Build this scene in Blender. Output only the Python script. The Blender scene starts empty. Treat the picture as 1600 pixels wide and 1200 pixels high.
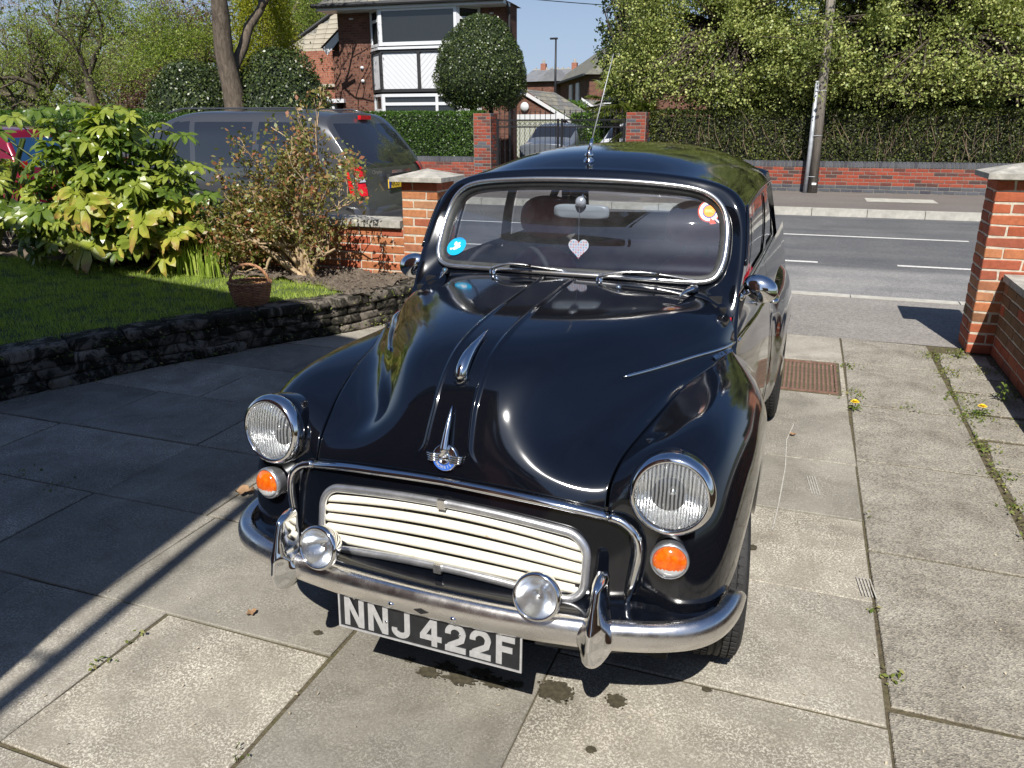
import bpy, bmesh, math, random
import numpy as np
from mathutils import Vector, Matrix, noise as mnoise

R = math.radians
rng = np.random.RandomState(7)
random.seed(7)
scene = bpy.context.scene
COL = scene.collection

# ------------------------------------------------------------------ camera
EYE = 1.559
cam_d = bpy.data.cameras.new('camera')
cam = bpy.data.objects.new('camera', cam_d)
COL.objects.link(cam)
cam_d.sensor_width = 36.0
cam_d.lens = 1209.02 / 1600 * 36
cam_d.clip_start = 0.05
cam_d.clip_end = 2000
cam.location = (0, 0, EYE)
cam.matrix_world = (Matrix.Translation((0, 0, EYE)) @ Matrix.Rotation(R(20.3), 4, 'Z') @
                    Matrix.Rotation(R(90 - 18.626), 4, 'X') @ Matrix.Rotation(R(-0.176), 4, 'Z'))
scene.camera = cam

# ------------------------------------------------------------------ light
SUN_DIR = Vector((0.19, -0.88, 1.0)).normalized()       # towards the sun
el = math.asin(SUN_DIR.z)
world = bpy.data.worlds.new('World')
scene.world = world
world.use_nodes = True
wn = world.node_tree
bg = wn.nodes['Background']
sky = wn.nodes.new('ShaderNodeTexSky')
sky.sky_type = 'NISHITA'
sky.sun_disc = False
sky.sun_elevation = el
sky.sun_rotation = math.atan2(SUN_DIR.x, SUN_DIR.y)
sky.altitude = 50
sky.air_density = 1.0
sky.dust_density = 1.5
sky.ozone_density = 1.6
# thin high cloud veils over the blue
tc = wn.nodes.new('ShaderNodeTexCoord')
mp = wn.nodes.new('ShaderNodeMapping')
mp.inputs['Scale'].default_value = (1.0, 1.0, 4.0)
nz = wn.nodes.new('ShaderNodeTexNoise')
nz.inputs['Scale'].default_value = 2.2
nz.inputs['Detail'].default_value = 7
nz.inputs['Roughness'].default_value = 0.62
cr = wn.nodes.new('ShaderNodeValToRGB')
cr.color_ramp.elements[0].position = 0.42
cr.color_ramp.elements[1].position = 0.75
cr.color_ramp.elements[1].color = (0.07, 0.07, 0.07, 1)
mx = wn.nodes.new('ShaderNodeMixRGB')
mx.inputs[2].default_value = (8.2, 8.9, 10.0, 1)
wn.links.new(tc.outputs['Generated'], mp.inputs[0])
wn.links.new(mp.outputs[0], nz.inputs[0])
wn.links.new(nz.outputs[0], cr.inputs[0])
wn.links.new(cr.outputs[0], mx.inputs[0])
wn.links.new(sky.outputs[0], mx.inputs[1])
# pale blue haze towards the horizon, all the way round
sp_ = wn.nodes.new('ShaderNodeSeparateXYZ')
wn.links.new(tc.outputs['Generated'], sp_.inputs[0])
hr = wn.nodes.new('ShaderNodeValToRGB')
hr.color_ramp.interpolation = 'EASE'
hr.color_ramp.elements[0].position = 0.0
hr.color_ramp.elements[0].color = (0.92, 0.92, 0.92, 1)
hr.color_ramp.elements[1].position = 0.33
hr.color_ramp.elements[1].color = (0, 0, 0, 1)
wn.links.new(sp_.outputs[2], hr.inputs[0])
hz = wn.nodes.new('ShaderNodeMixRGB')
hz.inputs[2].default_value = (9.2, 9.3, 9.35, 1)
wn.links.new(hr.outputs[0], hz.inputs[0])
wn.links.new(mx.outputs[0], hz.inputs[1])
bl = wn.nodes.new('ShaderNodeMixRGB'); bl.blend_type = 'MULTIPLY'; bl.inputs[0].default_value = 1.0
bl.inputs[2].default_value = (0.77, 0.96, 1.25, 1)
wn.links.new(hz.outputs[0], bl.inputs[1])
wn.links.new(bl.outputs[0], bg.inputs[0])
bg.inputs[1].default_value = 0.050

sun_d = bpy.data.lights.new('sun', 'SUN')
sun_d.energy = 5.0
sun_d.angle = R(0.32)
sun_d.color = (1.0, 0.955, 0.89)
sun = bpy.data.objects.new('sun', sun_d)
sun.rotation_euler = SUN_DIR.to_track_quat('Z', 'Y').to_euler()
sun.location = (0, -10, 20)
COL.objects.link(sun)

scene.view_settings.view_transform = 'Standard'
scene.view_settings.look = 'None'
scene.view_settings.exposure = 0.48
scene.view_settings.gamma = 1.0
scene.view_settings.use_curve_mapping = False
scene.cycles.max_bounces = 7
scene.cycles.transparent_max_bounces = 12
scene.cycles.caustics_reflective = False
scene.cycles.caustics_refractive = False
scene.cycles.sample_clamp_indirect = 6.0


# ------------------------------------------------------------------ materials
class NT:
    """small node-tree builder"""
    def __init__(s, name):
        s.m = bpy.data.materials.new(name)
        s.m.use_nodes = True
        s.t = s.m.node_tree
        s.b = s.t.nodes['Principled BSDF']
        s.out = s.t.nodes['Material Output']

    def n(s, kind, **kw):
        o = s.t.nodes.new('ShaderNode' + kind)
        for k, v in kw.items():
            setattr(o, k, v)
        return o

    def l(s, a, b):
        s.t.links.new(a, b)

    def coord(s, which='Object'):
        return s.n('TexCoord').outputs[which]

    def noise(s, scale, detail=4, rough=0.6, vec=None, dist=0.0):
        o = s.n('TexNoise')
        o.inputs['Scale'].default_value = scale
        o.inputs['Detail'].default_value = detail
        o.inputs['Roughness'].default_value = rough
        o.inputs['Distortion'].default_value = dist
        if vec is not None:
            s.l(vec, o.inputs['Vector'])
        return o.outputs['Fac']

    def ramp(s, fac, stops):
        o = s.n('ValToRGB')
        e = o.color_ramp.elements
        while len(e) < len(stops):
            e.new(0.5)
        for i, (p, c) in enumerate(stops):
            e[i].position = p
            e[i].color = (c[0], c[1], c[2], 1) if not isinstance(c, (int, float)) else (c, c, c, 1)
        s.l(fac, o.inputs[0])
        return o.outputs['Color']

    def mix(s, fac, a, b, mode='MIX'):
        o = s.n('MixRGB', blend_type=mode)
        for i, v in ((0, fac), (1, a), (2, b)):
            if isinstance(v, (int, float)):
                o.inputs[i].default_value = v if i == 0 else (v, v, v, 1)
            elif isinstance(v, tuple):
                o.inputs[i].default_value = (v[0], v[1], v[2], 1)
            else:
                s.l(v, o.inputs[i])
        return o.outputs[0]

    def math(s, op, a, b=None):
        o = s.n('Math', operation=op)
        for i, v in ((0, a), (1, b)):
            if v is None:
                continue
            if isinstance(v, (int, float)):
                o.inputs[i].default_value = v
            else:
                s.l(v, o.inputs[i])
        return o.outputs[0]

    def bump(s, h, strength=0.4, dist=0.01):
        o = s.n('Bump')
        o.inputs['Strength'].default_value = strength
        o.inputs['Distance'].default_value = dist
        s.l(h, o.inputs['Height'])
        s.l(o.outputs[0], s.b.inputs['Normal'])

    def set(s, **kw):
        names = dict(color='Base Color', rough='Roughness', metal='Metallic', ior='IOR', coat='Coat Weight',
                     coatr='Coat Roughness', trans='Transmission Weight', spec='Specular IOR Level', alpha='Alpha')
        for k, v in kw.items():
            i = s.b.inputs[names[k]]
            if isinstance(v, tuple):
                i.default_value = (v[0], v[1], v[2], 1)
            elif isinstance(v, (int, float)):
                i.default_value = v
            else:
                s.l(v, i)
        return s


def simple(name, color, rough=0.5, metal=0.0, var=0.0, scale=20, bump=0.0, **kw):
    m = NT(name)
    m.set(color=color, rough=rough, metal=metal, **kw)
    if var or bump:
        f = m.noise(scale, 5, 0.6, m.coord())
        if var:
            dark = tuple(c * (1 - var) for c in color)
            light = tuple(min(1, c * (1 + var)) for c in color)
            m.set(color=m.ramp(f, [(0.3, dark), (0.7, light)]))
        if bump:
            m.bump(f, bump, 0.005)
    return m.m


M = {}

def make_materials():
    # ---- black cellulose paint: deep, clean gloss with faint polishing haze and dust
    m = NT('black_paint')
    c = m.coord()
    f = m.noise(3.0, 4, 0.6, c)
    m.set(color=(0.0035, 0.0040, 0.0055), rough=m.ramp(f, [(0.35, 0.055), (0.7, 0.13)]), spec=0.62, coat=0.6,
          coatr=m.ramp(m.noise(1.7, 4, 0.6, c, 0.5), [(0.35, 0.03), (0.7, 0.085)]))
    dust = m.noise(420, 2, 0.5, c)
    m.set(color=m.mix(m.ramp(dust, [(0.70, 0.0), (0.80, 0.5)]), (0.0025, 0.0034, 0.0060), (0.035, 0.036, 0.04)))
    rp = m.noise(2.2, 2, 0.5, c)
    m.bump(rp, 0.10, 0.02)
    M['paint'] = m.m
    m = NT('chrome')
    f = m.noise(9, 5, 0.65, m.coord())
    m.set(color=(0.80, 0.80, 0.80), metal=1.0, rough=m.ramp(f, [(0.3, 0.03), (0.75, 0.12)]))
    M['chrome'] = m.m
    M['satin'] = simple('satin_chrome', (0.78, 0.77, 0.75), 0.27, 0.95, 0.08, 40)
    m = NT('worn_chrome')
    c = m.coord()
    f = m.noise(14, 6, 0.7, c)
    m.set(color=m.ramp(f, [(0.3, (0.84, 0.83, 0.82)), (0.62, (0.74, 0.72, 0.70)), (0.8, (0.48, 0.44, 0.39))]), metal=1.0,
          rough=m.ramp(f, [(0.3, 0.17), (0.75, 0.36)]))
    m.bump(m.noise(60, 3, 0.6, c), 0.05, 0.002)
    M['worn_chrome'] = m.m
    M['dull_alloy'] = simple('dull_alloy', (0.62, 0.63, 0.65), 0.34, 0.9, 0.2, 30, 0.08)
    m = NT('cream_enamel')
    c = m.coord()
    f = m.noise(26, 5, 0.75, c)
    m.set(color=m.ramp(f, [(0.25, (0.80, 0.76, 0.64)), (0.60, (0.84, 0.80, 0.68)), (0.70, (0.66, 0.48, 0.28)), (0.78, (0.40, 0.18, 0.06))]), rough=0.35)
    M['cream'] = m.m
    M['rubber'] = simple('rubber', (0.018, 0.018, 0.018), 0.75, 0, 0.4, 60, 0.1)
    M['grey_rubber'] = simple('grey_rubber', (0.040, 0.042, 0.042), 0.6, 0, 0.3, 40, 0.05)
    M['black'] = simple('dark_void', (0.006, 0.006, 0.006), 0.8)
    M['red_vinyl'] = simple('red_vinyl', (0.46, 0.020, 0.038), 0.42, 0, 0.25, 8, 0.1)
    M['dark_trim'] = simple('dark_trim', (0.012, 0.012, 0.014), 0.55)
    M['headlining'] = simple('headlining', (0.16, 0.155, 0.15), 0.9)
    M['white_paint'] = simple('white_paint', (0.78, 0.78, 0.77), 0.4, 0, 0.04, 5)
    M['plate_black'] = simple('plate_black', (0.012, 0.013, 0.015), 0.45, 0, 0.4, 30)
    M['plate_silver'] = simple('plate_silver', (0.46, 0.46, 0.46), 0.42, 0.35, 0.12, 60)
    # glass of the windscreen: thin pane, grey dust film
    def pane(name, tint, film=0.0, rough=0.0):
        m = NT(name)
        t = m.n('BsdfTransparent'); t.inputs[0].default_value = (*tint, 1)
        g = m.n('BsdfGlossy'); g.inputs['Roughness'].default_value = rough
        g.inputs[0].default_value = (0.95, 0.97, 1.0, 1)
        fr = m.n('LayerWeight'); fr.inputs[0].default_value = 0.5
        fac = m.math('ADD', m.math('MULTIPLY', m.math('POWER', fr.outputs['Facing'], 4.0), 0.85), 0.13)
        mi = m.n('MixShader'); m.l(fac, mi.inputs[0]); m.l(t.outputs[0], mi.inputs[1]); m.l(g.outputs[0], mi.inputs[2])
        last = mi.outputs[0]
        if film:
            d = m.n('BsdfDiffuse'); d.inputs[0].default_value = (0.55, 0.56, 0.58, 1)
            f = m.noise(7, 6, 0.7, m.coord())
            m2 = m.n('MixShader')
            m.l(m.ramp(f, [(0.40, film * 0.3), (0.75, film)]), m2.inputs[0])
            m.l(last, m2.inputs[1]); m.l(d.outputs[0], m2.inputs[2]); last = m2.outputs[0]
        m.l(last, m.out.inputs[0])
        return m.m
    M['glass'] = pane('windscreen_glass', (0.84, 0.87, 0.93), 0.045, 0.01)
    M['side_glass'] = pane('side_glass', (0.86, 0.89, 0.89), 0.02)
    M['clear_glass'] = pane('clear_glass', (0.95, 0.96, 0.96), 0.20)
    M['dark_glass'] = simple('dark_window_glass', (0.018, 0.02, 0.024), 0.03, 0, spec=0.9, coat=0.5, coatr=0.01)
    m = NT('house_window_glass'); m.set(color=(0.02, 0.022, 0.022), rough=0.02, spec=0.8); M['window_glass'] = m.m
    # headlamp lens: fluted glass, brilliant
    m = NT('lamp_lens')
    c = m.coord()
    w = m.n('TexWave', bands_direction='X'); w.inputs['Scale'].default_value = 32; w.inputs['Distortion'].default_value = 1.2
    m.l(c, w.inputs[0])
    g = m.n('BsdfGlossy'); g.inputs['Roughness'].default_value = 0.04
    bp = m.n('Bump'); bp.inputs['Strength'].default_value = 0.8; bp.inputs['Distance'].default_value = 0.006
    m.l(w.outputs['Fac'], bp.inputs['Height']); m.l(bp.outputs[0], g.inputs['Normal'])
    tr = m.n('BsdfTransparent'); tr.inputs[0].default_value = (0.97, 0.98, 0.97, 1)
    lw = m.n('LayerWeight'); m.l(bp.outputs[0], lw.inputs['Normal'])
    mi = m.n('MixShader'); m.l(m.math('ADD', m.math('MULTIPLY', m.math('POWER', lw.outputs['Facing'], 3.0), 0.7), 0.10), mi.inputs[0])
    m.l(tr.outputs[0], mi.inputs[1]); m.l(g.outputs[0], mi.inputs[2]); m.l(mi.outputs[0], m.out.inputs[0])
    df = m.n('BsdfDiffuse'); df.inputs[0].default_value = (0.8, 0.82, 0.82, 1)
    m3 = m.n('MixShader'); m.l(m.ramp(w.outputs['Fac'], [(0.2, 0.03), (0.8, 0.20)]), m3.inputs[0]); m.l(mi.outputs[0], m3.inputs[1]); m.l(df.outputs[0], m3.inputs[2]); m.l(m3.outputs[0], m.out.inputs[0])
    M['lens'] = m.m
    m = NT('reflector')
    c = m.coord()
    w = m.n('TexWave', bands_direction='X'); w.inputs['Scale'].default_value = 42; w.inputs['Distortion'].default_value = 1.5
    m.l(c, w.inputs[0])
    f = m.noise(38, 3, 0.6, c)
    m.set(color=(0.92, 0.93, 0.94), metal=1.0, rough=0.25)
    m.bump(m.mix(0.45, w.outputs['Fac'], f), 0.75, 0.012)
    M['reflector'] = m.m
    M['reflector_plain'] = simple('plain_reflector', (0.93, 0.94, 0.95), 0.17, 1.0, 0, 60, 0.12)
    m = NT('amber_lens')
    f = m.noise(60, 3, 0.6, m.coord())
    m.set(color=m.ramp(f, [(0.35, (0.62, 0.085, 0.003)), (0.7, (0.85, 0.18, 0.009))]), rough=0.12, trans=0.15, spec=0.7)
    M['amber'] = m.m
    M['red_lens'] = simple('red_lens', (0.55, 0.008, 0.012), 0.12, 0, 0.2, 30, spec=0.8)
    M['clear_lens'] = simple('clear_lens', (0.62, 0.64, 0.65), 0.12, 0.3)
    # ---- paving: concrete slabs, pale flecked aggregate
    m = NT('paving_concrete')
    c = m.coord()
    oi = m.n('ObjectInfo').outputs['Random']
    off = m.n('VectorMath', operation='ADD')
    sc = m.n('VectorMath', operation='SCALE'); sc.inputs['Scale'].default_value = 37.0
    cb = m.n('CombineXYZ'); m.l(oi, cb.inputs[0]); m.l(oi, cb.inputs[1])
    m.l(cb.outputs[0], sc.inputs[0]); m.l(c, off.inputs[0]); m.l(sc.outputs[0], off.inputs[1])
    v = off.outputs[0]
    big = m.noise(2.6, 6, 0.7, v, 0.6)
    mid = m.noise(24, 6, 0.75, v, 1.0)
    fine = m.noise(150, 3, 0.7, v, 0.8)
    base = m.ramp(big, [(0.30, (0.185, 0.168, 0.140)), (0.5, (0.262, 0.243, 0.207)), (0.72, (0.325, 0.305, 0.262))])
    base = m.mix(0.5, base, m.ramp(mid, [(0.3, (0.80, 0.79, 0.77)), (0.7, (1.08, 1.08, 1.07))]), 'MULTIPLY')
    fl = m.ramp(fine, [(0.51, 0.0), (0.56, 1.0)])
    amt = m.math('MULTIPLY', m.math('MULTIPLY', fl, m.ramp(oi, [(0.0, 0.35), (0.45, 0.65), (1.0, 1.0)])), m.ramp(m.noise(5.5, 4, 0.7, v), [(0.35, 0.18), (0.65, 0.85)]))
    base = m.mix(amt, base, (0.70, 0.68, 0.60))
    pit = m.ramp(m.noise(150, 3, 0.6, v), [(0.28, 1.0), (0.40, 0.0)])
    base = m.mix(m.math('MULTIPLY', pit, 0.55), base, (0.085, 0.08, 0.07))
    blot = m.ramp(m.noise(6, 5, 0.7, v, 1.5), [(0.62, 0.0), (0.75, 1.0)])
    base = m.mix(m.math('MULTIPLY', blot, 0.38), base, (0.15, 0.135, 0.10))
    tyre = m.ramp(m.noise(1.3, 4, 0.6, m.n('NewGeometry').outputs['Position'], 1.0), [(0.35, (0.80, 0.80, 0.79)), (0.62, (1.08, 1.07, 1.05))])
    base = m.mix(1.0, base, tyre, 'MULTIPLY')
    hv = m.ramp(oi, [(0.0, (0.88, 0.89, 0.89)), (0.5, (1.0, 0.99, 0.98)), (1.0, (1.10, 1.07, 1.03))])
    base = m.mix(1.0, base, hv, 'MULTIPLY')
    m.set(color=base, rough=0.9, spec=0.3)
    m.bump(m.mix(0.6, fine, mid), 0.55, 0.006)
    M['slab'] = m.m
    # coarser exposed aggregate slabs along the right
    m = NT('paving_aggregate')
    v = m.coord()
    vo = m.n('TexVoronoi'); vo.inputs['Scale'].default_value = 165; m.l(v, vo.inputs['Vector'])
    big = m.noise(3.2, 6, 0.72, v, 0.5)
    base = m.ramp(big, [(0.3, (0.165, 0.148, 0.120)), (0.5, (0.275, 0.255, 0.215)), (0.75, (0.365, 0.345, 0.295))])
    bw = m.n('RGBToBW'); m.l(vo.outputs['Color'], bw.inputs[0])
    base = m.mix(0.9, base, m.ramp(bw.outputs[0], [(0.15, (0.58, 0.57, 0.56)), (0.45, (0.95, 0.95, 0.94)), (0.8, (1.32, 1.30, 1.25))]), 'MULTIPLY')
    moss = m.ramp(m.noise(4, 5, 0.7, v, 1.0), [(0.60, 0.0), (0.72, 0.45)])
    base = m.mix(moss, base, (0.20, 0.19, 0.12))
    m.set(color=base, rough=0.93, spec=0.25)
    m.bump(vo.outputs['Distance'], 0.6, 0.006)
    M['slab2'] = m.m
    # joints: mossy sandy dirt
    m = NT('joint_dirt')
    f = m.noise(14, 6, 0.75, m.coord(), 0.5)
    g = m.noise(90, 4, 0.7, m.coord())
    base = m.ramp(f, [(0.35, (0.085, 0.07, 0.05)), (0.50, (0.13, 0.11, 0.07)), (0.66, (0.10, 0.095, 0.045)), (0.85, (0.06, 0.075, 0.02))])
    m.set(color=m.mix(0.6, base, m.ramp(g, [(0.3, 0.5), (0.7, 1.3)]), 'MULTIPLY'), rough=1.0, spec=0.1)
    m.bump(g, 0.8, 0.01)
    M['dirt'] = m.m
    m = NT('garden_soil')
    f = m.noise(20, 8, 0.8, m.coord(), 0.3)
    m.set(color=m.ramp(f, [(0.3, (0.08, 0.062, 0.048)), (0.55, (0.19, 0.155, 0.12)), (0.75, (0.33, 0.28, 0.23))]), rough=1.0, spec=0.1)
    m.bump(f, 1.0, 0.03)
    M['soil'] = m.m
    M['turf'] = simple('turf_ground', (0.06, 0.085, 0.02), 1.0, 0, 0.4, 9, 0.5)
    def asphalt(name, a, b, flecks, near=False):
        m = NT(name)
        c = m.coord('Object')
        big = m.noise(0.9, 6, 0.65, c, 0.4)
        fine = m.noise(70, 4, 0.8, c)
        st = m.n('Mapping'); st.inputs['Scale'].default_value = (0.12, 1.6, 1); m.l(c, st.inputs[0])
        strk = m.noise(1.0, 4, 0.6, st.outputs[0])
        base = m.ramp(m.mix(0.5, big, strk), [(0.35, a), (0.68, b)])
        base = m.mix(1.0, base, m.ramp(m.noise(24, 3, 0.7, c), [(0.35, 0.86), (0.65, 1.14)]), 'MULTIPLY')
        base = m.mix(1.0, base, m.ramp(fine, [(0.32, 0.55), (0.55, 1.0), (0.72, flecks)]), 'MULTIPLY')
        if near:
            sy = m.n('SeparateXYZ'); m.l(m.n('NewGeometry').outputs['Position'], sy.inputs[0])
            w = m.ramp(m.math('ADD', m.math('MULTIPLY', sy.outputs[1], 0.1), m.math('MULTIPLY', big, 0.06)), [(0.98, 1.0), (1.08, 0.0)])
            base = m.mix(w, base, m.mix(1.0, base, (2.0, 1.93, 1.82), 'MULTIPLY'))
        m.set(color=base, rough=0.92, spec=0.3)
        m.bump(fine, 0.5, 0.008)
        return m.m
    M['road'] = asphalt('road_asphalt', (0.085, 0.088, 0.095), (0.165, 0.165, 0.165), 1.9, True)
    M['footway'] = asphalt('footway_asphalt', (0.215, 0.20, 0.18), (0.31, 0.29, 0.265), 1.35)
    M['footway2'] = asphalt('far_footway_asphalt', (0.15, 0.13, 0.12), (0.20, 0.18, 0.165), 1.4)
    M['kerb'] = simple('kerb_concrete', (0.40, 0.385, 0.34), 0.9, 0, 0.2, 8, 0.3)
    m = NT('road_paint')
    f = m.noise(40, 5, 0.8, m.coord())
    m.set(color=m.ramp(f, [(0.36, (0.24, 0.235, 0.225)), (0.48, (0.62, 0.61, 0.58)), (0.7, (0.70, 0.69, 0.66))]), rough=0.8)
    M['road_paint'] = m.m
    M['coping'] = simple('coping_concrete', (0.34, 0.325, 0.285), 0.95, 0, 0.35, 14, 0.6)
    # bricks: colour per brick from its random id
    def brick(name, stops, soot=0.35):
        m = NT(name)
        oi = m.n('ObjectInfo').outputs['Random']
        geo = m.n('NewGeometry').outputs['Random Per Island']
        r = m.math('FRACT', m.math('ADD', oi, geo))
        c = m.coord()
        cc = m.ramp(r, stops)
        f = m.noise(26, 6, 0.75, m.n('NewGeometry').outputs['Position'])
        cc = m.mix(0.8, cc, m.ramp(f, [(0.3, (0.62, 0.62, 0.62)), (0.6, (1.05, 1.05, 1.05)), (0.78, (1.25, 1.2, 1.15))]), 'MULTIPLY')
        g = m.noise(7, 5, 0.7, m.n('NewGeometry').outputs['Position'])
        cc = m.mix(m.math('MULTIPLY', m.ramp(g, [(0.5, 0.0), (0.75, 1.0)]), soot), cc, (0.07, 0.055, 0.045))
        m.set(color=cc, rough=0.88, spec=0.3)
        m.bump(m.noise(120, 4, 0.7, c), 0.5, 0.004)
        return m.m
    M['brick_orange'] = brick('orange_brick', [(0.0, (0.37, 0.135, 0.055)), (0.35, (0.45, 0.19, 0.085)), (0.6, (0.47, 0.155, 0.07)), (0.8, (0.40, 0.21, 0.11)), (1.0, (0.34, 0.10, 0.05))], 0.15)
    M['brick_red'] = brick('red_brick', [(0.0, (0.36, 0.085, 0.04)), (0.4, (0.43, 0.13, 0.06)), (0.7, (0.40, 0.105, 0.055)), (1.0, (0.30, 0.09, 0.05))], 0.12)
    M['brick_brown'] = brick('brown_brick', [(0.0, (0.15, 0.085, 0.045)), (0.4, (0.22, 0.125, 0.06)), (0.7, (0.26, 0.11, 0.06)), (1.0, (0.17, 0.12, 0.06))], 0.4)
    M['brick_far'] = brick('mottled_red_brick', [(0.0, (0.32, 0.066, 0.036)), (0.40, (0.26, 0.056, 0.034)), (0.58, (0.125, 0.045, 0.036)), (0.76, (0.08, 0.05, 0.046)), (0.9, (0.32, 0.08, 0.045)), (1.0, (0.28, 0.062, 0.038))], 0.2)
    M['brick_blue'] = brick('blue_engineering_brick', [(0.0, (0.075, 0.08, 0.09)), (0.5, (0.11, 0.115, 0.13)), (1.0, (0.06, 0.06, 0.075))], 0.2)
    M['brick_dark'] = brick('sooty_brick', [(0.0, (0.045, 0.04, 0.036)), (0.5, (0.08, 0.065, 0.055)), (1.0, (0.06, 0.04, 0.03))], 0.4)
    M['mortar'] = simple('mortar', (0.50, 0.45, 0.36), 0.98, 0, 0.25, 30, 0.4)
    M['mortar_grey'] = simple('mortar_grey', (0.185, 0.165, 0.14), 0.98, 0, 0.25, 30, 0.3)
    M['mortar_dark'] = simple('mortar_dark', (0.10, 0.085, 0.07), 0.98, 0, 0.3, 30, 0.3)
    # house brickwork as a texture (too far to tell the bricks apart)
    def wallbrick(name, a, b, mo, scale=1.0, axis='Z'):
        m = NT(name)
        c = m.n('NewGeometry').outputs['Position']
        sep = m.n('SeparateXYZ'); m.l(c, sep.inputs[0])
        cb = m.n('CombineXYZ'); m.l(m.math('ADD', sep.outputs[0], sep.outputs[1]), cb.inputs[0]); m.l(sep.outputs[2], cb.inputs[1])
        t = m.n('TexBrick'); m.l(cb.outputs[0], t.inputs['Vector'])
        t.inputs['Color1'].default_value = (*a, 1); t.inputs['Color2'].default_value = (*b, 1); t.inputs['Mortar'].default_value = (*mo, 1)
        t.inputs['Scale'].default_value = scale; t.inputs['Brick Width'].default_value = 0.225; t.inputs['Row Height'].default_value = 0.075
        t.inputs['Mortar Size'].default_value = 0.008; t.inputs['Bias'].default_value = -0.1
        f = m.noise(1.3, 5, 0.7, c)
        cc = m.mix(0.7, t.outputs['Color'], m.ramp(f, [(0.3, 0.6), (0.7, 1.25)]), 'MULTIPLY')
        m.set(color=cc, rough=0.9, spec=0.25)
        m.bump(t.outputs['Fac'], -0.3, 0.01)
        return m.m
    M['house_brick'] = wallbrick('house_brickwork', (0.19, 0.085, 0.055), (0.11, 0.045, 0.033), (0.14, 0.10, 0.08))
    M['house_brick2'] = wallbrick('orange_brickwork', (0.36, 0.13, 0.08), (0.27, 0.085, 0.05), (0.28, 0.2, 0.15))
    m = NT('slate_roof')
    c = m.n('NewGeometry').outputs['Position']
    sep = m.n('SeparateXYZ'); m.l(c, sep.inputs[0])
    cb = m.n('CombineXYZ'); m.l(m.math('ADD', sep.outputs[0], m.math('MULTIPLY', sep.outputs[1], 0.6)), cb.inputs[0]); m.l(sep.outputs[2], cb.inputs[1])
    t = m.n('TexBrick'); m.l(cb.outputs[0], t.inputs['Vector'])
    t.inputs['Color1'].default_value = (0.24, 0.22, 0.165, 1); t.inputs['Color2'].default_value = (0.14, 0.14, 0.135, 1)
    t.inputs['Mortar'].default_value = (0.07, 0.065, 0.055, 1); t.inputs['Scale'].default_value = 1
    t.inputs['Brick Width'].default_value = 0.42; t.inputs['Row Height'].default_value = 0.17; t.inputs['Mortar Size'].default_value = 0.012
    m.set(color=m.mix(0.6, t.outputs['Color'], m.ramp(m.noise(3, 5, 0.7, c), [(0.3, 0.7), (0.7, 1.35)]), 'MULTIPLY'), rough=0.8)
    M['slate'] = m.m
    M['pale_slate'] = simple('pale_stone_slate', (0.30, 0.27, 0.21), 0.9, 0, 0.3, 1.7, 0.3)
    M['upvc'] = simple('white_upvc', (0.62, 0.63, 0.65), 0.35)
    M['black_timber'] = simple('black_timber', (0.02, 0.02, 0.022), 0.6)
    M['iron'] = simple('black_iron', (0.015, 0.015, 0.017), 0.5, 0.3)
    m = NT('bark')
    mp_ = m.n('Mapping'); mp_.inputs['Scale'].default_value = (9, 9, 2.2); m.l(m.n('NewGeometry').outputs['Position'], mp_.inputs[0])
    f = m.noise(1.6, 7, 0.75, mp_.outputs[0], 0.6)
    m.set(color=m.ramp(f, [(0.3, (0.045, 0.035, 0.026)), (0.55, (0.13, 0.105, 0.08)), (0.75, (0.22, 0.185, 0.145))]), rough=0.95, spec=0.15)
    m.bump(f, 0.9, 0.03)
    M['bark'] = m.m
    M['bark_dark'] = simple('dark_bark', (0.06, 0.045, 0.034), 0.95, 0, 0.5, 12, 0.5)
    M['far_slate'] = simple('dark_roof_slate', (0.135, 0.13, 0.105), 0.85, 0, 0.4, 3)
    M['twig'] = simple('twig', (0.17, 0.12, 0.08), 0.9, 0, 0.4, 20)
    m = NT('weathered_pole_timber')
    mp_ = m.n('Mapping'); mp_.inputs['Scale'].default_value = (14, 14, 0.9); m.l(m.coord(), mp_.inputs[0])
    f = m.noise(2.2, 6, 0.7, mp_.outputs[0])
    m.set(color=m.ramp(f, [(0.3, (0.12, 0.105, 0.088)), (0.55, (0.25, 0.22, 0.18)), (0.75, (0.38, 0.34, 0.28))]), rough=0.9)
    m.bump(f, 0.6, 0.02)
    M['pole'] = m.m
    M['galv'] = simple('galvanised_steel', (0.42, 0.44, 0.46), 0.5, 0.35, 0.2, 12)
    m = NT('mossy_stone')
    g = m.n('NewGeometry').outputs['Position']
    f = m.noise(9, 7, 0.75, g, 0.4); k = m.noise(5.5, 6, 0.8, g, 0.8)
    oi = m.n('ObjectInfo').outputs['Random']
    base = m.ramp(f, [(0.3, (0.10, 0.085, 0.07)), (0.6, (0.24, 0.21, 0.17)), (0.78, (0.34, 0.31, 0.26))])
    base = m.mix(1.0, base, m.ramp(oi, [(0, 0.65), (1, 1.15)]), 'MULTIPLY')
    base = m.mix(m.ramp(k, [(0.44, 0.0), (0.52, 0.95)]), base, (0.016, 0.016, 0.011))
    m.set(color=base, rough=0.95, spec=0.2)
    m.bump(f, 0.9, 0.02)
    M['stone'] = m.m
    m = NT('wicker')
    f = m.noise(25, 5, 0.7, m.coord())
    m.set(color=m.ramp(f, [(0.3, (0.20, 0.085, 0.04)), (0.6, (0.42, 0.21, 0.10)), (0.8, (0.60, 0.38, 0.22))]), rough=0.55)
    M['wicker'] = m.m
    M['rust'] = simple('rusty_iron', (0.20, 0.115, 0.085), 0.9, 0.2, 0.35, 25, 0.5)
    M['grate_dark'] = simple('grate_slot_dirt', (0.06, 0.045, 0.035), 1.0)
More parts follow.
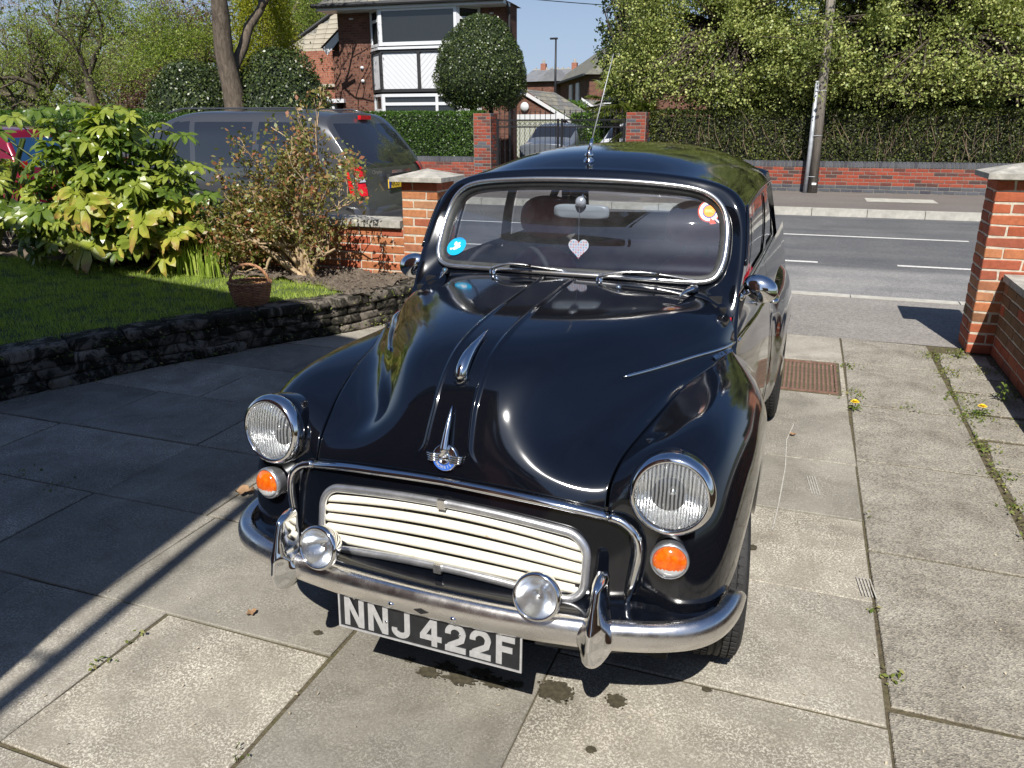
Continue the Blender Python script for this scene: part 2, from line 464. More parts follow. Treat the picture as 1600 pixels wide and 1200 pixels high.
    # vehicle paints
    def car(name, col, metal=0.0, rough=0.28):
        m = NT(name); m.set(color=col, metal=metal, rough=rough, coat=0.9, coatr=0.04); return m.m
    M['van_paint'] = car('graphite_paint', (0.105, 0.108, 0.115), 0.6)
    M['red_paint'] = car('cherry_red_paint', (0.20, 0.006, 0.022), 0.3)
    M['white_car'] = car('white_car_paint', (0.75, 0.75, 0.76))
    M['dark_car'] = car('dark_blue_paint', (0.16, 0.18, 0.21), 0.3)
    M['dark_plastic'] = simple('dark_plastic', (0.03, 0.03, 0.032), 0.5)
    M['yellow_plate'] = simple('yellow_plate', (0.80, 0.52, 0.015), 0.4)
    M['ink'] = simple('black_ink', (0.01, 0.01, 0.01), 0.5)
    M['blue_flat'] = simple('blue_print', (0.012, 0.05, 0.35), 0.4)
    M['cyan_flat'] = simple('cyan_print', (0.008, 0.36, 0.66), 0.4)
    M['white_flat'] = simple('white_print', (0.85, 0.85, 0.85), 0.5)
    M['orange_flat'] = simple('orange_print', (0.95, 0.30, 0.012), 0.4)
    M['red_flat'] = simple('red_print', (0.75, 0.08, 0.05), 0.4)
    M['pink_flat'] = simple('pink_print', (0.80, 0.22, 0.30), 0.5)
    M['yellow_petal'] = simple('yellow_petal', (0.85, 0.62, 0.01), 0.6)
    M['oil'] = simple('oil_stain', (0.055, 0.047, 0.028), 0.75, 0, 0.5, 60)
    M['dead_leaf'] = simple('dry_leaf', (0.28, 0.17, 0.09), 0.8, 0, 0.3, 30)
    M['bag'] = simple('pale_plastic', (0.55, 0.60, 0.60), 0.4)

    def leaf(name, stops, trans=0.35, rough=0.45, spec=0.4, scale=0.9):
        m = NT(name)
        a = m.n('Attribute'); a.attribute_name = 'rnd'
        f = m.noise(scale, 3, 0.6, m.n('NewGeometry').outputs['Position'])
        k = m.math('ADD', m.math('MULTIPLY', a.outputs['Fac'], 0.62), m.math('MULTIPLY', f, 0.5))
        c = m.ramp(k, stops)
        m.set(color=c, rough=rough, spec=spec)
        tr = m.n('BsdfTranslucent')
        m.l(m.mix(1.0, c, (1.5, 1.6, 0.7), 'MULTIPLY'), tr.inputs[0])
        mi = m.n('MixShader'); mi.inputs[0].default_value = trans
        m.l(m.b.outputs[0], mi.inputs[1]); m.l(tr.outputs[0], mi.inputs[2]); m.l(mi.outputs[0], m.out.inputs[0])
        return m.m
    M['leaf_hawthorn'] = leaf('hawthorn_leaf', [(0.2, (0.085, 0.12, 0.030)), (0.5, (0.235, 0.285, 0.075)), (0.85, (0.45, 0.46, 0.16))], 0.22, scale=1.6)
    M['leaf_dark'] = leaf('holly_leaf', [(0.2, (0.014, 0.026, 0.009)), (0.6, (0.045, 0.070, 0.018)), (0.9, (0.11, 0.14, 0.035))], 0.1, 0.38, 0.5)
    M['leaf_privet'] = leaf('privet_leaf', [(0.2, (0.022, 0.05, 0.008)), (0.6, (0.05, 0.11, 0.014)), (0.9, (0.10, 0.18, 0.025))], 0.3, 0.4)
    M['leaf_hedge2'] = leaf('dark_hedge_leaf', [(0.2, (0.028, 0.040, 0.011)), (0.6, (0.065, 0.085, 0.018)), (0.9, (0.15, 0.165, 0.035))], 0.25, 0.5)  # dark olive leaf tones for hedge, shrub row, undergrowth and distant wood
    M['leaf_gold'] = leaf('golden_conifer_leaf', [(0.2, (0.09, 0.11, 0.008)), (0.55, (0.21, 0.23, 0.012)), (0.9, (0.36, 0.35, 0.025))], 0.35, 0.6)
    M['leaf_spring'] = leaf('spring_leaf', [(0.2, (0.10, 0.15, 0.028)), (0.6, (0.21, 0.28, 0.05)), (0.9, (0.36, 0.40, 0.09))], 0.45, 0.5)
    M['leaf_purple'] = leaf('copper_leaf', [(0.2, (0.05, 0.022, 0.020)), (0.6, (0.11, 0.055, 0.045)), (0.9, (0.18, 0.10, 0.07))], 0.35, 0.5)
    M['leaf_rose'] = leaf('rose_leaf', [(0.15, (0.10, 0.13, 0.03)), (0.45, (0.20, 0.22, 0.06)), (0.62, (0.32, 0.27, 0.10)), (0.85, (0.33, 0.13, 0.07))], 0.35, 0.4, 0.5, 5)
    M['leaf_fatsia'] = leaf('fatsia_leaf', [(0.15, (0.055, 0.10, 0.016)), (0.5, (0.14, 0.21, 0.03)), (0.85, (0.31, 0.35, 0.055))], 0.32, 0.30, 0.6, 3)
    M['leaf_ivy'] = leaf('ivy_leaf', [(0.2, (0.03, 0.07, 0.01)), (0.6, (0.075, 0.15, 0.018)), (0.9, (0.14, 0.24, 0.03))], 0.3, 0.4)
    M['leaf_palm'] = leaf('palm_leaf', [(0.2, (0.07, 0.10, 0.02)), (0.6, (0.15, 0.19, 0.04)), (0.9, (0.25, 0.27, 0.07))], 0.3, 0.4)
    M['blossom'] = leaf('pink_blossom', [(0.2, (0.45, 0.20, 0.22)), (0.6, (0.60, 0.34, 0.36)), (0.9, (0.75, 0.55, 0.55))], 0.3, 0.7)
    M['grass'] = leaf('grass_blade', [(0.2, (0.19, 0.27, 0.035)), (0.6, (0.34, 0.45, 0.07)), (0.9, (0.54, 0.60, 0.16))], 0.35, 0.5, 0.3, 2.0)
    M['weed'] = leaf('weed_leaf', [(0.2, (0.08, 0.13, 0.02)), (0.6, (0.16, 0.20, 0.04)), (0.9, (0.30, 0.26, 0.12))], 0.3, 0.6, 0.3, 4)
    # yellowing fatsia leaf: brown towards the tips
    m = NT('yellowing_fatsia_leaf')
    c = m.coord()
    ln = m.n('VectorMath', operation='LENGTH'); m.l(c, ln.inputs[0])
    f = m.noise(9, 4, 0.7, m.n('NewGeometry').outputs['Position'])
    k = m.math('ADD', m.math('MULTIPLY', ln.outputs['Value'], 1.0), m.math('MULTIPLY', f, 0.55))
    cc = m.ramp(k, [(0.42, (0.26, 0.31, 0.035)), (0.62, (0.40, 0.38, 0.06)), (0.78, (0.34, 0.20, 0.06)), (0.92, (0.20, 0.09, 0.03))])
    m.set(color=cc, rough=0.4)
    tr = m.n('BsdfTranslucent'); m.l(cc, tr.inputs[0]); mi = m.n('MixShader'); mi.inputs[0].default_value = 0.3
    m.l(m.b.outputs[0], mi.inputs[1]); m.l(tr.outputs[0], mi.inputs[2]); m.l(mi.outputs[0], m.out.inputs[0])
    M['leaf_yellow'] = m.m


make_materials()


# ------------------------------------------------------------------ mesh helpers
def to_mesh(name, verts, faces, smooth=False, mat=None, attr=None):
    me = bpy.data.meshes.new(name)
    V = np.asarray(verts, dtype=np.float32)
    if isinstance(faces, np.ndarray):
        nf, k = faces.shape
        me.vertices.add(len(V)); me.vertices.foreach_set('co', V.ravel())
        me.loops.add(nf * k); me.loops.foreach_set('vertex_index', faces.astype(np.int32).ravel())
        me.polygons.add(nf)
        me.polygons.foreach_set('loop_start', np.arange(0, nf * k, k, dtype=np.int32))
        me.polygons.foreach_set('loop_total', np.full(nf, k, dtype=np.int32))
        me.update(calc_edges=True)
    else:
        me.from_pydata([tuple(v) for v in V], [], faces)
        me.update()
    if smooth:
        me.polygons.foreach_set('use_smooth', np.ones(len(me.polygons), dtype=bool))
    if mat is not None:
        me.materials.append(mat)
    if attr is not None:
        a = me.attributes.new('rnd', 'FLOAT', 'FACE')
        a.data.foreach_set('value', np.asarray(attr, dtype=np.float32))
    return me


def link(name, me, parent=None, loc=None, rot=None):
    o = bpy.data.objects.new(name, me)
    COL.objects.link(o)
    if parent is not None:
        o.parent = parent
    if loc is not None:
        o.location = loc
    if rot is not None:
        o.rotation_euler = rot
    return o


def thing(name, label, cat, loc=(0, 0, 0), rotz=0.0, group=None):
    o = bpy.data.objects.new(name, None)
    COL.objects.link(o)
    o.empty_display_size = 0.1
    o.location = loc
    o.rotation_euler = (0, 0, rotz)
    o['label'] = label
    o['category'] = cat
    if group:
        o['group'] = group
    return o


def tag(o, label, cat, group=None):
    o['label'] = label
    o['category'] = cat
    if group:
        o['group'] = group
    return o


def kind(o, k):
    o['kind'] = k
    return o


class MB:
    """collects shapes into one mesh"""
    def __init__(s):
        s.v = []; s.f = []

    def add(s, v, f):
        n = len(s.v)
        s.v.extend([tuple(p) for p in v])
        s.f.extend([tuple(i + n for i in q) for q in f])
        return s

    def box(s, c, d, rot=None):
        x, y, z = d[0] / 2, d[1] / 2, d[2] / 2
        P = [(-x, -y, -z), (x, -y, -z), (x, y, -z), (-x, y, -z), (-x, -y, z), (x, -y, z), (x, y, z), (-x, y, z)]
        F = [(0, 3, 2, 1), (4, 5, 6, 7), (0, 1, 5, 4), (1, 2, 6, 5), (2, 3, 7, 6), (3, 0, 4, 7)]
        if rot is not None:
            P = [rot @ Vector(p) for p in P]
        return s.add([(p[0] + c[0], p[1] + c[1], p[2] + c[2]) for p in P], F)

    def tube(s, pts, rad, n=8, cap=True, flat=1.0):
        pts = [Vector(p) for p in pts]
        if not hasattr(rad, '__len__'):
            rad = [rad] * len(pts)
        V = []; F = []
        up = Vector((0, 0, 1))
        prev = None
        for i, p in enumerate(pts):
            d = (pts[min(i + 1, len(pts) - 1)] - pts[max(i - 1, 0)])
            if d.length < 1e-9:
                d = Vector((0, 0, 1))
            d.normalize()
            if prev is None:
                a = d.cross(up)
                if a.length < 0.05:
                    a = d.cross(Vector((1, 0, 0)))
                a.normalize()
            else:
                a = prev - d * prev.dot(d)
                if a.length < 1e-6:
                    a = d.cross(up)
                a.normalize()
            prev = a
            b = d.cross(a)
            for k in range(n):
                t = 2 * math.pi * k / n
                V.append(p + a * (math.cos(t) * rad[i]) + b * (math.sin(t) * rad[i] * flat))
        for i in range(len(pts) - 1):
            for k in range(n):
                k2 = (k + 1) % n
                F.append((i * n + k, i * n + k2, (i + 1) * n + k2, (i + 1) * n + k))
        if cap:
            F.append(tuple(range(n - 1, -1, -1)))
            F.append(tuple((len(pts) - 1) * n + k for k in range(n)))
        return s.add(V, F)

    def lathe(s, prof, n=32, mtx=None, close=False):
        """prof: (radius, height along local z)"""
        V = []; F = []
        for r, h in prof:
            for k in range(n):
                t = 2 * math.pi * k / n
                V.append(Vector((math.cos(t) * r, math.sin(t) * r, h)))
        m = len(prof)
        for i in range(m - 1 + (1 if close else 0)):
            j = (i + 1) % m
            for k in range(n):
                k2 = (k + 1) % n
                F.append((i * n + k, i * n + k2, j * n + k2, j * n + k))
        if mtx is not None:
            V = [mtx @ v for v in V]
        return s.add(V, F)

    def grid(s, G, wrap=False):
        """G: array (n, m, 3)"""
        G = np.asarray(G, float)
        n, m = G.shape[:2]
        F = [(i * m + j, i * m + j + 1, (i + 1) * m + j + 1, (i + 1) * m + j) for i in range(n - 1) for j in range(m - 1)]
        return s.add(G.reshape(-1, 3), F)

    def poly(s, pts, thick=0.0, nrm=None):
        """flat polygon, optional thickness along nrm"""
        pts = [Vector(p) for p in pts]
        n = len(pts)
        if not thick:
            return s.add(pts, [tuple(range(n))])
        if nrm is None:
            nrm = (pts[1] - pts[0]).cross(pts[2] - pts[0]).normalized()
        q = [p - nrm * thick for p in pts]
        F = [tuple(range(n)), tuple(2 * n - 1 - i for i in range(n))]
        F += [(i, n + i, n + (i + 1) % n, (i + 1) % n) for i in range(n)]
        return s.add(pts + q, F)

    def build(s, name, mat=None, parent=None, smooth=False, loc=None, rot=None, auto=None, weld=False):
        me = bpy.data.meshes.new(name)
        me.from_pydata([tuple(v) for v in s.v], [], s.f)
        me.update()
        if smooth or auto is not None:
            me.polygons.foreach_set('use_smooth', np.ones(len(me.polygons), dtype=bool))
        if weld or auto is not None:
            bm = bmesh.new(); bm.from_mesh(me)
            if weld:
                bmesh.ops.remove_doubles(bm, verts=bm.verts, dist=0.0004)
            bmesh.ops.recalc_face_normals(bm, faces=bm.faces)
            if auto is not None:
                for e in bm.edges:
                    if len(e.link_faces) == 2 and e.calc_face_angle(0) > auto:
                        e.smooth = False
            bm.to_mesh(me); bm.free()
        if mat is not None:
            me.materials.append(mat)
        return link(name, me, parent, loc, rot)


def spline(P, n, t=None, closed=False):
    """natural cubic spline through P (k, ...) sampled at n places"""
    P = np.asarray(P, float)
    k = len(P)
    flat = P.reshape(k, -1)
    if k == 2:
        u = np.linspace(0, 1, n)[:, None]
        return (flat[0] * (1 - u) + flat[1] * u).reshape((n,) + P.shape[1:])
    if t is None:
        d = np.linalg.norm(np.diff(flat, axis=0), axis=1) / math.sqrt(max(1, flat.shape[1] // 3))
        t = np.concatenate([[0], np.cumsum(np.maximum(d, 1e-6) ** 0.6)])
    t = np.asarray(t, float)
    h = np.diff(t)
    A = np.zeros((k, k)); B = np.zeros((k, flat.shape[1]))
    A[0, 0] = A[-1, -1] = 1
    for i in range(1, k - 1):
        A[i, i - 1] = h[i - 1]; A[i, i] = 2 * (h[i - 1] + h[i]); A[i, i + 1] = h[i]
        B[i] = 6 * ((flat[i + 1] - flat[i]) / h[i] - (flat[i] - flat[i - 1]) / h[i - 1])
    Mo = np.linalg.solve(A, B)
    q = np.linspace(t[0], t[-1], n)
    idx = np.clip(np.searchsorted(t, q, side='right') - 1, 0, k - 2)
    a = (t[idx + 1] - q) / h[idx]; b = (q - t[idx]) / h[idx]
    hh = h[idx][:, None] ** 2 / 6
    a = a[:, None]; b = b[:, None]
    out = a * flat[idx] + b * flat[idx + 1] + ((a ** 3 - a) * Mo[idx] + (b ** 3 - b) * Mo[idx + 1]) * hh
    return out.reshape((n,) + P.shape[1:])


def surf(C, nu, nv):
    """control net (S, K, 3) -> grid (nu, nv, 3)"""
    C = np.asarray(C, float)
    rows = np.stack([spline(c, nv) for c in C])
    return spline(rows, nu)


def mirror(G):
    G = np.array(G, float); G[..., 0] *= -1
    return G[:, ::-1]


def full(G):
    """half grid with column 0 on the centre line -> full grid"""
    L = np.array(G[:, :0:-1], float); L[..., 0] *= -1
    return np.concatenate([L, G], axis=1)


def text_mesh(txt, size, extrude=0.0, offset=0.0):
    cu = bpy.data.curves.new('lettering', 'FONT')
    cu.body = txt; cu.size = size; cu.extrude = extrude; cu.offset = offset
    cu.align_x = 'CENTER'; cu.align_y = 'CENTER'; cu.resolution_u = 2
    o = bpy.data.objects.new('lettering', cu)
    me = bpy.data.meshes.new_from_object(o)
    bpy.data.objects.remove(o)
    return me

# ================================================================== SETTING
def sheet(name, pts, z, mat, k='structure'):
    m = MB(); m.poly([(x, y, z) for x, y in pts])
    o = m.build(name, mat)
    if k:
        kind(o, k)
    return o


def rect(x0, y0, x1, y1):
    return [(x0, y0), (x1, y0), (x1, y1), (x0, y1)]


sheet('ground', rect(-400, -120, 400, 700), -0.12, M['turf'])
drive_bed = sheet('driveway', rect(-5.2, -14, 1.36, 6.22), -0.0065, M['dirt'])
sheet('pavement', rect(-60, 6.22, 60, 7.82), -0.004, M['footway'])
sheet('road', rect(-80, 7.94, 80, 15.12), -0.03, M['road'])
far_path = sheet('far_pavement', rect(-60, 15.27, 60, 19.0), 0.085, M['footway2'])
sheet('patched_tarmac', rect(1.15, 16.9, 2.4, 17.7), 0.089, M['kerb'])
sheet('far_garden_ground', rect(-60, 19.3, 60, 40), 0.02, M['turf'])
sheet('far_drive', rect(-7.5, 18.9, -4.05, 40), 0.03, M['footway'])

# kerbs: stones 0.9 m long, dropped across the drive
def kerb(name, y0, y1, x0, x1, top, base):
    root = kind(MB().box(((x0 + x1) / 2, (y0 + y1) / 2, base - 0.06), (x1 - x0, y1 - y0 - 0.02, 0.08)).build(name, M['mortar_grey']), 'structure')
    me = None
    x = x0
    m = MB().box((0, 0, 0), (0.905, y1 - y0, top - base + 0.12))
    o = m.build('kerb_stone', M['kerb'], root)
    me = o.data
    b = o
    o.location = (x + 0.455, (y0 + y1) / 2, (top + base - 0.12) / 2)
    x += 0.915
    while x < x1 - 0.4:
        c = link('kerb_stone', me, root, (x + 0.455, (y0 + y1) / 2, (top + base - 0.12) / 2 + rng.uniform(-.003, .003)))
        x += 0.915
    return root


kerb('near_kerb', 7.82, 7.94, -12.3, 7.3, 0.003, -0.03)
kerb('far_kerb', 15.12, 15.27, -9, 9, 0.10, -0.03)

# painted lines
lines = MB()
for x0, x1, y in ((-2.9, 0.23, 9.93), (1.1, 5.4, 9.98), (-7.5, -3.8, 9.93), (-9.5, 2.22, 12.42), (3.6, 9, 12.42)):
    lines.poly([(x0, y - 0.05, -0.026), (x1, y - 0.05, -0.026), (x1, y + 0.05, -0.026), (x0, y + 0.05, -0.026)])
kind(lines.build('road_markings', M['road_paint']), 'structure')

# ---- paving slabs
def slab_mesh(w, d, mat, jit=0.0):
    h, b = 0.05, 0.003
    x, y = w / 2, d / 2
    j = lambda: rng.uniform(-jit, jit)
    c = [(-x + j(), -y + j()), (x + j(), -y + j()), (x + j(), y + j()), (-x + j(), y + j())]
    V = []
    for z, k in ((-h, 1.0), (-b, 1.0), (0, None)):
        for px, py in c:
            if k is None:
                V.append((px - math.copysign(b, px), py - math.copysign(b, py), z))
            else:
                V.append((px, py, z))
    F = [(8, 9, 10, 11)]
    for r in (0, 4):
        for i in range(4):
            F.append((r + i, r + (i + 1) % 4, r + 4 + (i + 1) % 4, r + 4 + i))
    return to_mesh('paving_slab', V, F, mat=mat)


def slab(x0, y0, x1, y1, mat, jit=0.005, gap=0.008, tilt=0.0035, dz=0.0):
    w, d = x1 - x0 - gap, y1 - y0 - gap
    link('paving_slab', slab_mesh(w, d, mat, jit), drive_bed,
         ((x0 + x1) / 2, (y0 + y1) / 2, rng.uniform(-0.0015, 0.0025) + dz * .3), (rng.uniform(-tilt, tilt), rng.uniform(-tilt, tilt), rng.uniform(-.003, .003)))


rows = [-1.36, -0.75, -0.14, 0.46, 1.07, 1.68, 2.28, 2.87, 3.47, 4.07, 4.67, 5.27, 5.75, 6.2]
stag = {-1.36: [-4.3, -3.4, -2.5, -1.86, -1.22], -0.75: [-4.3, -3.1, -2.15, -1.22], -0.14: [-4.3, -3.4, -2.5, -1.86, -1.22],
        0.46: [-4.6, -3.7, -2.78, -2.15, -1.22], 1.07: [-4.6, -3.72, -3.1, -2.49, -1.86, -1.22], 1.68: [-4.6, -3.72, -2.83, -2.17, -1.22],
        2.28: [-4.5, -3.72, -2.80, -2.22, -1.22], 2.87: [-4.4, -3.6, -2.79, -1.9, -1.22], 3.47: [-4.2, -3.3, -2.4, -1.22], 4.07: [-3.9, -2.8, -1.9, -1.22],
        4.67: [-3.7, -3.0, -2.1, -1.22], 5.27: [-3.4, -2.5, -1.22], 5.75: [-3.2, -2.1, -1.22]}
for a, b in zip(rows[:-1], rows[1:]):
    xs = stag[a]
    for x0, x1 in zip(xs[:-1], xs[1:]):
        slab(x0, a, x1, b, M['slab'])
for a, b in zip([-1.5, -0.6, 0.3, 1.04, 1.95, 2.87, 3.8, 4.7, 5.5], [-0.6, 0.3, 1.04, 1.95, 2.87, 3.8, 4.7, 5.5, 6.2]):
    slab(-1.22, a, -0.57, b, M['slab'])
ys = [-1.8, -1.2, -0.55, 0.1, 0.72, 1.33, 1.94, 2.56, 3.16, 3.74, 4.30, 4.80]
for a, b in zip(ys[:-1], ys[1:]):
    slab(-0.57, a, 0.37, b, M['slab'])
slab(-0.57, 4.80, -0.06, 5.52, M['slab']); slab(-0.57, 5.52, 0.37, 6.2, M['slab'])
slab(0.335, 4.80, 0.37, 5.52, M['slab'], 0.001)
ys = [-1.6, -0.7, 0.2, 1.12, 2.02, 2.92, 3.83, 4.66, 5.55, 6.2]
for a, b in zip(ys[:-1], ys[1:]):
    slab(0.37, a, 0.96, b, M['slab2'], 0.010, 0.017, 0.008)
ys = [-1.6, -0.9, -0.3, 0.35, 0.9, 1.6, 2.1, 2.55, 3.05, 3.42, 3.95, 4.33, 4.72, 5.12, 5.44, 5.78, 6.05]
for a, b in zip(ys[:-1], ys[1:]):
    slab(0.97 + rng.uniform(0, .02), a, 1.34, b, M['slab2'], 0.022, 0.03, 0.02, -0.004)

# rusty cast iron gully grate set in the paving
g = thing('drain_grate', 'rusty slotted iron drain grate set in the paving beside the black car', 'drain grate', (0.135, 5.16, 0))
MB().box((0, 0, -0.05), (0.37, 0.65, 0.03)).build('slot_bed', M['grate_dark'], g)
fr = MB()
for s in (-1, 1):
    fr.box((s * 0.178, 0, -0.012), (0.014, 0.65, 0.03)); fr.box((0, s * 0.318, -0.012), (0.342, 0.014, 0.03))
fr.build('frame', M['rust'], g)
ribm = MB().box((0, 0, 0), (0.013, 0.62, 0.022)).build('grate_bar', M['rust'], g, loc=(-0.155, 0, -0.013))
for i in range(1, 13):
    link('grate_bar', ribm.data, g, (-0.155 + i * 0.0258, 0, -0.013))
x = MB()
for j in range(-11, 12):
    x.box((0, j * 0.0275, -0.016), (0.33, 0.008, 0.018))
x.build('cross_bars', M['rust'], g)

# ---- brick builders
def brick_mesh(L, D, H, seed):
    r = np.random.RandomState(seed)
    b = 0.005
    V = []
    for sx in (-1, 1):
        for sy in (-1, 1):
            for sz in (-1, 1):
                p = np.array([sx * L / 2, sy * D / 2, sz * H / 2]) + r.uniform(-0.0028, 0.0028, 3)
                for ax in range(3):
                    q = p.copy()
                    for o in range(3):
                        if o != ax:
                            q[o] -= np.sign(p[o]) * b
                    V.append(q)
    bm = bmesh.new()
    for v in V:
        bm.verts.new(v)
    bmesh.ops.convex_hull(bm, input=bm.verts)
    me = bpy.data.meshes.new('brick'); bm.to_mesh(me); bm.free()
    return me


_bm = {}
def brick_data(L, D, H, mat, n=3):
    k = (round(L, 4), round(D, 4), round(H, 4), mat.name)
    if k not in _bm:
        _bm[k] = []
        for i in range(n):
            me = brick_mesh(L, D, H, i + int(L * 1000)); me.materials.append(mat); _bm[k].append(me)
    return _bm[k][rng.randint(n)]


def brick(parent, c, L, D, H, mat, rz=0.0, name='brick'):
    o = link(name, brick_data(L, D, H, mat), parent, c)
    o.rotation_euler = (rng.uniform(-.004, .004), rng.uniform(-.004, .004), rz + rng.uniform(-.006, .006))
    return o


def pinwheel(parent, cx, cy, z0, rows, size, mat, course=0.075, header=None):
    """square pier laid four bricks to a course"""
    L = size - 0.1025 - 0.01
    for r in range(rows):
        z = z0 + r * course + 0.0325
        mt = mat(r) if callable(mat) else mat
        s = size / 2
        for q in range(4):
            a = q * math.pi / 2
            off = (-s + L / 2) if r % 2 == 0 else (s - L / 2)
            p = Matrix.Rotation(a, 3, 'Z') @ Vector((off, -s + 0.05125, 0))
            brick(parent, (cx + p.x + rng.uniform(-.0015, .0015), cy + p.y + rng.uniform(-.0015, .0015), z), L, 0.1025, 0.065, mt, a)


def cap_mesh(w, over, h1, h2):
    a = w / 2 + over
    m = MB()
    V = [(-a, -a, 0), (a, -a, 0), (a, a, 0), (-a, a, 0), (-a, -a, h1), (a, -a, h1), (a, a, h1), (-a, a, h1), (0, 0, h2)]
    m.add(V, [(0, 3, 2, 1), (0, 1, 5, 4), (1, 2, 6, 5), (2, 3, 7, 6), (3, 0, 4, 7), (4, 5, 8), (5, 6, 8), (6, 7, 8), (7, 4, 8)])
    return m


def gate_pillar(name, label, cx, cy, z0, rows, mat):
    t = thing(name, label, 'brick pillar', (cx, cy, z0))
    MB().box((0, 0, rows * 0.075 / 2), (0.333, 0.333, rows * 0.075 - 0.002)).build('mortar', M['mortar'], t)
    pinwheel(t, 0, 0, 0.0, rows, 0.34, mat)
    cap_mesh(0.34, 0.075, 0.036, 0.10).build('cap_stone', M['coping'], t, loc=(0, 0, rows * 0.075 + 0.001))
    return t


right_pillar = gate_pillar('brick_pillar', 'red and orange brick gate pillar with concrete cap at the right end of the driveway', 1.365, 6.255, 0.0, 16,
            lambda r: M['brick_red'] if r in (0, 1, 2, 7, 8, 13, 14, 15) else (M['brick_brown'] if r == 3 and rng.rand() < .3 else (M['brick_red'] if rng.rand() < .35 else M['brick_orange'])))
left_pillar = gate_pillar('brick_pillar', 'orange brick gate pillar with pyramid cap beside the flower bed, behind the car mirror', -3.09, 6.255, 0.04, 14, lambda r: M['brick_red'] if r == 13 else M['brick_orange'])


def brick_wall(t, x0, x1, y, rows, mat, z0=0.0, depth=0.1025, axis='X', span=None, stuff_mat=None, L=0.215, course=0.075, flip=1):
    """stretcher courses along local x (or y) on the face at y; bricks outside span are joined into one part"""
    st = MB()
    P = L + 0.010
    for r in range(rows):
        off = (r % 2) * P / 2
        x = x0 - off
        while x < x1 - 0.02:
            a, b = max(x, x0), min(x + L, x1)
            if b - a > 0.04:
                c = (a + b) / 2
                mt = mat(r) if callable(mat) else mat
                zc = z0 + r * course + 0.0325
                pos = (c, y, zc) if axis == 'X' else (y, c, zc)
                LL = round((b - a) / 0.005) * 0.005
                if span is None or span[0] <= c <= span[1]:
                    brick(t, pos, LL, depth, 0.065, mt, 0 if axis == 'X' else math.pi / 2)
                else:
                    d = (b - a, depth, 0.065) if axis == 'X' else (depth, b - a, 0.065)
                    st.box(pos, d)
            x += P
    if st.v:
        o = st.build('far_bricks', stuff_mat or (mat(4) if callable(mat) else mat), t)
        kind(o, 'stuff')


# right boundary wall running back towards the viewer
t = thing('garden_wall', 'low brown brick boundary wall with concrete coping running back from the right gate pillar', 'brick wall', (1.35, 6.08, 0))
MB().box((0.11, -4.0, 0.265), (0.213, 8.0, 0.53)).build('mortar', M['mortar'], t)
brick_wall(t, -8.0, -0.012, 0.05, 7, lambda r: (M['brick_brown'] if (r > 1 and rng.rand() < .85) else M['brick_red']), axis='Y', span=(-2.7, 0), stuff_mat=M['brick_brown'])
k = MB().box((0, 0, 0), (0.27, 0.745, 0.045)).build('coping_slab', M['coping'], t, loc=(0.115, -0.39, 0.553))
for i in range(1, 10):
    link('coping_slab', k.data, t, (0.115, -0.39 - i * 0.76, 0.553))

# left front wall with coping, running away from the left pillar behind the bushes
t = thing('front_wall', 'low orange brick garden wall with stone coping behind the bushes, left of the pillar', 'brick wall', (-3.27, 6.12, 0))
MB().box((-4.5, 0.112, 0.35), (9.0, 0.217, 0.68)).build('mortar', M['mortar'], t)
brick_wall(t, -9.0, -0.006, 0.05, 9, lambda r: M['brick_orange'] if rng.rand() < .8 else M['brick_red'], z0=0.01, span=(-3.2, 0), stuff_mat=M['brick_dark'])
k = MB().box((0, 0, 0), (0.885, 0.30, 0.06)).build('coping_slab', M['coping'], t, loc=(-0.46, 0.11, 0.722))
for i in range(1, 10):
    link('coping_slab', k.data, t, (-0.46 - i * 0.9, 0.11, 0.722))

# wall across the road, right of the gate
FY = 19.0
def far_wall(label, x0, x1, span):
    t = thing('roadside_wall', label, 'brick wall', (x0, FY, 0.0))
    w = x1 - x0
    MB().box((w / 2, 0.12, 0.36), (w, 0.224, 0.72)).build('mortar', M['mortar_grey'], t)
    brick_wall(t, 0, w, 0.055, 3, M['brick_blue'], z0=0.02, span=span, stuff_mat=M['brick_blue'])
    brick_wall(t, 0, w, 0.055, 5, M['brick_far'], z0=0.245, span=span, stuff_mat=M['brick_far'])
    st = MB()
    n = int(w / 0.077)
    for i in range(n):
        st.box((0.04 + i * 0.077, 0.11, 0.685), (0.067, 0.225, 0.115))
    kind(st.build('coping_bricks', M['brick_blue'], t), 'stuff')
    return t


far_wall('low red brick wall with blue brick coping under the dark hedge across the road', -3.66, 12.0, (2.65, 7.6))
far_wall('low red brick wall below the clipped green hedge, left of the iron gate', -26.0, -8.02, (17.2, 18.0))


def far_pier(label, cx):
    t = thing('gate_pier', label, 'brick pillar', (cx, FY + 0.1, 0.0))
    MB().box((0, 0, 0.90), (0.462, 0.462, 1.79)).build('mortar', M['mortar_grey'], t)
    for r in range(24):
        for q in range(4):
            a = q * math.pi / 2
            if q == 2:
                continue
            for i, (xx, LL) in enumerate([(-0.1175, 0.215), (0.1075, 0.215)] if r % 2 else [(-0.17, 0.1025), (0.0, 0.215), (0.17, 0.1025)]):
                p = Matrix.Rotation(a, 3, 'Z') @ Vector((xx + (0.004 if r % 2 else 0), -0.235 + 0.025, 0))
                brick(t, (p.x, p.y, r * 0.075 + 0.0325), LL, 0.05, 0.065, M['brick_far'] if rng.rand() < .85 else M['brick_blue'], a)
    return t


far_pier('tall red brick gate pier left of the iron gate, beside the green hedge', -7.76)
far_pier('shaded red brick gate pier right of the iron gate, beside the palm', -3.88)

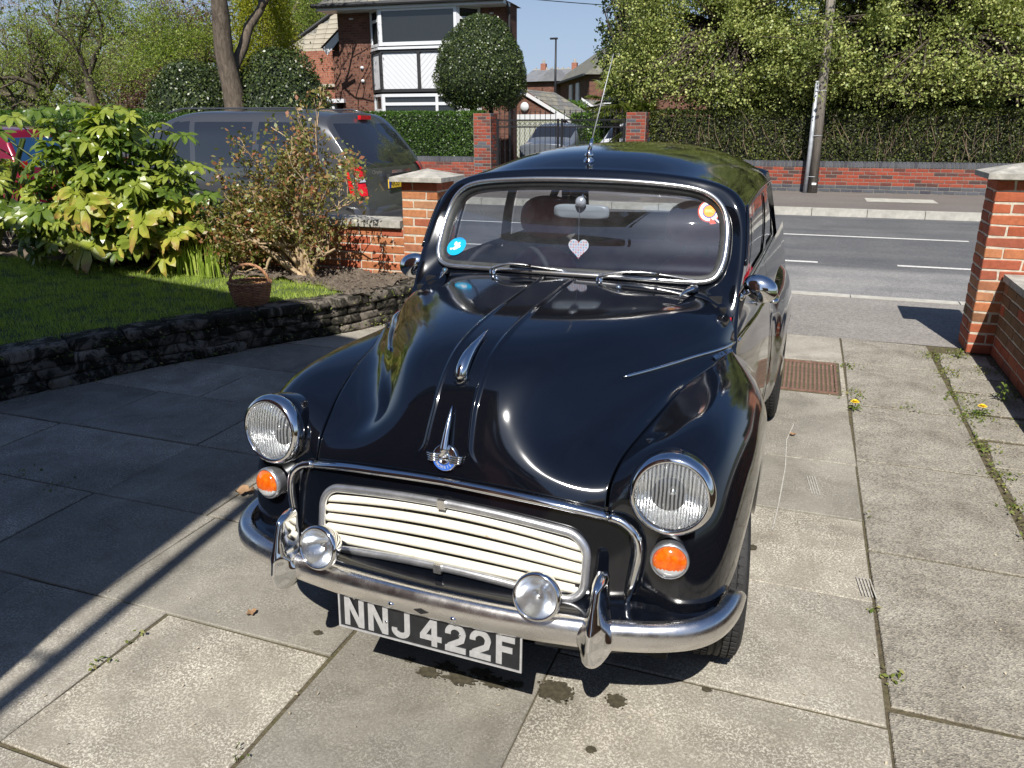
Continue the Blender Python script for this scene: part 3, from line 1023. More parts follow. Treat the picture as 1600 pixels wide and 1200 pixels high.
# ---- iron gates
def iron_gate(label, x0, x1):
    t = thing('iron_gate', label, 'gate', (x0, FY + 0.05, 0.03), group=None)
    w = x1 - x0
    for x in (0.03, w - 0.03):
        MB().box((x, 0, 0.82), (0.05, 0.05, 1.62)).build('gate_post', M['iron'], t)
    for z in (0.12, 1.44, 1.60):
        MB().box((w / 2, 0, z), (w - 0.12, 0.03, 0.035)).build('rail', M['iron'], t)
    n = int((w - 0.1) / 0.125)
    bar = MB().tube([(0, 0, 0.0), (0, 0, 1.72)], 0.008, 6); bar.lathe([(0.0, 1.80), (0.014, 1.745), (0.008, 1.71)], 6)
    bar.box((0, 0, 1.715), (0.05, 0.012, 0.012)); bar.lathe([(0.0, 0.80), (0.02, 0.83), (0.0, 0.86)], 6)
    me = None
    for i in range(n):
        x = 0.09 + i * (w - 0.18) / (n - 1)
        if me is None:
            o = bar.build('gate_bar', M['iron'], t, loc=(x, 0, 0.05)); me = o.data
        else:
            link('gate_bar', me, t, (x, 0, 0.05))
    sc = MB()
    for i in range(n - 1):
        x = 0.09 + (i + 0.5) * (w - 0.18) / (n - 1)
        sc.tube([(x + 0.045 * math.cos(a), 0, 1.52 + 0.045 * math.sin(a)) for a in np.linspace(0, 2 * math.pi, 11)], 0.006, 4, cap=False)
    sc.build('scrollwork', M['iron'], t)
    return t


iron_gate('left leaf of the black iron gate with spiked bars', -7.44, -5.80)
iron_gate('right leaf of the black iron gate, in front of the white car', -5.76, -4.16)

# ---- raised garden: retaining wall, soil, turf
FRONT = np.array([(-4.85, -0.6), (-4.72, 0.4), (-4.6, 1.3), (-4.5, 2.2), (-4.35, 2.95), (-4.14, 3.5), (-3.87, 4.05), (-3.66, 4.45), (-3.43, 4.8), (-3.2, 5.2), (-3.04, 5.65), (-2.96, 6.07)])
GZ = 0.275
fc = spline(FRONT, 80)
LAWN_BACK = np.array([(-3.3, 5.22), (-3.7, 5.5), (-4.3, 5.62), (-5.2, 5.5), (-5.9, 5.7), (-6.9, 5.68), (-9.0, 5.7), (-11.0, 5.7)])
soilpoly = [tuple(p + np.array([-0.10, 0.0])) for p in fc] + [(-3.26, 6.1), (-12, 6.1), (-12, -0.6)]
sheet('garden_soil', soilpoly, GZ - 0.03, M['soil'])
lawnpoly = [tuple(p + np.array([-0.14, 0.02])) for p in fc if p[1] < 5.2] + [tuple(p) for p in spline(LAWN_BACK, 30)] + [(-11, -0.6)]
sheet('lawn', lawnpoly, GZ - 0.012, M['turf'])
# lumpy soil bed
bed = []
NX, NY = 90, 16
for i in range(NX):
    for j in range(NY):
        x = -3.15 - 5.3 * i / (NX - 1)
        y0 = np.interp(-x, -LAWN_BACK[:, 0], LAWN_BACK[:, 1]) - 0.05
        y = y0 + (6.1 - y0) * j / (NY - 1)
        z = GZ - 0.02 + 0.05 * mnoise.fractal(Vector((x * 5, y * 5, 0)), 0.9, 2.0, 4) + 0.03
        bed.append((x, y, z))
G = np.array(bed).reshape(NX, NY, 3)
kind(MB().grid(G).build('flower_bed_soil', M['soil'], smooth=False), 'structure')
clods = MB()
for _ in range(700):
    x = rng.uniform(-5.4, -3.1); y0 = np.interp(-x, -LAWN_BACK[:, 0], LAWN_BACK[:, 1]); y = rng.uniform(y0 - .05, 6.05)
    r = rng.uniform(0.006, 0.022)
    a, b = rng.uniform(.6, 1.2), rng.uniform(.6, 1.2)
    clods.add([(x + r * a, y, GZ + .02), (x, y + r, GZ + .02), (x - r * b, y, GZ + .02), (x, y - r, GZ + .02), (x, y, GZ + .02 + r * 1.2)],
              [(0, 1, 4), (1, 2, 4), (2, 3, 4), (3, 0, 4)])
kind(clods.build('soil_clods', M['soil']), 'stuff')

rw = thing('retaining_wall', 'low mossy stone retaining wall curving along the edge of the raised lawn', 'stone wall', (0, 0, 0))
back = MB()
for a, b in zip(fc[:-1], fc[1:]):
    back.add([(a[0] - 0.20, a[1], -0.05), (b[0] - 0.20, b[1], -0.05), (b[0] - 0.20, b[1], GZ - 0.02), (a[0] - 0.20, a[1], GZ - 0.02),
              (a[0] - 0.035, a[1], -0.05), (b[0] - 0.035, b[1], -0.05), (b[0] - 0.035, b[1], GZ - 0.03), (a[0] - 0.035, a[1], GZ - 0.03)], [(4, 5, 6, 7), (3, 2, 6, 7)])
back.build('packed_earth', M['soil'], rw)


def stone_mesh(L, D, H, seed, rough=0.010):
    bm = bmesh.new()
    bmesh.ops.create_cube(bm, size=1)
    bmesh.ops.subdivide_edges(bm, edges=bm.edges, cuts=3, use_grid_fill=True)
    for v in bm.verts:
        p = v.co.copy()
        # round the corners a little
        q = Vector((math.copysign(abs(p.x * 2) ** 1.0, p.x), math.copysign(abs(p.y * 2), p.y), math.copysign(abs(p.z * 2), p.z)))
        r = sum(1 for c in q if abs(c) > .99)
        k = 0.93 if r == 3 else (0.97 if r == 2 else 1.0)
        v.co = Vector((p.x * L * k, p.y * D * k, p.z * H * k))
        n = mnoise.noise_vector(v.co * 14 + Vector((seed * 7.3, seed * 3.1, 0)))
        v.co += n * rough
    me = bpy.data.meshes.new('stone'); bm.to_mesh(me); bm.free(); me.materials.append(M['stone'])
    me.polygons.foreach_set('use_smooth', np.ones(len(me.polygons), dtype=bool))
    return me


seg = np.linalg.norm(np.diff(fc, axis=0), axis=1); cum = np.concatenate([[0], np.cumsum(seg)]); TOT = cum[-1]
def along(s):
    return np.array([np.interp(s, cum, fc[:, 0]), np.interp(s, cum, fc[:, 1])])
hs = [(0.0, 0.075), (0.072, 0.07), (0.14, 0.07), (0.21, 0.075)]
sd = 0
for ci, (z, hh) in enumerate(hs):
    s = -0.1 * ci
    while s < TOT:
        L = rng.uniform(0.16, 0.42) if ci < 3 else rng.uniform(0.28, 0.6)
        e = min(s + L, TOT); a = max(s, 0)
        if e - a > 0.06:
            p, q = along(a), along(e); c = (p + q) / 2; ang = math.atan2(q[1] - p[1], q[0] - p[0])
            nrm = np.array([math.sin(ang), -math.cos(ang)])
            D = rng.uniform(0.13, 0.19) if ci < 3 else 0.24
            c = c - nrm * (D / 2 - rng.uniform(-0.012, 0.012)) + nrm * (0.02 if ci == 3 else 0)
            sd += 1
            link('stone', stone_mesh(np.linalg.norm(q - p) - 0.008, D, hh - 0.004, sd), rw, (c[0], c[1], z + hh / 2 + rng.uniform(-.004, .004)), (0, rng.uniform(-.03, .03), ang))
        s = e if e < TOT else TOT + 1

# blades for the lawn and scattered growth
def blades(name, pts, h, w, mat, lean=0.4, zb=GZ, parent=None):
    n = len(pts)
    pts = np.asarray(pts); hgt = h * rng.uniform(0.5, 1.2, n); a = rng.uniform(0, 2 * math.pi, n)
    d = np.stack([np.cos(a), np.sin(a)], 1); l = rng.uniform(0, 2 * math.pi, n); ln = rng.uniform(0, lean, n) * hgt
    base = np.concatenate([pts[:, :2], np.full((n, 1), zb) if pts.shape[1] == 2 else pts[:, 2:3]], 1)
    ww = w * rng.uniform(0.6, 1.3, n)
    b0 = base.copy(); b0[:, :2] -= d * ww[:, None] / 2
    b1 = base.copy(); b1[:, :2] += d * ww[:, None] / 2
    tip = base.copy(); tip[:, 0] += np.cos(l) * ln; tip[:, 1] += np.sin(l) * ln; tip[:, 2] += hgt
    V = np.stack([b0, b1, tip], 1).reshape(-1, 3)
    F = np.arange(3 * n).reshape(-1, 3)
    o = link(name, to_mesh(name, V, F, mat=mat, attr=rng.rand(n)), parent)
    return kind(o, 'stuff')


def inpoly(P, poly):
    poly = np.asarray(poly); x, y = P[:, 0], P[:, 1]; c = np.zeros(len(P), bool)
    j = len(poly) - 1
    for i in range(len(poly)):
        xi, yi = poly[i]; xj, yj = poly[j]
        m = ((yi > y) != (yj > y)) & (x < (xj - xi) * (y - yi) / (yj - yi + 1e-12) + xi)
        c ^= m; j = i
    return c


P = np.stack([rng.uniform(-8.8, -3.1, 150000), rng.uniform(2.2, 5.9, 150000)], 1)
P = P[inpoly(P, lawnpoly)]
# tufted: keep more where noise is high
keep = np.array([0.55 + 0.9 * mnoise.noise(Vector((p[0] * 6, p[1] * 6, 0))) for p in P]) > rng.rand(len(P)) * 0.9
blades('grass', P[keep], 0.038, 0.0045, M['grass'], 0.8, GZ - 0.012)

# ================================================================== VEGETATION
def unit(v):
    return v / np.maximum(np.linalg.norm(v, axis=-1, keepdims=True), 1e-9)


def leaf_quads(P, size, nrm=None, spread=1.0, aspect=0.55, droop=0.0):
    """one bent rhombus per point; returns V, F"""
    n = len(P)
    s = size * rng.uniform(0.55, 1.3, n)
    d = unit(rng.normal(size=(n, 3)))
    if nrm is not None:
        nn = unit(nrm + spread * rng.normal(size=(n, 3)))
    else:
        nn = unit(rng.normal(size=(n, 3)) + np.array([0, 0, 0.5]))
    d = unit(d - nn * np.sum(d * nn, 1, keepdims=True))
    d[:, 2] -= droop; d = unit(d)
    w = unit(np.cross(nn, d))
    L = s[:, None]
    a = P - d * L * 0.5
    b = P + w * L * aspect * 0.5 + nn * L * 0.06
    c = P + d * L * 0.5
    e = P - w * L * aspect * 0.5 + nn * L * 0.06
    V = np.stack([a, b, c, e], 1).reshape(-1, 3)
    return V, np.arange(4 * n).reshape(-1, 4)


def leaf_obj(name, P, size, mat, parent=None, nrm=None, spread=1.0, aspect=0.55, droop=0.0, stuff=False):
    V, F = leaf_quads(P, size, nrm, spread, aspect, droop)
    o = link(name, to_mesh(name, V, F, mat=mat, attr=rng.rand(len(P))), parent)
    if stuff:
        kind(o, 'stuff')
    return o


def grow(base, direction, length, radius, depth, rs, spread=0.6, up=0.15, seg=5, kids=(2, 4), shrink=0.68, wob=0.18):
    """recursive branching; returns (tubes, tips)"""
    tubes, tips = [], []
    def rec(p, d, L, r, k):
        pts, rad = [p.copy()], [r]
        d = d.copy()
        for i in range(seg):
            d = d + rs.normal(0, wob, 3) * (0.5 if k == depth else 1); d[2] += up * 0.3
            d /= np.linalg.norm(d)
            p = p + d * L / seg
            pts.append(p.copy()); rad.append(r * (1 - 0.45 * (i + 1) / seg))
            if k <= depth - 2 and i > 1:
                tips.append((p.copy(), d.copy(), k))
        tubes.append((pts, rad, k))
        if k == 0:
            tips.append((p.copy(), d.copy(), 0)); return
        for _ in range(rs.randint(kids[0], kids[1] + 1)):
            j = rs.randint(max(1, seg - 3), seg + 1)
            nd = d + rs.normal(0, spread, 3); nd[2] += up
            nd /= np.linalg.norm(nd)
            rec(pts[j].copy(), nd, L * shrink * rs.uniform(0.75, 1.15), rad[j] * 0.68, k - 1)
    rec(np.array(base, float), np.array(direction, float) / np.linalg.norm(direction), length, radius, depth)
    return tubes, tips


def wood(tubes, name, mat, parent, minr=0.0, nside=6):
    m = MB()
    for pts, rad, k in tubes:
        if rad[0] < minr:
            continue
        m.tube(pts, [max(r, 0.004) for r in rad], nside if rad[0] > 0.05 else (4 if rad[0] > .02 else 3), cap=False)
    return m.build(name, mat, parent, smooth=True)


def leafy_tree(name, label, cat, base, height, radius, lean, seed, mat, leaf_size, per_tip, clump, bark=None, depth=4, spread=0.6, up=0.15, group=None, trunk_frac=0.42, kids=(2, 4), stuff_leaf=True):
    rs = np.random.RandomState(seed)
    t = thing(name, label, cat, base, group=group)
    d = np.array([lean[0], lean[1], 1.0])
    tubes, tips = grow((0, 0, -0.1), d, height * trunk_frac, radius, depth, rs, spread, up, kids=kids)
    tr = [tubes[0]]
    wood(tr, 'trunk', bark or M['bark'], t, nside=12)
    if len(tubes) > 1:
        wood(tubes[1:], 'branches', bark or M['bark'], t)
    if per_tip:
        P = np.concatenate([tp[0] + rs.normal(0, clump, (per_tip, 3)) * np.array([1, 1, 0.8]) for tp in tips])
        leaf_obj('crown', P, leaf_size, mat, t)
    return t, tips


def shell_points(n, rx, ry, rz, rs, power=0.35, zmin=-1.0, lump=0.22, lf=1.6):
    """points inside an uneven ellipsoid, thickest towards its skin; returns P, outward"""
    d = unit(rs.normal(size=(n, 3)))
    d = d[d[:, 2] > zmin]
    r = rs.rand(len(d)) ** power
    k = np.array([1 + lump * mnoise.fractal(Vector(tuple(v * lf)), 0.8, 2.0, 3) for v in d])
    P = d * (r * k)[:, None] * np.array([rx, ry, rz])
    return P, d


# ---- clipped green hedge across the road (left of the gate)
def hedge(label, x0, x1, y0, y1, z0, z1, n, size, mat, core, seed, lump=0.05, round_top=0.1, spread=0.9, name='hedge'):
    rs = np.random.RandomState(seed)
    t = thing(name, label, 'hedge', ((x0 + x1) / 2, (y0 + y1) / 2, z0))
    w, d, h = x1 - x0, y1 - y0, z1 - z0
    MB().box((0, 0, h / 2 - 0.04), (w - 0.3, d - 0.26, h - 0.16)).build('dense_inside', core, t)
    A = np.array([w * h, w * d, d * h, d * h], float)
    cnt = (n * A / A.sum()).astype(int)
    Ps, Ns = [], []
    for i, c in enumerate(cnt):
        u, v = rs.rand(c), rs.rand(c)
        dep = np.abs(rs.normal(0, 0.05, c))
        if i == 0:
            P = np.stack([(u - .5) * w, -d / 2 + dep, v * h], 1); N = np.tile([0, -1, 0.25], (c, 1))
        elif i == 1:
            P = np.stack([(u - .5) * w, (v - .5) * d, h - dep], 1); N = np.tile([0, -0.2, 1], (c, 1))
        elif i == 2:
            P = np.stack([w / 2 - dep, (u - .5) * d, v * h], 1); N = np.tile([1, 0, 0.2], (c, 1))
        else:
            P = np.stack([-w / 2 + dep, (u - .5) * d, v * h], 1); N = np.tile([-1, 0, 0.2], (c, 1))
        bumpn = np.array([mnoise.fractal(Vector((p[0] * 1.4, p[1] * 1.4, p[2] * 1.8 + seed)), 0.8, 2.0, 3) for p in P])
        P = P + N * (bumpn * lump)[:, None]
        e = np.clip((P[:, 2] - (h - 0.18)) / 0.18, 0, 1)
        P[:, 1] += e * e * round_top * np.where(P[:, 1] < 0, 1, -1) * np.clip(np.abs(P[:, 1]) / (d / 2), 0, 1)
        Ps.append(P); Ns.append(N)
    leaf_obj('leaves', np.concatenate(Ps), size, mat, t, np.concatenate(Ns).astype(float), spread, stuff=True)
    return t


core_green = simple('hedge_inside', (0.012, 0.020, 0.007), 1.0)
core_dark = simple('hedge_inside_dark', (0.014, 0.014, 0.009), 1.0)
hedge('bright green clipped privet hedge on a low wall across the road, left of the gate', -26, -8.05, 19.25, 20.1, 0.62, 1.87, 62000, 0.052, M['leaf_privet'], core_green, 3)
hedge('rough dark shrub row behind the dark hedge, under the hawthorn trees', -2.6, 11, 22.6, 23.6, 0.0, 2.75, 15000, 0.10, M['leaf_hedge2'], core_dark, 9, lump=0.25)
hedge('second lower clipped hedge behind the first, far left below the trees', -40, -18.0, 21.2, 22.4, 0.0, 2.05, 9000, 0.12, M['leaf_privet'], core_green, 4)

# ---- dark twiggy hedge across the road (right of the gate)
h2 = hedge('tall dark twiggy hedge above the red brick wall across the road, right of the gate', -3.65, 12, 19.22, 20.2, 0.55, 1.82, 60000, 0.055, M['leaf_hedge2'], core_dark, 5, lump=0.10, spread=1.2)
rs = np.random.RandomState(11)
tw = MB()
for _ in range(300):
    x = rs.uniform(-7.6, 7.6); z = rs.uniform(-0.0, 0.7); L = rs.uniform(0.25, 0.7)
    a = rs.normal(0, 0.35); y = -0.50 + rs.uniform(-0.03, 0.10)
    tw.tube([(x, y, z), (x + a * L * .5 + rs.normal(0, .03), y + rs.normal(0, .03), z + L * .5), (x + a * L, y + rs.normal(0, .04), z + L)], [0.007, 0.005, 0.003], 3, cap=False)
kind(tw.build('twigs', M['twig'], h2), 'stuff')

# ---- big spring hawthorn trees over the dark hedge
def canopy(label, base, blobs, seed, mat, n, leaf_size, trunks, name='hawthorn_tree', cat='tree', bark=None, power=0.55, zoff=0.0, aspect=0.7):
    rs = np.random.RandomState(seed)
    t = thing(name, label, cat, base)
    for i, (pts, rad) in enumerate(trunks):
        p = spline(np.array(pts, float), 12)
        MB().tube([tuple(q) for q in p], list(np.linspace(rad[0], rad[1], 12)), 10, cap=False).build('trunk' if i == 0 else 'limb', bark or M['bark'], t, smooth=True)
    br = MB()
    cl = []
    tot = sum(b[3] * b[4] * b[5] for b in blobs)
    for (bx, by, bz, rx, ry, rz) in blobs:
        k = int(n * (rx * ry * rz) / tot / 26)
        P, d = shell_points(int(k * 1.7), rx, ry, rz, rs, power)
        P += np.array([bx, by, bz])
        nn_ = np.array([mnoise.noise(Vector((q[0] * .95 + seed, q[1] * .7, q[2] * 1.15))) for q in P])
        P = P[nn_ > -0.13]
        cl.append(P[:k])
        top = np.array(trunks[0][0][-1], float)
        for q in P[::max(1, len(P) // 50)]:
            mid = (top * 0.4 + q * 0.6) + rs.normal(0, 0.25, 3)
            br.tube([tuple(top + rs.normal(0, .12, 3)), tuple(mid), tuple(q)], [0.05, 0.025, 0.008], 4, cap=False)
    br.build('branches', bark or M['bark_dark'], t, smooth=True)
    cl = np.concatenate(cl)
    # each clump is a small spray of leaves around a twig
    ax = unit(rs.normal(size=(len(cl), 3))); ax[:, 2] -= 0.15
    P = []
    for _ in range(26):
        P.append(cl + ax * rs.uniform(-0.30, 0.30, (len(cl), 1)) + rs.normal(0, 0.075, (len(cl), 3)))
    P = np.concatenate(P)
    leaf_obj('crown', P, leaf_size, mat, t, aspect=aspect)
    return t


canopy('wide pale green hawthorn tree spreading over the dark hedge, beside the palm', (-1.65, 21.0, 0.0),
       [(-1.4, 0, 4.2, 1.9, 1.9, 2.2), (0.6, -0.2, 3.9, 1.9, 2.0, 2.3), (-0.6, 0.2, 6.0, 2.4, 2.0, 1.7), (-2.2, 0.2, 2.8, 1.3, 1.5, 1.0), (1.2, -0.6, 2.6, 1.5, 1.6, 0.9), (-0.5, -0.8, 2.6, 1.5, 1.4, 0.8), (-0.4, -1.7, 2.3, .9, .5, .5), (-1.6, -1.7, 2.5, .8, .5, .5)], 21, M['leaf_hawthorn'], 200000, 0.066,
       [([(0.2, 0, 0), (0.1, 0, 1.3), (-0.2, 0.1, 2.4), (-0.3, 0, 3.6)], (0.17, 0.09)), ([(-0.1, 0, 1.6), (-0.9, 0, 2.6), (-1.6, 0.1, 3.8)], (0.09, 0.03))])
canopy('wide green hawthorn tree behind the utility pole and dark hedge', (2.3, 21.0, 0.0),
       [(-0.9, 0, 4.0, 1.9, 2.1, 2.2), (0.8, 0, 4.1, 1.9, 2.1, 2.3), (0.0, 0.1, 6.2, 2.8, 2.0, 1.7), (-1.5, -1.0, 2.7, 1.4, 1.4, 0.9), (0.7, -1.1, 2.6, 1.6, 1.4, 0.8), (-0.4, 0, 2.8, 2.0, 1.0, 0.9), (-2.1, -2.0, 3.4, 1.5, 1.0, 1.2), (-1.6, -2.1, 5.0, 2.0, 1.1, 1.3), (-0.6, -1.9, 2.35, 1.0, .5, .55), (1.4, -1.9, 2.3, .9, .5, .5)], 22, M['leaf_hawthorn'], 200000, 0.066,
       [([(0.0, 0, 0), (0.15, 0, 1.4), (0, 0.1, 2.5), (0.1, 0, 3.6)], (0.16, 0.09)), ([(0.1, 0, 1.7), (0.9, 0, 2.7), (1.4, 0.1, 3.8)], (0.09, 0.03))])
canopy('green hawthorn tree with a leaning forked trunk at the far right behind the hedge', (5.2, 21.0, 0.0),
       [(0.2, 0, 4.4, 1.9, 1.6, 1.9), (-1.2, 0, 3.7, 1.4, 1.3, 1.4), (1.9, 0.3, 4.0, 1.7, 1.5, 2.2), (-0.2, 0.2, 6.3, 2.6, 1.8, 1.6)], 23, M['leaf_hawthorn'], 130000, 0.066,
       [([(-1.05, -0.4, 0.3), (-0.75, -0.3, 1.1), (-0.2, -0.2, 2.0), (0.5, 0, 3.2), (0.9, 0, 4.4)], (0.22, 0.10)), ([(-0.5, -0.3, 1.6), (-0.25, -0.2, 2.4), (-0.3, -0.1, 3.8)], (0.10, 0.04)),
        ([(-1.1, -0.3, 0.4), (-1.0, -0.2, 1.6), (-1.25, 0, 2.9)], (0.05, 0.03)), ([(-0.9, -0.3, 0.6), (-0.7, -0.2, 1.8), (-0.85, 0, 2.9)], (0.04, 0.03))])
canopy('dark evergreen tree with a dense crown behind the palm', (-5.5, 26.0, 0.0),
       [(0, 0, 4.3, 1.2, 1.2, 2.4), (0.3, 0, 6.8, 1.2, 1.2, 1.7)], 24, M['leaf_dark'], 20000, 0.12,
       [([(0, 0, 0), (0, 0, 1.5), (0, 0, 3.0)], (0.18, 0.08))], name='evergreen_tree')

# ---- clipped holly standard by the gate
def ball(name, label, cat, base, r, zc, n, size, mat, seed, stem=None, zmin=-0.8, lump=0.05, shape=None, core=True):
    rs = np.random.RandomState(seed)
    t = thing(name, label, cat, base)
    P, d = shell_points(n, 1, 1, 1, rs, 0.10, zmin, lump)
    if shape:
        w = np.array([shape(z) for z in P[:, 2]]); P[:, 0] *= w; P[:, 1] *= w
    P = P * np.array(r) + np.array([0, 0, zc])
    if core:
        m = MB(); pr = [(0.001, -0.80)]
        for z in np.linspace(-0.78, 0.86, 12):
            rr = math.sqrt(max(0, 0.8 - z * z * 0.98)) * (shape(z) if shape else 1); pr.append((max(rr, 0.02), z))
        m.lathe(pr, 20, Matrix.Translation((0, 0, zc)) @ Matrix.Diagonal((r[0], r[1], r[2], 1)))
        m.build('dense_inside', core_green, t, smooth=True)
    leaf_obj('crown', P, size, mat, t, nrm=d, spread=0.75, aspect=0.62)
    if stem:
        for i, (pts, ra) in enumerate(stem):
            MB().tube(pts, ra, 8).build('trunk', M['bark_dark'], t, smooth=True)
    return t


ball('topiary_tree', 'dome shaped clipped holly tree on a thick stem in front of the white bay window', 'tree', (-8.62, 21.0, 0.0), (1.25, 1.25, 1.30), 3.03, 34000, 0.056, M['leaf_dark'], 31,
     stem=[([(-0.25, 0, 0), (-0.22, 0, 1.4), (-0.3, 0, 2.4)], 0.11), ([(0.28, 0, 0), (0.30, 0, 1.4), (0.22, 0, 2.4)], 0.07)], zmin=-0.88, lump=0.08, shape=lambda z: 1.0 + 0.30 * (-z) if z < 0 else 1.0 - 0.24 * z)
ball('holly_bush', 'rounded dark glossy holly bush behind the hedge, left of the tree trunk', 'bush', (-18.3, 20.9, 0.0), (1.5, 1.4, 1.85), 1.6, 26000, 0.085, M['leaf_dark'], 32, zmin=-0.6, lump=0.12)
ball('holly_bush', 'large dark holly bush behind the hedge, under the golden conifer', 'bush', (-15.15, 21.0, 0.0), (1.55, 1.4, 2.15), 1.55, 26000, 0.085, M['leaf_dark'], 33, zmin=-0.6, lump=0.12)

# ---- golden conifer
rs = np.random.RandomState(41)
t = thing('golden_conifer', 'golden green conifer rising behind the dark holly bush, left of the brick house', 'tree', (-16.75, 22.6, 0))
MB().tube([(0, 0, 0), (0, 0, 3), (0.1, 0, 6.8)], [0.2, 0.14, 0.04], 8).build('trunk', M['bark'], t, smooth=True)
n = 2300
cz = rs.uniform(1.8, 7.6, n); rad = (1.1 * np.clip((8.2 - cz) / 5.0, 0.25, 1)) * rs.rand(n) ** 0.35; a = rs.uniform(0, 6.283, n)
Cc = np.stack([np.cos(a) * rad, np.sin(a) * rad, cz - rad * 0.12], 1)
P = np.concatenate([Cc + rs.normal(0, 0.10, (n, 3)) + np.stack([np.cos(a), np.sin(a), -0.3 + 0 * a], 1) * rs.uniform(-.05, .28, (n, 1)) for _ in range(22)])
leaf_obj('crown', P, 0.07, M['leaf_gold'], t, aspect=0.5)

# ---- the old tree trunk with sparse spring leaves (ivy at its foot)
t, tips = leafy_tree('roadside_tree', 'leaning tree with rough brown trunk and thin spring leaves between the two holly bushes', 'tree', (-15.9, 19.7, 0.5), 9.5, 0.36, (0.09, 0.0), 51, M['leaf_spring'], 0.075, 16, 0.28, depth=4, trunk_frac=0.55)
# ---- background trees at the left: bare branches with first leaves
specs = [
    ('tall tree with thick leaning trunk and fresh yellow-green leaves at the far left edge', (-30.5, 25.5, 0), 10.5, 0.42, (0.02, 0), 61, 'leaf_spring', 7, 5),
    ('half bare tree with forked dark trunk behind the left hedge, second from the edge', (-26.6, 25.0, 0), 9.5, 0.26, (-0.05, 0), 62, 'leaf_spring', 8, 5),
    ('copper purple tree behind the left hedge, left of the holly bush', (-24.2, 27.5, 0), 9.5, 0.24, (-0.12, 0), 63, 'leaf_purple', 24, 5),
    ('tree with dense fresh green leaves behind the copper purple tree', (-25.5, 33.0, 0), 12.0, 0.26, (0.05, 0), 64, 'leaf_spring', 26, 5),
    ('slender bare tree behind the left hedge with ivy-green twigs, right of the copper tree', (-21.0, 24.5, 0), 8.5, 0.18, (0.06, 0), 65, 'leaf_spring', 10, 5),
    ('distant leafy tree closing the gap above the holly bushes', (-22.5, 36.0, 0), 13.0, 0.3, (0.0, 0), 66, 'leaf_spring', 26, 5),
    ('distant green tree at the far left behind the thick trunk', (-39.5, 36.0, 0), 13.0, 0.34, (0.0, 0), 67, 'leaf_hawthorn', 26, 5),
    ('pale green tree rising beside the slate roof, left of the brick house', (-19.6, 31.0, 0), 11.5, 0.24, (0.03, 0), 68, 'leaf_spring', 16, 5),
]
for lab, b, hgt, r, ln, sd, mt, per, dep in specs:
    leafy_tree('background_tree', lab, 'tree', b, hgt * 1.12, r * 1.15, ln, sd, M[mt], 0.075, max(4, int(per * .75)), 0.30, depth=dep, kids=(3, 4), spread=0.72, up=0.05, trunk_frac=0.32)
# understory mass behind the left hedge
rs = np.random.RandomState(71)
n = 12000
P = np.stack([rs.uniform(-46, -17, n), rs.uniform(24, 36, n), np.abs(rs.normal(0, 1.6, n)) + 0.5], 1)
o = leaf_obj('undergrowth', P, 0.17, M['leaf_hedge2'], stuff=True, aspect=.7)
n = 26000
P = np.stack([rs.uniform(-120, -33, n), rs.uniform(55, 75, n), rs.uniform(0, 13.5, n) * rs.uniform(.5, 1.1, n)], 1)
k = np.array([mnoise.fractal(Vector((p[0] * .22, 0, p[2] * .35)), .8, 2.0, 3) for p in P]) > -0.05
o = leaf_obj('distant_wood', P[k], 0.42, M['leaf_spring'], stuff=True, aspect=.7)
o = leaf_obj('distant_dark_wood', P[~k][:9000], 0.5, M['leaf_hedge2'], stuff=True, aspect=.7)
n = 16000
P = np.stack([rs.uniform(-62, -19, n), rs.uniform(27, 42, n), rs.uniform(0.5, 9.5, n)], 1)
leaf_obj('bare_branches', P, 1.15, M['twig'], stuff=True, aspect=.022)
ball('copper_bush', 'rounded copper brown bush behind the hedge, left of the holly bush', 'bush', (-21.3, 23.0, 0.0), (1.6, 1.4, 1.7), 1.7, 9000, 0.09, M['leaf_purple'], 34, zmin=-0.5, lump=0.2, core=False)

# ---- palm beside the right gate pier
rs = np.random.RandomState(81)
def palm(label, base, h, nf):
    t = thing('fan_palm', label, 'palm', base)
    MB().tube([(0, 0, 0), (0, 0, h)], [0.11, 0.09], 8).build('trunk', M['bark_dark'], t, smooth=True)
    m = MB(); st = MB()
    for i in range(nf):
        a = rs.uniform(0, 6.283); e = rs.uniform(-0.5, 1.3)
        d = Vector((math.cos(a) * math.cos(e), math.sin(a) * math.cos(e), math.sin(e)))
        L = rs.uniform(0.35, 0.6)
        c = Vector((0, 0, h)) + d * L
        st.tube([(0, 0, h), tuple(c)], 0.008, 3, cap=False)
        s = d.cross(Vector((0, 0, 1))).normalized(); u = s.cross(d)
        for k in range(18):
            b = (k / 17 - .5) * 3.6
            q = (d * math.cos(b) + s * math.sin(b)).normalized()
            w = q.cross(u) * 0.014
            l2 = 0.42 * rs.uniform(.85, 1.1)
            m.add([c - w, c + w, c + q * l2 * .7 + w * 1.2 - u * 0.02, c + q * l2 + Vector((0, 0, -0.09)), c + q * l2 * .7 - w * 1.2 - u * .02], [(0, 1, 2, 3, 4)])
    st.build('leaf_stalks', M['leaf_palm'], t)
    o = m.build('fronds', M['leaf_palm'], t)
    a = o.data.attributes.new('rnd', 'FLOAT', 'FACE'); a.data.foreach_set('value', rs.rand(len(o.data.polygons)).astype(np.float32))
    return t


palm('shaggy fan palm behind the iron gate, left of the right gate pier', (-4.9, 21.3, 0), 2.05, 34)
palm('smaller yellowish fan palm low beside the right gate pier', (-4.15, 20.6, 0), 1.55, 16)

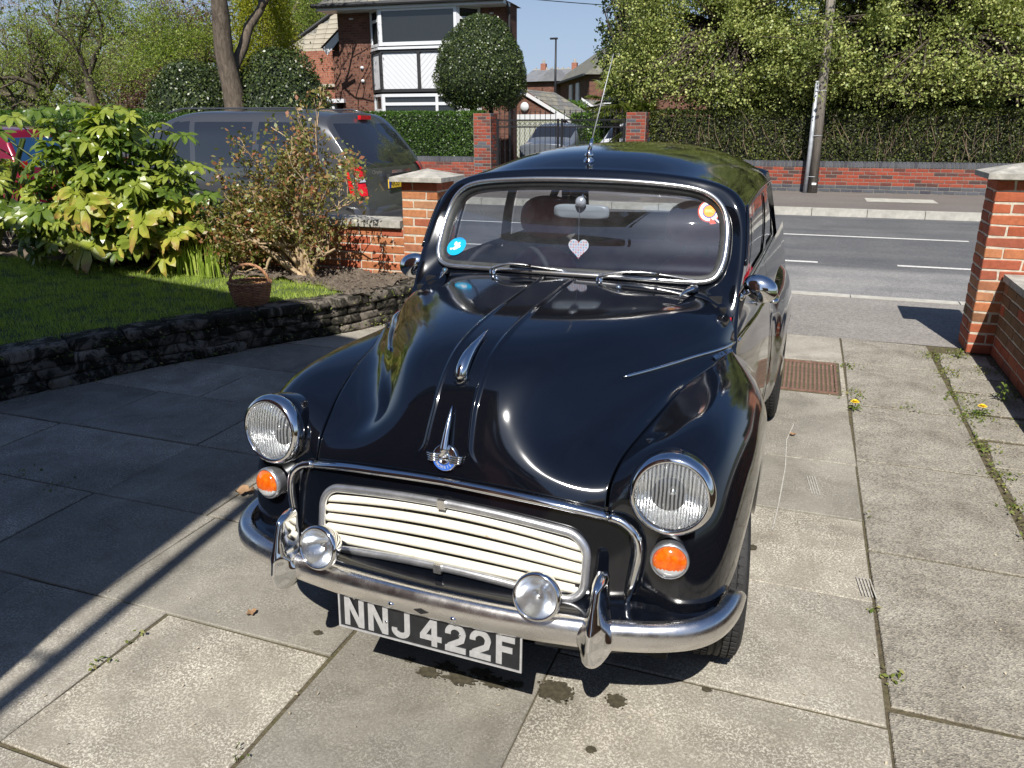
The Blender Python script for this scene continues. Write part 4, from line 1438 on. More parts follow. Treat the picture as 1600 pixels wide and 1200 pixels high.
# ---- fatsia: large hand-shaped leaves, every leaf a part
def fatsia_leaf(seed):
    rs = np.random.RandomState(seed)
    lobes = 8
    V = [(0, 0, 0)]; F = []
    for i in range(lobes):
        a = (i / (lobes - 1) - 0.5) * R(250)
        L = 0.5 * (1 - 0.28 * abs(i / (lobes - 1) - .5) * 2) * rs.uniform(.92, 1.06)
        w = 0.086 * rs.uniform(.9, 1.1)
        ca, sa = math.sin(a), math.cos(a)
        def pt(r, s, z):
            return (ca * r + sa * s, sa * r - ca * s, z)
        dz = rs.uniform(-0.24, 0.03)
        w *= rs.uniform(.8, 1.1); L *= rs.uniform(.86, 1.08)
        k = len(V)
        V += [pt(L * .36, 0, 0.005), pt(L * .34, w * .56, 0.026), pt(L * .34, -w * .56, 0.026),
              pt(L * .66, 0, dz * .25), pt(L * .64, w, dz * .25 + rs.uniform(.01, .055)), pt(L * .64, -w, dz * .25 + rs.uniform(.01, .055)),
              pt(L * .90, 0, dz * .6), pt(L * .88, w * .72, dz * .6 + .018), pt(L * .88, -w * .72, dz * .6 + .018), pt(L, 0, dz)]
        F += [(0, k, k + 1), (0, k + 2, k), (k, k + 3, k + 4, k + 1), (k, k + 2, k + 5, k + 3), (k + 3, k + 6, k + 7, k + 4), (k + 3, k + 5, k + 8, k + 6), (k + 6, k + 9, k + 7), (k + 6, k + 8, k + 9)]
        if i:   # web between neighbouring lobes
            F.append((0, k + 1, k - 10 + 2))
    me = to_mesh('fatsia_leaf', V, F, mat=M['leaf_fatsia'], attr=np.full(len(F), rs.rand()))
    for v in me.vertices:
        v.co.y += 0.02
    return me


FL = [fatsia_leaf(s) for s in range(9)]
FY_ = []
for me in FL[:2]:
    c = me.copy(); c.materials.clear(); c.materials.append(M['leaf_yellow']); FY_.append(c)


def fatsia(name, label, base, spots, seed, scale=1.0, n_inner=0):
    rs = np.random.RandomState(seed)
    t = thing(name, label, 'shrub', base)
    st = MB()
    for (x, y, z, s, facing, tilt, roll, yel) in spots:
        o = link('leaf', (FY_[rs.randint(2)] if yel else FL[rs.randint(9)]), t, (x, y, z))
        o.rotation_euler = (tilt, roll, facing)
        o.scale = (s * scale, s * scale * rs.uniform(.85, 1.15), s * scale * rs.uniform(.7, 1.5))
        root = Vector((x * 0.45 + rs.normal(0, .06), y * 0.5 + 0.1, max(0.1, z * 0.45)))
        st.tube([tuple(root), tuple((Vector((x, y, z)) + root) * .5 + Vector((0, 0, 0.08))), (x, y, z)], [0.011, 0.008, 0.006], 5, cap=False)
    inner = []
    ia = []
    for k in range(n_inner):
        me = FL[rs.randint(5)]
        co = np.array([v.co for v in me.vertices])
        a = rs.uniform(0, 2 * math.pi); e = math.asin(rs.uniform(-.1, 1)); rr = rs.uniform(.45, .93)
        pos = Vector((math.cos(a) * math.cos(e) * 1.05 * rr, math.sin(a) * math.cos(e) * .55 * rr, .3 + math.sin(e) * 1.02 * rr))
        Mx = Matrix.Translation(pos) @ Matrix.Rotation(a - math.pi / 2 + rs.normal(0, .5), 4, 'Z') @ Matrix.Rotation(-(math.pi / 2 - e) * .5 + rs.normal(0, .3), 4, 'X')
        s_ = rs.uniform(.20, .36)
        b0 = len(inner)
        inner += [tuple(Mx @ (Vector(c) * s_)) for c in co]
        ia += [tuple(i + b0 for i in p.vertices) for p in me.polygons]
    if inner:
        me = bpy.data.meshes.new('inner_leaves'); me.from_pydata(inner, [], ia); me.materials.append(M['leaf_fatsia'])
        at = me.attributes.new('rnd', 'FLOAT', 'FACE'); at.data.foreach_set('value', np.repeat(rs.rand(len(ia) // 20 + 1), 20)[:len(ia)].astype(np.float32))
        kind(link('inner_leaves', me, t), 'stuff')
    for k in range(7):
        a = rs.uniform(0, 6.28); st.tube([(0.1 * math.cos(a), 0.1 * math.sin(a), 0), (0.45 * math.cos(a), 0.3 * math.sin(a), 0.7), (0.75 * math.cos(a), .4 * math.sin(a), 1.15)], [0.03, 0.022, 0.012], 6, cap=False)
    st.build('stems', M['leaf_palm'], t, smooth=True)
    return t


rs = np.random.RandomState(91)
spots = []
for i in range(242):
    # dome of leaves, each facing outwards and up
    a = rs.uniform(0, 2 * math.pi); e = math.asin(rs.uniform(-0.05, 1.0))
    rx, ry, rz = 1.10, 0.52, 1.14
    rr = rs.uniform(0.72, 1.02)
    dx, dy, dz = math.cos(a) * math.cos(e), math.sin(a) * math.cos(e), math.sin(e)
    x, y, z = dx * rx * rr, dy * ry * rr, 0.33 + dz * rz * rr
    z = min(z, 1.37) + rs.uniform(-.04, .06)
    face = math.atan2(dy, dx) - math.pi / 2
    tilt = -(math.pi / 2 - e) * 0.55 + rs.normal(0, 0.22) + 0.25
    spots.append((x, y, z, rs.uniform(0.22, 0.37), face + rs.normal(0, .5), tilt, rs.normal(0, .28), z < 0.75 and dx > -0.1 and rs.rand() < 0.4))
for i in range(40):      # lower skirt of big hanging leaves in front
    x = rs.uniform(-0.95, 1.1); z = rs.uniform(0.14, 0.62); y = -0.30 - 0.18 * rs.rand() * (1 - abs(x) / 1.4)
    spots.append((x, y, z, rs.uniform(0.32, 0.50), math.pi + rs.normal(0, .55), -0.75 + rs.normal(0, .25), rs.normal(0, .25), x > -0.25 and rs.rand() < .55))
spots.append((0.25, -0.52, 0.66, 0.62, math.pi, -1.05, 0.1, True))
spots.append((0.22, -0.50, 0.30, 0.60, math.pi + .1, -0.8, -0.1, True))
spots.append((0.80, -0.45, 0.52, 0.58, math.pi - .4, -0.95, 0.0, True))
for (dx, dz) in ((1.02, 1.2), (1.12, 0.95), (1.18, 0.7), (1.05, 0.45), (0.3, 1.42), (-0.2, 1.45), (-.6, 1.42), (-.95, 1.36), (-1.2, 1.22), (-1.35, 1.3), (-1.5, 1.2)):
    spots.append((dx, -0.1, dz, 0.38, -math.pi / 2 + rs.normal(0, .3), -0.3, 0.2, False))
fatsia('fatsia_shrub', 'large shrub with glossy hand-shaped leaves, some yellow and brown, at the back of the lawn', (-6.15, 5.72, GZ), spots, 92, n_inner=330)
spots = []
for i in range(60):
    a = rs.uniform(0, 2 * math.pi); e = math.asin(rs.uniform(-0.1, 1.0)); rr = rs.uniform(.7, 1)
    dx, dy, dz = math.cos(a) * math.cos(e), math.sin(a) * math.cos(e), math.sin(e)
    spots.append((dx * .62 * rr, dy * .5 * rr, .45 + dz * .80 * rr, rs.uniform(.22, .34), math.atan2(dy, dx) - math.pi / 2, -(math.pi / 2 - e) * .55 + .2, rs.normal(0, .3), False))
fatsia('laurel_shrub', 'green leafy shrub cut off by the left edge of the picture beside the red car', (-8.05, 5.75, GZ), spots, 93)

# ---- rose bush: bare tangled stems with small red-tipped leaves
rs = np.random.RandomState(101)
t = thing('rose_bush', 'tangled shrub rose with bare stems and small reddish leaves, before the grey van', 'shrub', (-4.12, 5.80, GZ))
tubes, tips = [], []
for k in range(11):
    a = rs.uniform(-1.0, 1.0) if k < 9 else rs.uniform(-.3, .3)
    d = (math.sin(a) * 0.9, rs.uniform(-0.35, 0.25), rs.uniform(0.55, 1.0))
    tb, tp = grow((rs.normal(0, .07), rs.normal(0, .05), 0), d, rs.uniform(0.45, 0.64), rs.uniform(0.020, 0.034), 3, rs, 0.62, 0.18, 4, (2, 3), 0.68, 0.26)
    tubes += tb; tips += tp
tb, tp = grow((0.1, 0, 0.2), (0.16, 0, 1.0), 1.15, 0.016, 2, rs, 0.2, 0.5, 5, (2, 3), 0.5, 0.1)
tubes += tb; tips += tp
wood(tubes, 'stems', simple('rose_stem', (0.38, 0.28, 0.17), 0.8, 0, 0.5, 25), t, nside=5)
T = np.array([q[0] for q in tips])
T = T[(T[:, 2] > 0.12) & (T[:, 2] < 1.55)]
P = np.concatenate([T + rs.normal(0, 0.050, T.shape) for _ in range(12)])
leaf_obj('leaves', P, 0.041, M['leaf_rose'], t, stuff=True, aspect=0.6)
rs2 = np.random.RandomState(102)
t2 = thing('euonymus_bush', 'low bush of small green leaves at the foot of the rose, behind the basket', 'bush', (-4.75, 5.78, GZ))
P, d = shell_points(2600, 0.42, 0.30, 0.42, rs2, 0.4, -0.3)
P[:, 2] += 0.22
leaf_obj('leaves', P, 0.05, M['leaf_rose'], t2, nrm=d, spread=.9, stuff=True)
m = MB()
for k in range(10):
    q = P[rs2.randint(len(P))]; m.tube([(0, 0, 0), tuple(q * .5 + rs2.normal(0, .03, 3)), tuple(q)], [0.008, 0.006, 0.003], 4, cap=False)
m.build('stems', M['twig'], t2)

# ---- clump of daffodil leaves between the shrubs
rs = np.random.RandomState(111)
m = MB()
for i in range(170):
    x, y = rs.uniform(-5.45, -4.75), rs.uniform(5.42, 5.62); L = rs.uniform(.18, .34); a = rs.uniform(0, 6.28); ln = rs.uniform(.05, .35) * L
    w = 0.006; c, s = math.cos(a), math.sin(a)
    p0 = Vector((x, y, GZ)); p1 = p0 + Vector((c * ln * .3, s * ln * .3, L * .6)); p2 = p0 + Vector((c * ln, s * ln, L)); q = Vector((-s * w, c * w, 0)) + Vector((w * .5, 0, 0))
    m.add([p0 - q, p0 + q, p1 + q, p1 - q, p2], [(0, 1, 2, 3), (3, 2, 4)])
o = m.build('daffodil_leaves', M['grass'])
a = o.data.attributes.new('rnd', 'FLOAT', 'FACE'); a.data.foreach_set('value', rs.rand(len(o.data.polygons)).astype(np.float32))
tag(o, 'clump of upright strappy daffodil leaves between the large shrub and the basket', 'plant')

# ---- weeds in the paving joints
rs = np.random.RandomState(121)
W = []
for x, y, s, n in [(0.40, 4.86, .05, 60), (0.41, 5.45, .045, 50), (0.40, 4.68, .03, 26), (0.68, 4.69, .035, 26), (0.98, 5.9, .07, 110), (1.02, 5.5, .06, 90), (0.99, 5.0, .06, 110), (1.0, 4.65, .06, 100),
                   (0.98, 4.2, .045, 70), (1.0, 3.85, .05, 60), (0.99, 3.5, .04, 40), (1.12, 5.98, .06, 60), (1.22, 5.6, .05, 50), (1.28, 5.1, .06, 60), (1.05, 4.75, .08, 90), (1.27, 4.6, .05, 50), (0.39, 1.72, .02, 30), (0.39, 2.15, .02, 18),
                   (0.99, 3.2, .04, 40), (0.37, 2.5, .015, 10), (-1.22, 1.25, .015, 8), (-1.86, 1.4, .02, 14), (-1.85, 1.52, .015, 10), (-3.35, 2.3, .05, 20), (-3.05, 2.26, .06, 26), (-2.3, 2.9, .03, 10), (0.39, 3.2, .01, 6)]:
    W.append(np.stack([x + rs.normal(0, s * .8, n), y + rs.normal(0, s * 1.1, n), np.abs(rs.normal(0, .008, n)) + 0.004], 1))
for y in np.arange(3.0, 6.05, 0.012):
    if rs.rand() < .8:
        W.append(np.array([[0.975 + rs.normal(0, .012), y, 0.004 + rs.rand() * .01]]))
leaf_obj('joint_weeds', np.concatenate(W), 0.019, M['weed'], stuff=True, aspect=.5, nrm=np.tile([0., 0., 1.], (sum(len(w) for w in W), 1)), spread=.8)
# a taller weed by the wall
def rosette(label, x, y, n, L, h, seed, flower=False, name='weed', cat='weed'):
    rs = np.random.RandomState(seed)
    t = thing(name, label, cat, (x, y, 0.0))
    m = MB()
    for i in range(n):
        a = i * 2.4 + rs.normal(0, .2); l = L * rs.uniform(.7, 1.1); z = h * i / n
        c, s = math.cos(a), math.sin(a); w = l * .14
        m.add([(0, 0, z), (c * l * .5 - s * w, s * l * .5 + c * w, z + l * .35), (c * l, s * l, z + l * .2), (c * l * .5 + s * w, s * l * .5 - c * w, z + l * .35)], [(0, 1, 2, 3)])
    o = m.build('leaves', M['weed'], t)
    a = o.data.attributes.new('rnd', 'FLOAT', 'FACE'); a.data.foreach_set('value', rs.rand(len(o.data.polygons)).astype(np.float32) * .6)
    if flower:
        MB().tube([(0, 0, 0), (0.005, 0, 0.05)], 0.002, 4).build('stalk', M['leaf_ivy'], t)
        f = MB()
        for ring, (rr, zz, k) in enumerate(((0.024, 0.052, 18), (0.017, 0.058, 14), (0.010, 0.062, 10))):
            for i in range(k):
                b = 2 * math.pi * i / k + ring; w = 0.0035
                c, s = math.cos(b), math.sin(b)
                f.add([(0, 0, .05), (c * rr - s * w, s * rr + c * w, zz), (c * rr + s * w, s * rr - c * w, zz)], [(0, 1, 2)])
        f.build('flower_head', M['yellow_petal'], t)
    else:
        MB().tube([(0, 0, 0), (0.005, 0, h)], 0.003, 4).build('stalk', M['leaf_ivy'], t)
    return t


rosette('yellow dandelion in the paving joint beside the corner of the drain grate', 0.395, 4.56, 9, 0.06, 0.01, 1, True, 'dandelion', 'flower')
rosette('yellow dandelion among the weeds at the right edge of the path', 1.06, 4.72, 9, 0.06, 0.01, 2, True, 'dandelion', 'flower')
rosette('grey green weed with upright stem against the right-hand wall', 1.22, 5.02, 16, 0.06, 0.10, 3)
rosette('small green weed near the foot of the right gate pillar', 1.13, 5.93, 12, 0.05, 0.05, 4)

# ================================================================== BUILDINGS
def wall_rect(m, x0, x1, z0, z1, y, holes=()):
    """front wall in the plane y with rectangular openings"""
    xs = sorted({x0, x1, *[h[0] for h in holes], *[h[1] for h in holes]})
    zs = sorted({z0, z1, *[h[2] for h in holes], *[h[3] for h in holes]})
    for a, b in zip(xs[:-1], xs[1:]):
        for c, d in zip(zs[:-1], zs[1:]):
            if any(h[0] <= a and b <= h[1] and h[2] <= c and d <= h[3] for h in holes):
                continue
            m.add([(a, y, c), (b, y, c), (b, y, d), (a, y, d)], [(0, 1, 2, 3)])


def window(parent, p0, p1, z0, z1, splits=(), trans=None, f=0.06, curtain=False, name='window', glass=None):
    """framed window standing on the segment p0-p1 (xy), facing the viewer"""
    p0 = Vector((*p0, 0)); p1 = Vector((*p1, 0)); d = (p1 - p0); L = d.length; a = math.atan2(d.y, d.x)
    t = MB()
    h = z1 - z0
    t.box((L / 2, 0, f / 2), (L, 0.07, f)); t.box((L / 2, 0, h - f / 2), (L, 0.07, f))
    t.box((f / 2, 0, h / 2), (f, 0.07, h - 2 * f)); t.box((L - f / 2, 0, h / 2), (f, 0.07, h - 2 * f))
    for s in splits:
        t.box((L * s, 0, h / 2), (f, 0.066, h - 2 * f))
    if trans:
        t.box((L / 2, 0, h * trans), (L - 2 * f, 0.064, f))
    w = t.build(name, M['upvc'], parent, loc=(p0.x, p0.y, z0), rot=(0, 0, a))
    MB().box((L / 2, 0.02, h / 2), (L - f, 0.01, h - f)).build('pane', glass or M['window_glass'], w)
    if curtain:
        c = MB()
        for i in range(8):
            x = f + (L - 2 * f) * i / 8
            c.add([(x, 0.012, h * .05), (x + (L - 2 * f) / 16, -0.002, h * .05), (x + (L - 2 * f) / 16, -0.002, h * .9), (x, 0.012, h * .9)], [(0, 1, 2, 3)])
        c.build('net_curtain', M['white_flat'], w)
    return w


# ---- the brick house with a white two-storey bay
HX, HY = -14.75, 23.75
t = thing('brick_house', 'dark red brick house with white two-storey bay window, behind the green hedge', 'house', (HX, HY, 0), R(5))
W_ = 5.75
m = MB()
wall_rect(m, 0, W_, 0, 5.05, 0, holes=[(1.15, 4.85, 0.7, 4.95)])
m.add([(0, 0, 0), (0, 8, 0), (0, 8, 5.05), (0, 0, 5.05)], [(0, 1, 2, 3)]); m.add([(W_, 0, 0), (W_, .9, 0), (W_, .9, 5.05), (W_, 0, 5.05)], [(0, 1, 2, 3)]); m.add([(W_, .9, 0), (2.6, .9, 0), (2.6, .9, 5.05), (W_, .9, 5.05)], [(0, 1, 2, 3)]); m.add([(2.6, .9, 0), (2.6, 8, 0), (2.6, 8, 5.05), (2.6, .9, 5.05)], [(0, 1, 2, 3)])
m.build('wall', M['house_brick'], t)
MB().box((2.9, 0.6, 2.5), (3.9, 0.6, 5.0)).build('room_inside', M['black'], t)
rf = MB()
ov = 0.45
rf.add([(-ov, -.8, 5.02), (W_ + .05, -.8, 5.02), (W_ + .05, 1.3, 5.02), (3.0, 1.3, 5.02), (3.0, 8, 5.02), (-ov, 8, 5.02), (1.2, 3.6, 7.4), (2.2, 1.6, 6.2)], [(0, 1, 7, 6), (1, 2, 7), (2, 3, 7), (3, 4, 6, 7), (4, 5, 6), (5, 0, 6)])
rf.build('roof', M['slate'], t)
MB().box((W_ / 2 - .15, -0.36, 4.96), (W_ + 0.35, 0.78, 0.10)).build('soffit', M['upvc'], t)
MB().tube([(-ov, -0.84, 5.04), (W_ + .1, -0.84, 5.04)], 0.065, 8).build('gutter', M['black_timber'], t)
MB().tube([(W_ + .02, -0.4, 5.0), (W_ + .02, -0.08, 4.7), (W_ + 0.02, -0.08, 0)], 0.045, 8).build('downpipe', M['black_timber'], t)
# bay geometry: front face from x=1.62..4.35, sides angled back
BF = -0.62
bx = [1.18, 1.72, 4.28, 4.82]
pts = [(bx[0], -0.03), (bx[1], BF), (bx[2], BF), (bx[3], -0.03)]
for (z0, z1, nm) in ((3.86, 4.94, 'upper'), (0.95, 2.45, 'lower')):
    window(t, pts[0], pts[1], z0, z1, trans=0.68, curtain=(nm == 'upper'), f=0.075)
    window(t, pts[1], pts[2], z0, z1, f=0.10) if nm == 'upper' else window(t, pts[1], pts[2], z0, z1, f=0.09, trans=0.8, splits=(0.72,))
    window(t, pts[2], pts[3], z0, z1, trans=0.68, f=0.075)
sill = MB()
for z in (3.82, 0.91):
    q = [(bx[0] - .08, 0.0), (bx[1] - .04, BF - .09), (bx[2] + .04, BF - .09), (bx[3] + .08, 0.0)]
    sill.poly([(x, y, z) for x, y in q], 0.07, Vector((0, 0, 1)))
sill.build('window_sill', M['upvc'], t)
# timber panels between the storeys: black frame, white boards laid in chevrons
pb = MB()
for a, b in zip(pts[:-1], pts[1:]):
    d = Vector((b[0] - a[0], b[1] - a[1], 0)); L = d.length; ang = math.atan2(d.y, d.x); Rm = Matrix.Rotation(ang, 3, 'Z')
    mid = Vector(((a[0] + b[0]) / 2, (a[1] + b[1]) / 2, 0)); n = Vector((d.y, -d.x, 0)).normalized()
    for z in (2.55, 3.71):
        pb.box(mid + Vector((0, 0, z)) + n * 0.02, (L, 0.05, 0.09), Rm)
    ends = [0, 1] if L < 1 else [0, .5, 1]
    for e in ends:
        p = Vector((a[0], a[1], 0)) + d * e
        pb.box(p + Vector((0, 0, 3.13)) + n * 0.025, (0.10 if L > 1 else .08, 0.05, 1.07), Rm)
    # boards
    for s0, s1, sg in ([(0, 1, 1)] if L < 1 else [(0, .5, -1), (.5, 1, 1)]):
        w = L * (s1 - s0) - 0.10; h = 1.06
        p = Vector((a[0], a[1], 0)) + d * ((s0 + s1) / 2) + Vector((0, 0, 3.13)) - n * 0.005
        bw = 0.125
        bd = MB()
        if L < 1:
            k = int(w / bw)
            for i in range(k + 1):
                o = MB().box((0, 0, 0), (bw - 0.012, 0.02, h)).build('board', M['upvc'], t, loc=p + d.normalized() * (-w / 2 + (i + .5) * w / (k + 1)), rot=(0, 0, ang))
        else:
            N = 16
            for i in range(-N, N):
                # diagonal strip clipped to the panel
                c = i * bw * 1.414
                poly = []
                def clip(c):
                    out = []
                    for xx in (-w / 2, w / 2):
                        zz = sg * xx + c
                        if -h / 2 <= zz <= h / 2: out.append((xx, zz))
                    for zz in (-h / 2, h / 2):
                        xx = (zz - c) * sg
                        if -w / 2 < xx < w / 2: out.append((xx, zz))
                    return out
                q1, q2 = clip(c), clip(c + bw * 1.414 - 0.02)
                if len(q1) >= 2 and len(q2) >= 2:
                    q1 = sorted(q1)[:2]; q2 = sorted(q2)[:2]
                    ps = [Vector((q1[0][0], 0, q1[0][1])), Vector((q1[1][0], 0, q1[1][1])), Vector((q2[1][0], 0, q2[1][1])), Vector((q2[0][0], 0, q2[0][1]))]
                    MB().poly(ps, 0.008, Vector((0, -1, 0))).build('board', M['upvc'], t, loc=p, rot=(0, 0, ang))
            MB().box((0, 0, 0), (w, 0.012, h)).build('panel_backing', simple('panel_backing', (.44, .45, .47), .7), t, loc=p - n * 0.012, rot=(0, 0, ang))
pb.build('black_timber_frame', M['black_timber'], t)
for zz in (2.88, 3.28):
    MB().lathe([(0.0, 0.06), (0.05, 0.045), (0.06, 0.0)], 12, Matrix.Translation((0.78, -0.02, zz)) @ Matrix.Rotation(R(90), 4, 'X')).build('wall_lamp', M['upvc'], t, smooth=True)
for xx in (0.5, 5.2):
    MB().box((xx, -0.03, 4.74), (0.12, 0.06, 0.04)).build('wall_light', M['upvc'], t)
# side extension with small roof and porch at the left
m = MB(); wall_rect(m, -0.42, 0, 0, 3.85, 0.3); m.add([(-.42, .3, 0), (-.42, 4, 0), (-.42, 4, 3.85), (-.42, .3, 3.85)], [(0, 1, 2, 3)])
m.build('side_wall', M['house_brick'], t)
MB().add([(-0.66, 0.10, 3.90), (0.02, 0.10, 4.45), (0.02, 0.10, 4.20), (-0.50, 0.10, 3.70)], [(0, 1, 2, 3)]).build('bargeboard', M['upvc'], t)
m = MB(); m.add([(-0.72, 0.06, 3.92), (0.0, 0.06, 4.5), (0.0, 4, 4.5), (-.72, 4, 3.92)], [(0, 1, 2, 3)]); m.build('side_roof', M['slate'], t)
MB().box((-0.20, 0.1, 2.28), (0.62, 0.5, 0.12)).build('porch_roof', M['upvc'], t)
MB().box((-0.38, 0.05, 1.1), (0.16, 0.2, 2.2)).build('porch_post', M['upvc'], t)

# ---- stone-slate roofed house behind, left
t = thing('slate_roofed_house', 'house with a tall pale stone-slate gable roof, left behind the brick house', 'house', (-18.75, 27.5, 0))
m = MB(); wall_rect(m, -1.5, 3.5, 0, 4.2, 0); m.build('wall', M['house_brick2'], t)
course = MB().box((0, 0, 0), (0.44, 0.02, 0.27))
first = None
# roof slope made of stone slates
for r in range(22):
    z = 3.0 + r * 0.185; y = 0.0 + r * 0.12
    xa = -1.0 + max(0, (r - 7)) * 0.22
    x = xa + (r % 2) * 0.22
    while x < 4.2:
        if first is None:
            o = course.build('roof_slate', M['pale_slate'], t, loc=(x, y, z)); first = o.data
        else:
            o = link('roof_slate', first, t, (x, y, z))
        o.rotation_euler = (R(-38), 0, rng.normal(0, .006))
        x += 0.45
MB().add([(-1.5, 0.06, 2.9), (4.3, .06, 2.9), (4.3, 2.68, 6.95), (2.2, 2.68, 6.95), (-1.5, 0.9, 4.4)], [(0, 1, 2, 3, 4)]).build('roof', M['slate'], t)
MB().tube([(-1.6, 0.8, 4.3), (2.3, 2.6, 7.1)], 0.07, 6).build('verge', M['black_timber'], t)
MB().box((-1.5, -0.05, 3.95), (0.9, 0.5, 0.28)).build('dormer_fascia', M['upvc'], t)

# ---- garage / extension with white bargeboard, right of the topiary
t = thing('gabled_garage', 'low brick garage gable with a white sloping bargeboard behind the iron gate', 'building', (-10.55, 30.0, 0))
m = MB(); m.add([(-2.1, 0, 0), (1.75, 0, 0), (1.75, 0, 1.72), (0, 0, 2.66), (-2.1, 0, 1.5)], [(0, 1, 2, 3, 4)]); m.build('wall', M['house_brick'], t)
MB().add([(0, -0.1, 2.76), (1.95, -0.1, 1.68), (1.95, -0.1, 1.53), (0, -0.1, 2.60)], [(3, 2, 1, 0)]).build('bargeboard', M['upvc'], t)
MB().add([(0, -0.14, 2.80), (1.98, -0.14, 1.70), (1.98, 4, 1.70), (0, 4, 2.80)], [(0, 1, 2, 3)]).build('roof', M['slate'], t)
MB().box((0.3, -0.06, 1.78), (2.8, 0.1, 0.2)).build('fascia', M['upvc'], t)
MB().box((0.25, -0.05, 0.85), (2.6, 0.05, 1.6)).build('garage_door', simple('pale_green_door', (0.34, 0.36, 0.27), 0.6), t)
la = MB()
for i in range(-11, 12):
    for s in (-1, 1):
        c = Vector((0.25 + i * 0.11, -0.10 - (0.006 if s > 0 else 0), 0.85))
        la.box(c, (0.012, 0.006, 1.65), Matrix.Rotation(R(28) * s, 3, 'Y'))
kind(la.build('lattice', M['upvc'], t), 'stuff')
MB().lathe([(0, 0.05), (0.14, 0.045), (0.17, 0.0)], 20, Matrix.Translation((0.04, -0.1, 2.16)) @ Matrix.Rotation(R(90), 4, 'X')).build('round_lamp', M['upvc'], t, smooth=True)

# ---- far houses
def pitched(t, x0, x1, y0, y1, z, ze, axis='X', mat=None, over=0.35, hip=0.0, wm=None):
    m = MB(); m.box(((x0 + x1) / 2, (y0 + y1) / 2, z / 2), (x1 - x0, y1 - y0, z)); m.build('wall', wm or M['house_brick2'], t)
    a, b, c, d = x0 - over, x1 + over, y0 - over, y1 + over
    r = MB()
    if axis == 'X':
        ym = (y0 + y1) / 2
        V = [(a, c, z - .1), (b, c, z - .1), (b, d, z - .1), (a, d, z - .1), (a + hip, ym, ze), (b - hip, ym, ze)]
        r.add(V, [(0, 1, 5, 4), (2, 3, 4, 5), (0, 4, 3), (1, 2, 5)])
    else:
        xm = (x0 + x1) / 2
        V = [(a, c, z - .1), (b, c, z - .1), (b, d, z - .1), (a, d, z - .1), (xm, c + hip, ze), (xm, d - hip, ze)]
        r.add(V, [(0, 4, 5, 3), (1, 2, 5, 4), (0, 1, 4), (2, 3, 5)])
    rf = r.build('roof', mat or M['slate'], t)
    return rf


t = thing('far_house', 'distant red brick house with a grey slate roof, a ridge and two chimneys', 'house', (-21.0, 62.0, 0))
grey = simple('grey_slate', (0.17, 0.175, 0.185), 0.7, 0, 0.2, 2)
rf = pitched(t, -0.9, 6.0, 0, 7, 4.75, 5.75, 'X', grey, wm=M['house_brick'])
for x in (-0.35, 2.3):
    c = MB().box((x, 3.5, 5.85), (0.42, 0.42, 0.7)).build('chimney', M['house_brick2'], t)
    MB().lathe([(0.12, 0), (0.10, 0.3)], 8, Matrix.Translation((x, 3.5, 6.2))).build('chimney_pot', M['coping'], c)
rt = MB()
for i in range(16):
    rt.box((-1 + i * 0.46, 3.5, 5.83), (0.12, 0.08, 0.14))
rt.box((2.5, 3.5, 5.76), (7.6, 0.14, 0.06)); kind(rt.build('ridge_tiles', M['coping'], t), 'stuff')
pitched(t, 1.1, 2.6, -1.2, 1, 4.7, 5.5, 'Y', grey, wm=M['house_brick'])
window(t, (0.1, -0.06), (0.7, -0.06), 2.7, 3.8, trans=.6)

t = thing('far_house', 'large distant red brick house with a long sloping hipped roof, right of the lamp post', 'house', (-13.3, 50.0, 0), R(25.6))
pitched(t, 0, 8, 0.0, 15.5, 4.5, 7.4, 'Y', M['far_slate'], 0.35, 3.5, wm=M['house_brick'])
for yy in (4.0, 6.8):
    MB().box((-0.04, yy, 3.3), (0.08, 1.2, 1.6)).build('window', M['upvc'], t)
window(t, (0.9, -0.06), (2.2, -0.06), 2.7, 4.2, trans=.6)
MB().box((-0.3, 7.5, 4.40), (0.3, 15, 0.12)).build('gutter', M['black_timber'], t)
MB().box((3.2, 2.6, 6.5), (0.7, 0.7, 1.3)).build('chimney', M['house_brick2'], t)

t = thing('ivy_shed', 'small gabled outbuilding overgrown with bright ivy, behind the iron gate', 'building', (-11.3, 36.5, 0))
pitched(t, 0, 2.6, 0, 3, 1.75, 2.6, 'Y', M['slate'], .2)
MB().add([(1.3, -0.24, 2.66), (2.85, -0.24, 1.68), (2.85, -0.24, 1.56), (1.3, -0.24, 2.54)], [(3, 2, 1, 0)]).build('bargeboard', M['upvc'], t)
rs = np.random.RandomState(131)
P, d = shell_points(7000, 1.15, 0.6, 0.6, rs, 0.5, -0.5)
P += np.array([0.75, -0.5, 1.95])
leaf_obj('ivy', P, 0.11, M['leaf_ivy'], t, nrm=d, spread=.8, stuff=True, aspect=.8)
hedge('bright leafy hedge behind the right leaf of the iron gate', -7.9, -5.6, 27.3, 28.2, 0.0, 1.9, 7000, 0.09, M['leaf_ivy'], core_green, 8)
rs = np.random.RandomState(132)
t, tips = leafy_tree('cherry_tree', 'small pink blossoming tree in front of the distant brick house', 'tree', (-19.3, 52.0, 0), 5.0, 0.10, (0, 0), 133, M['blossom'], 0.12, 14, 0.30, depth=4, trunk_frac=.38)

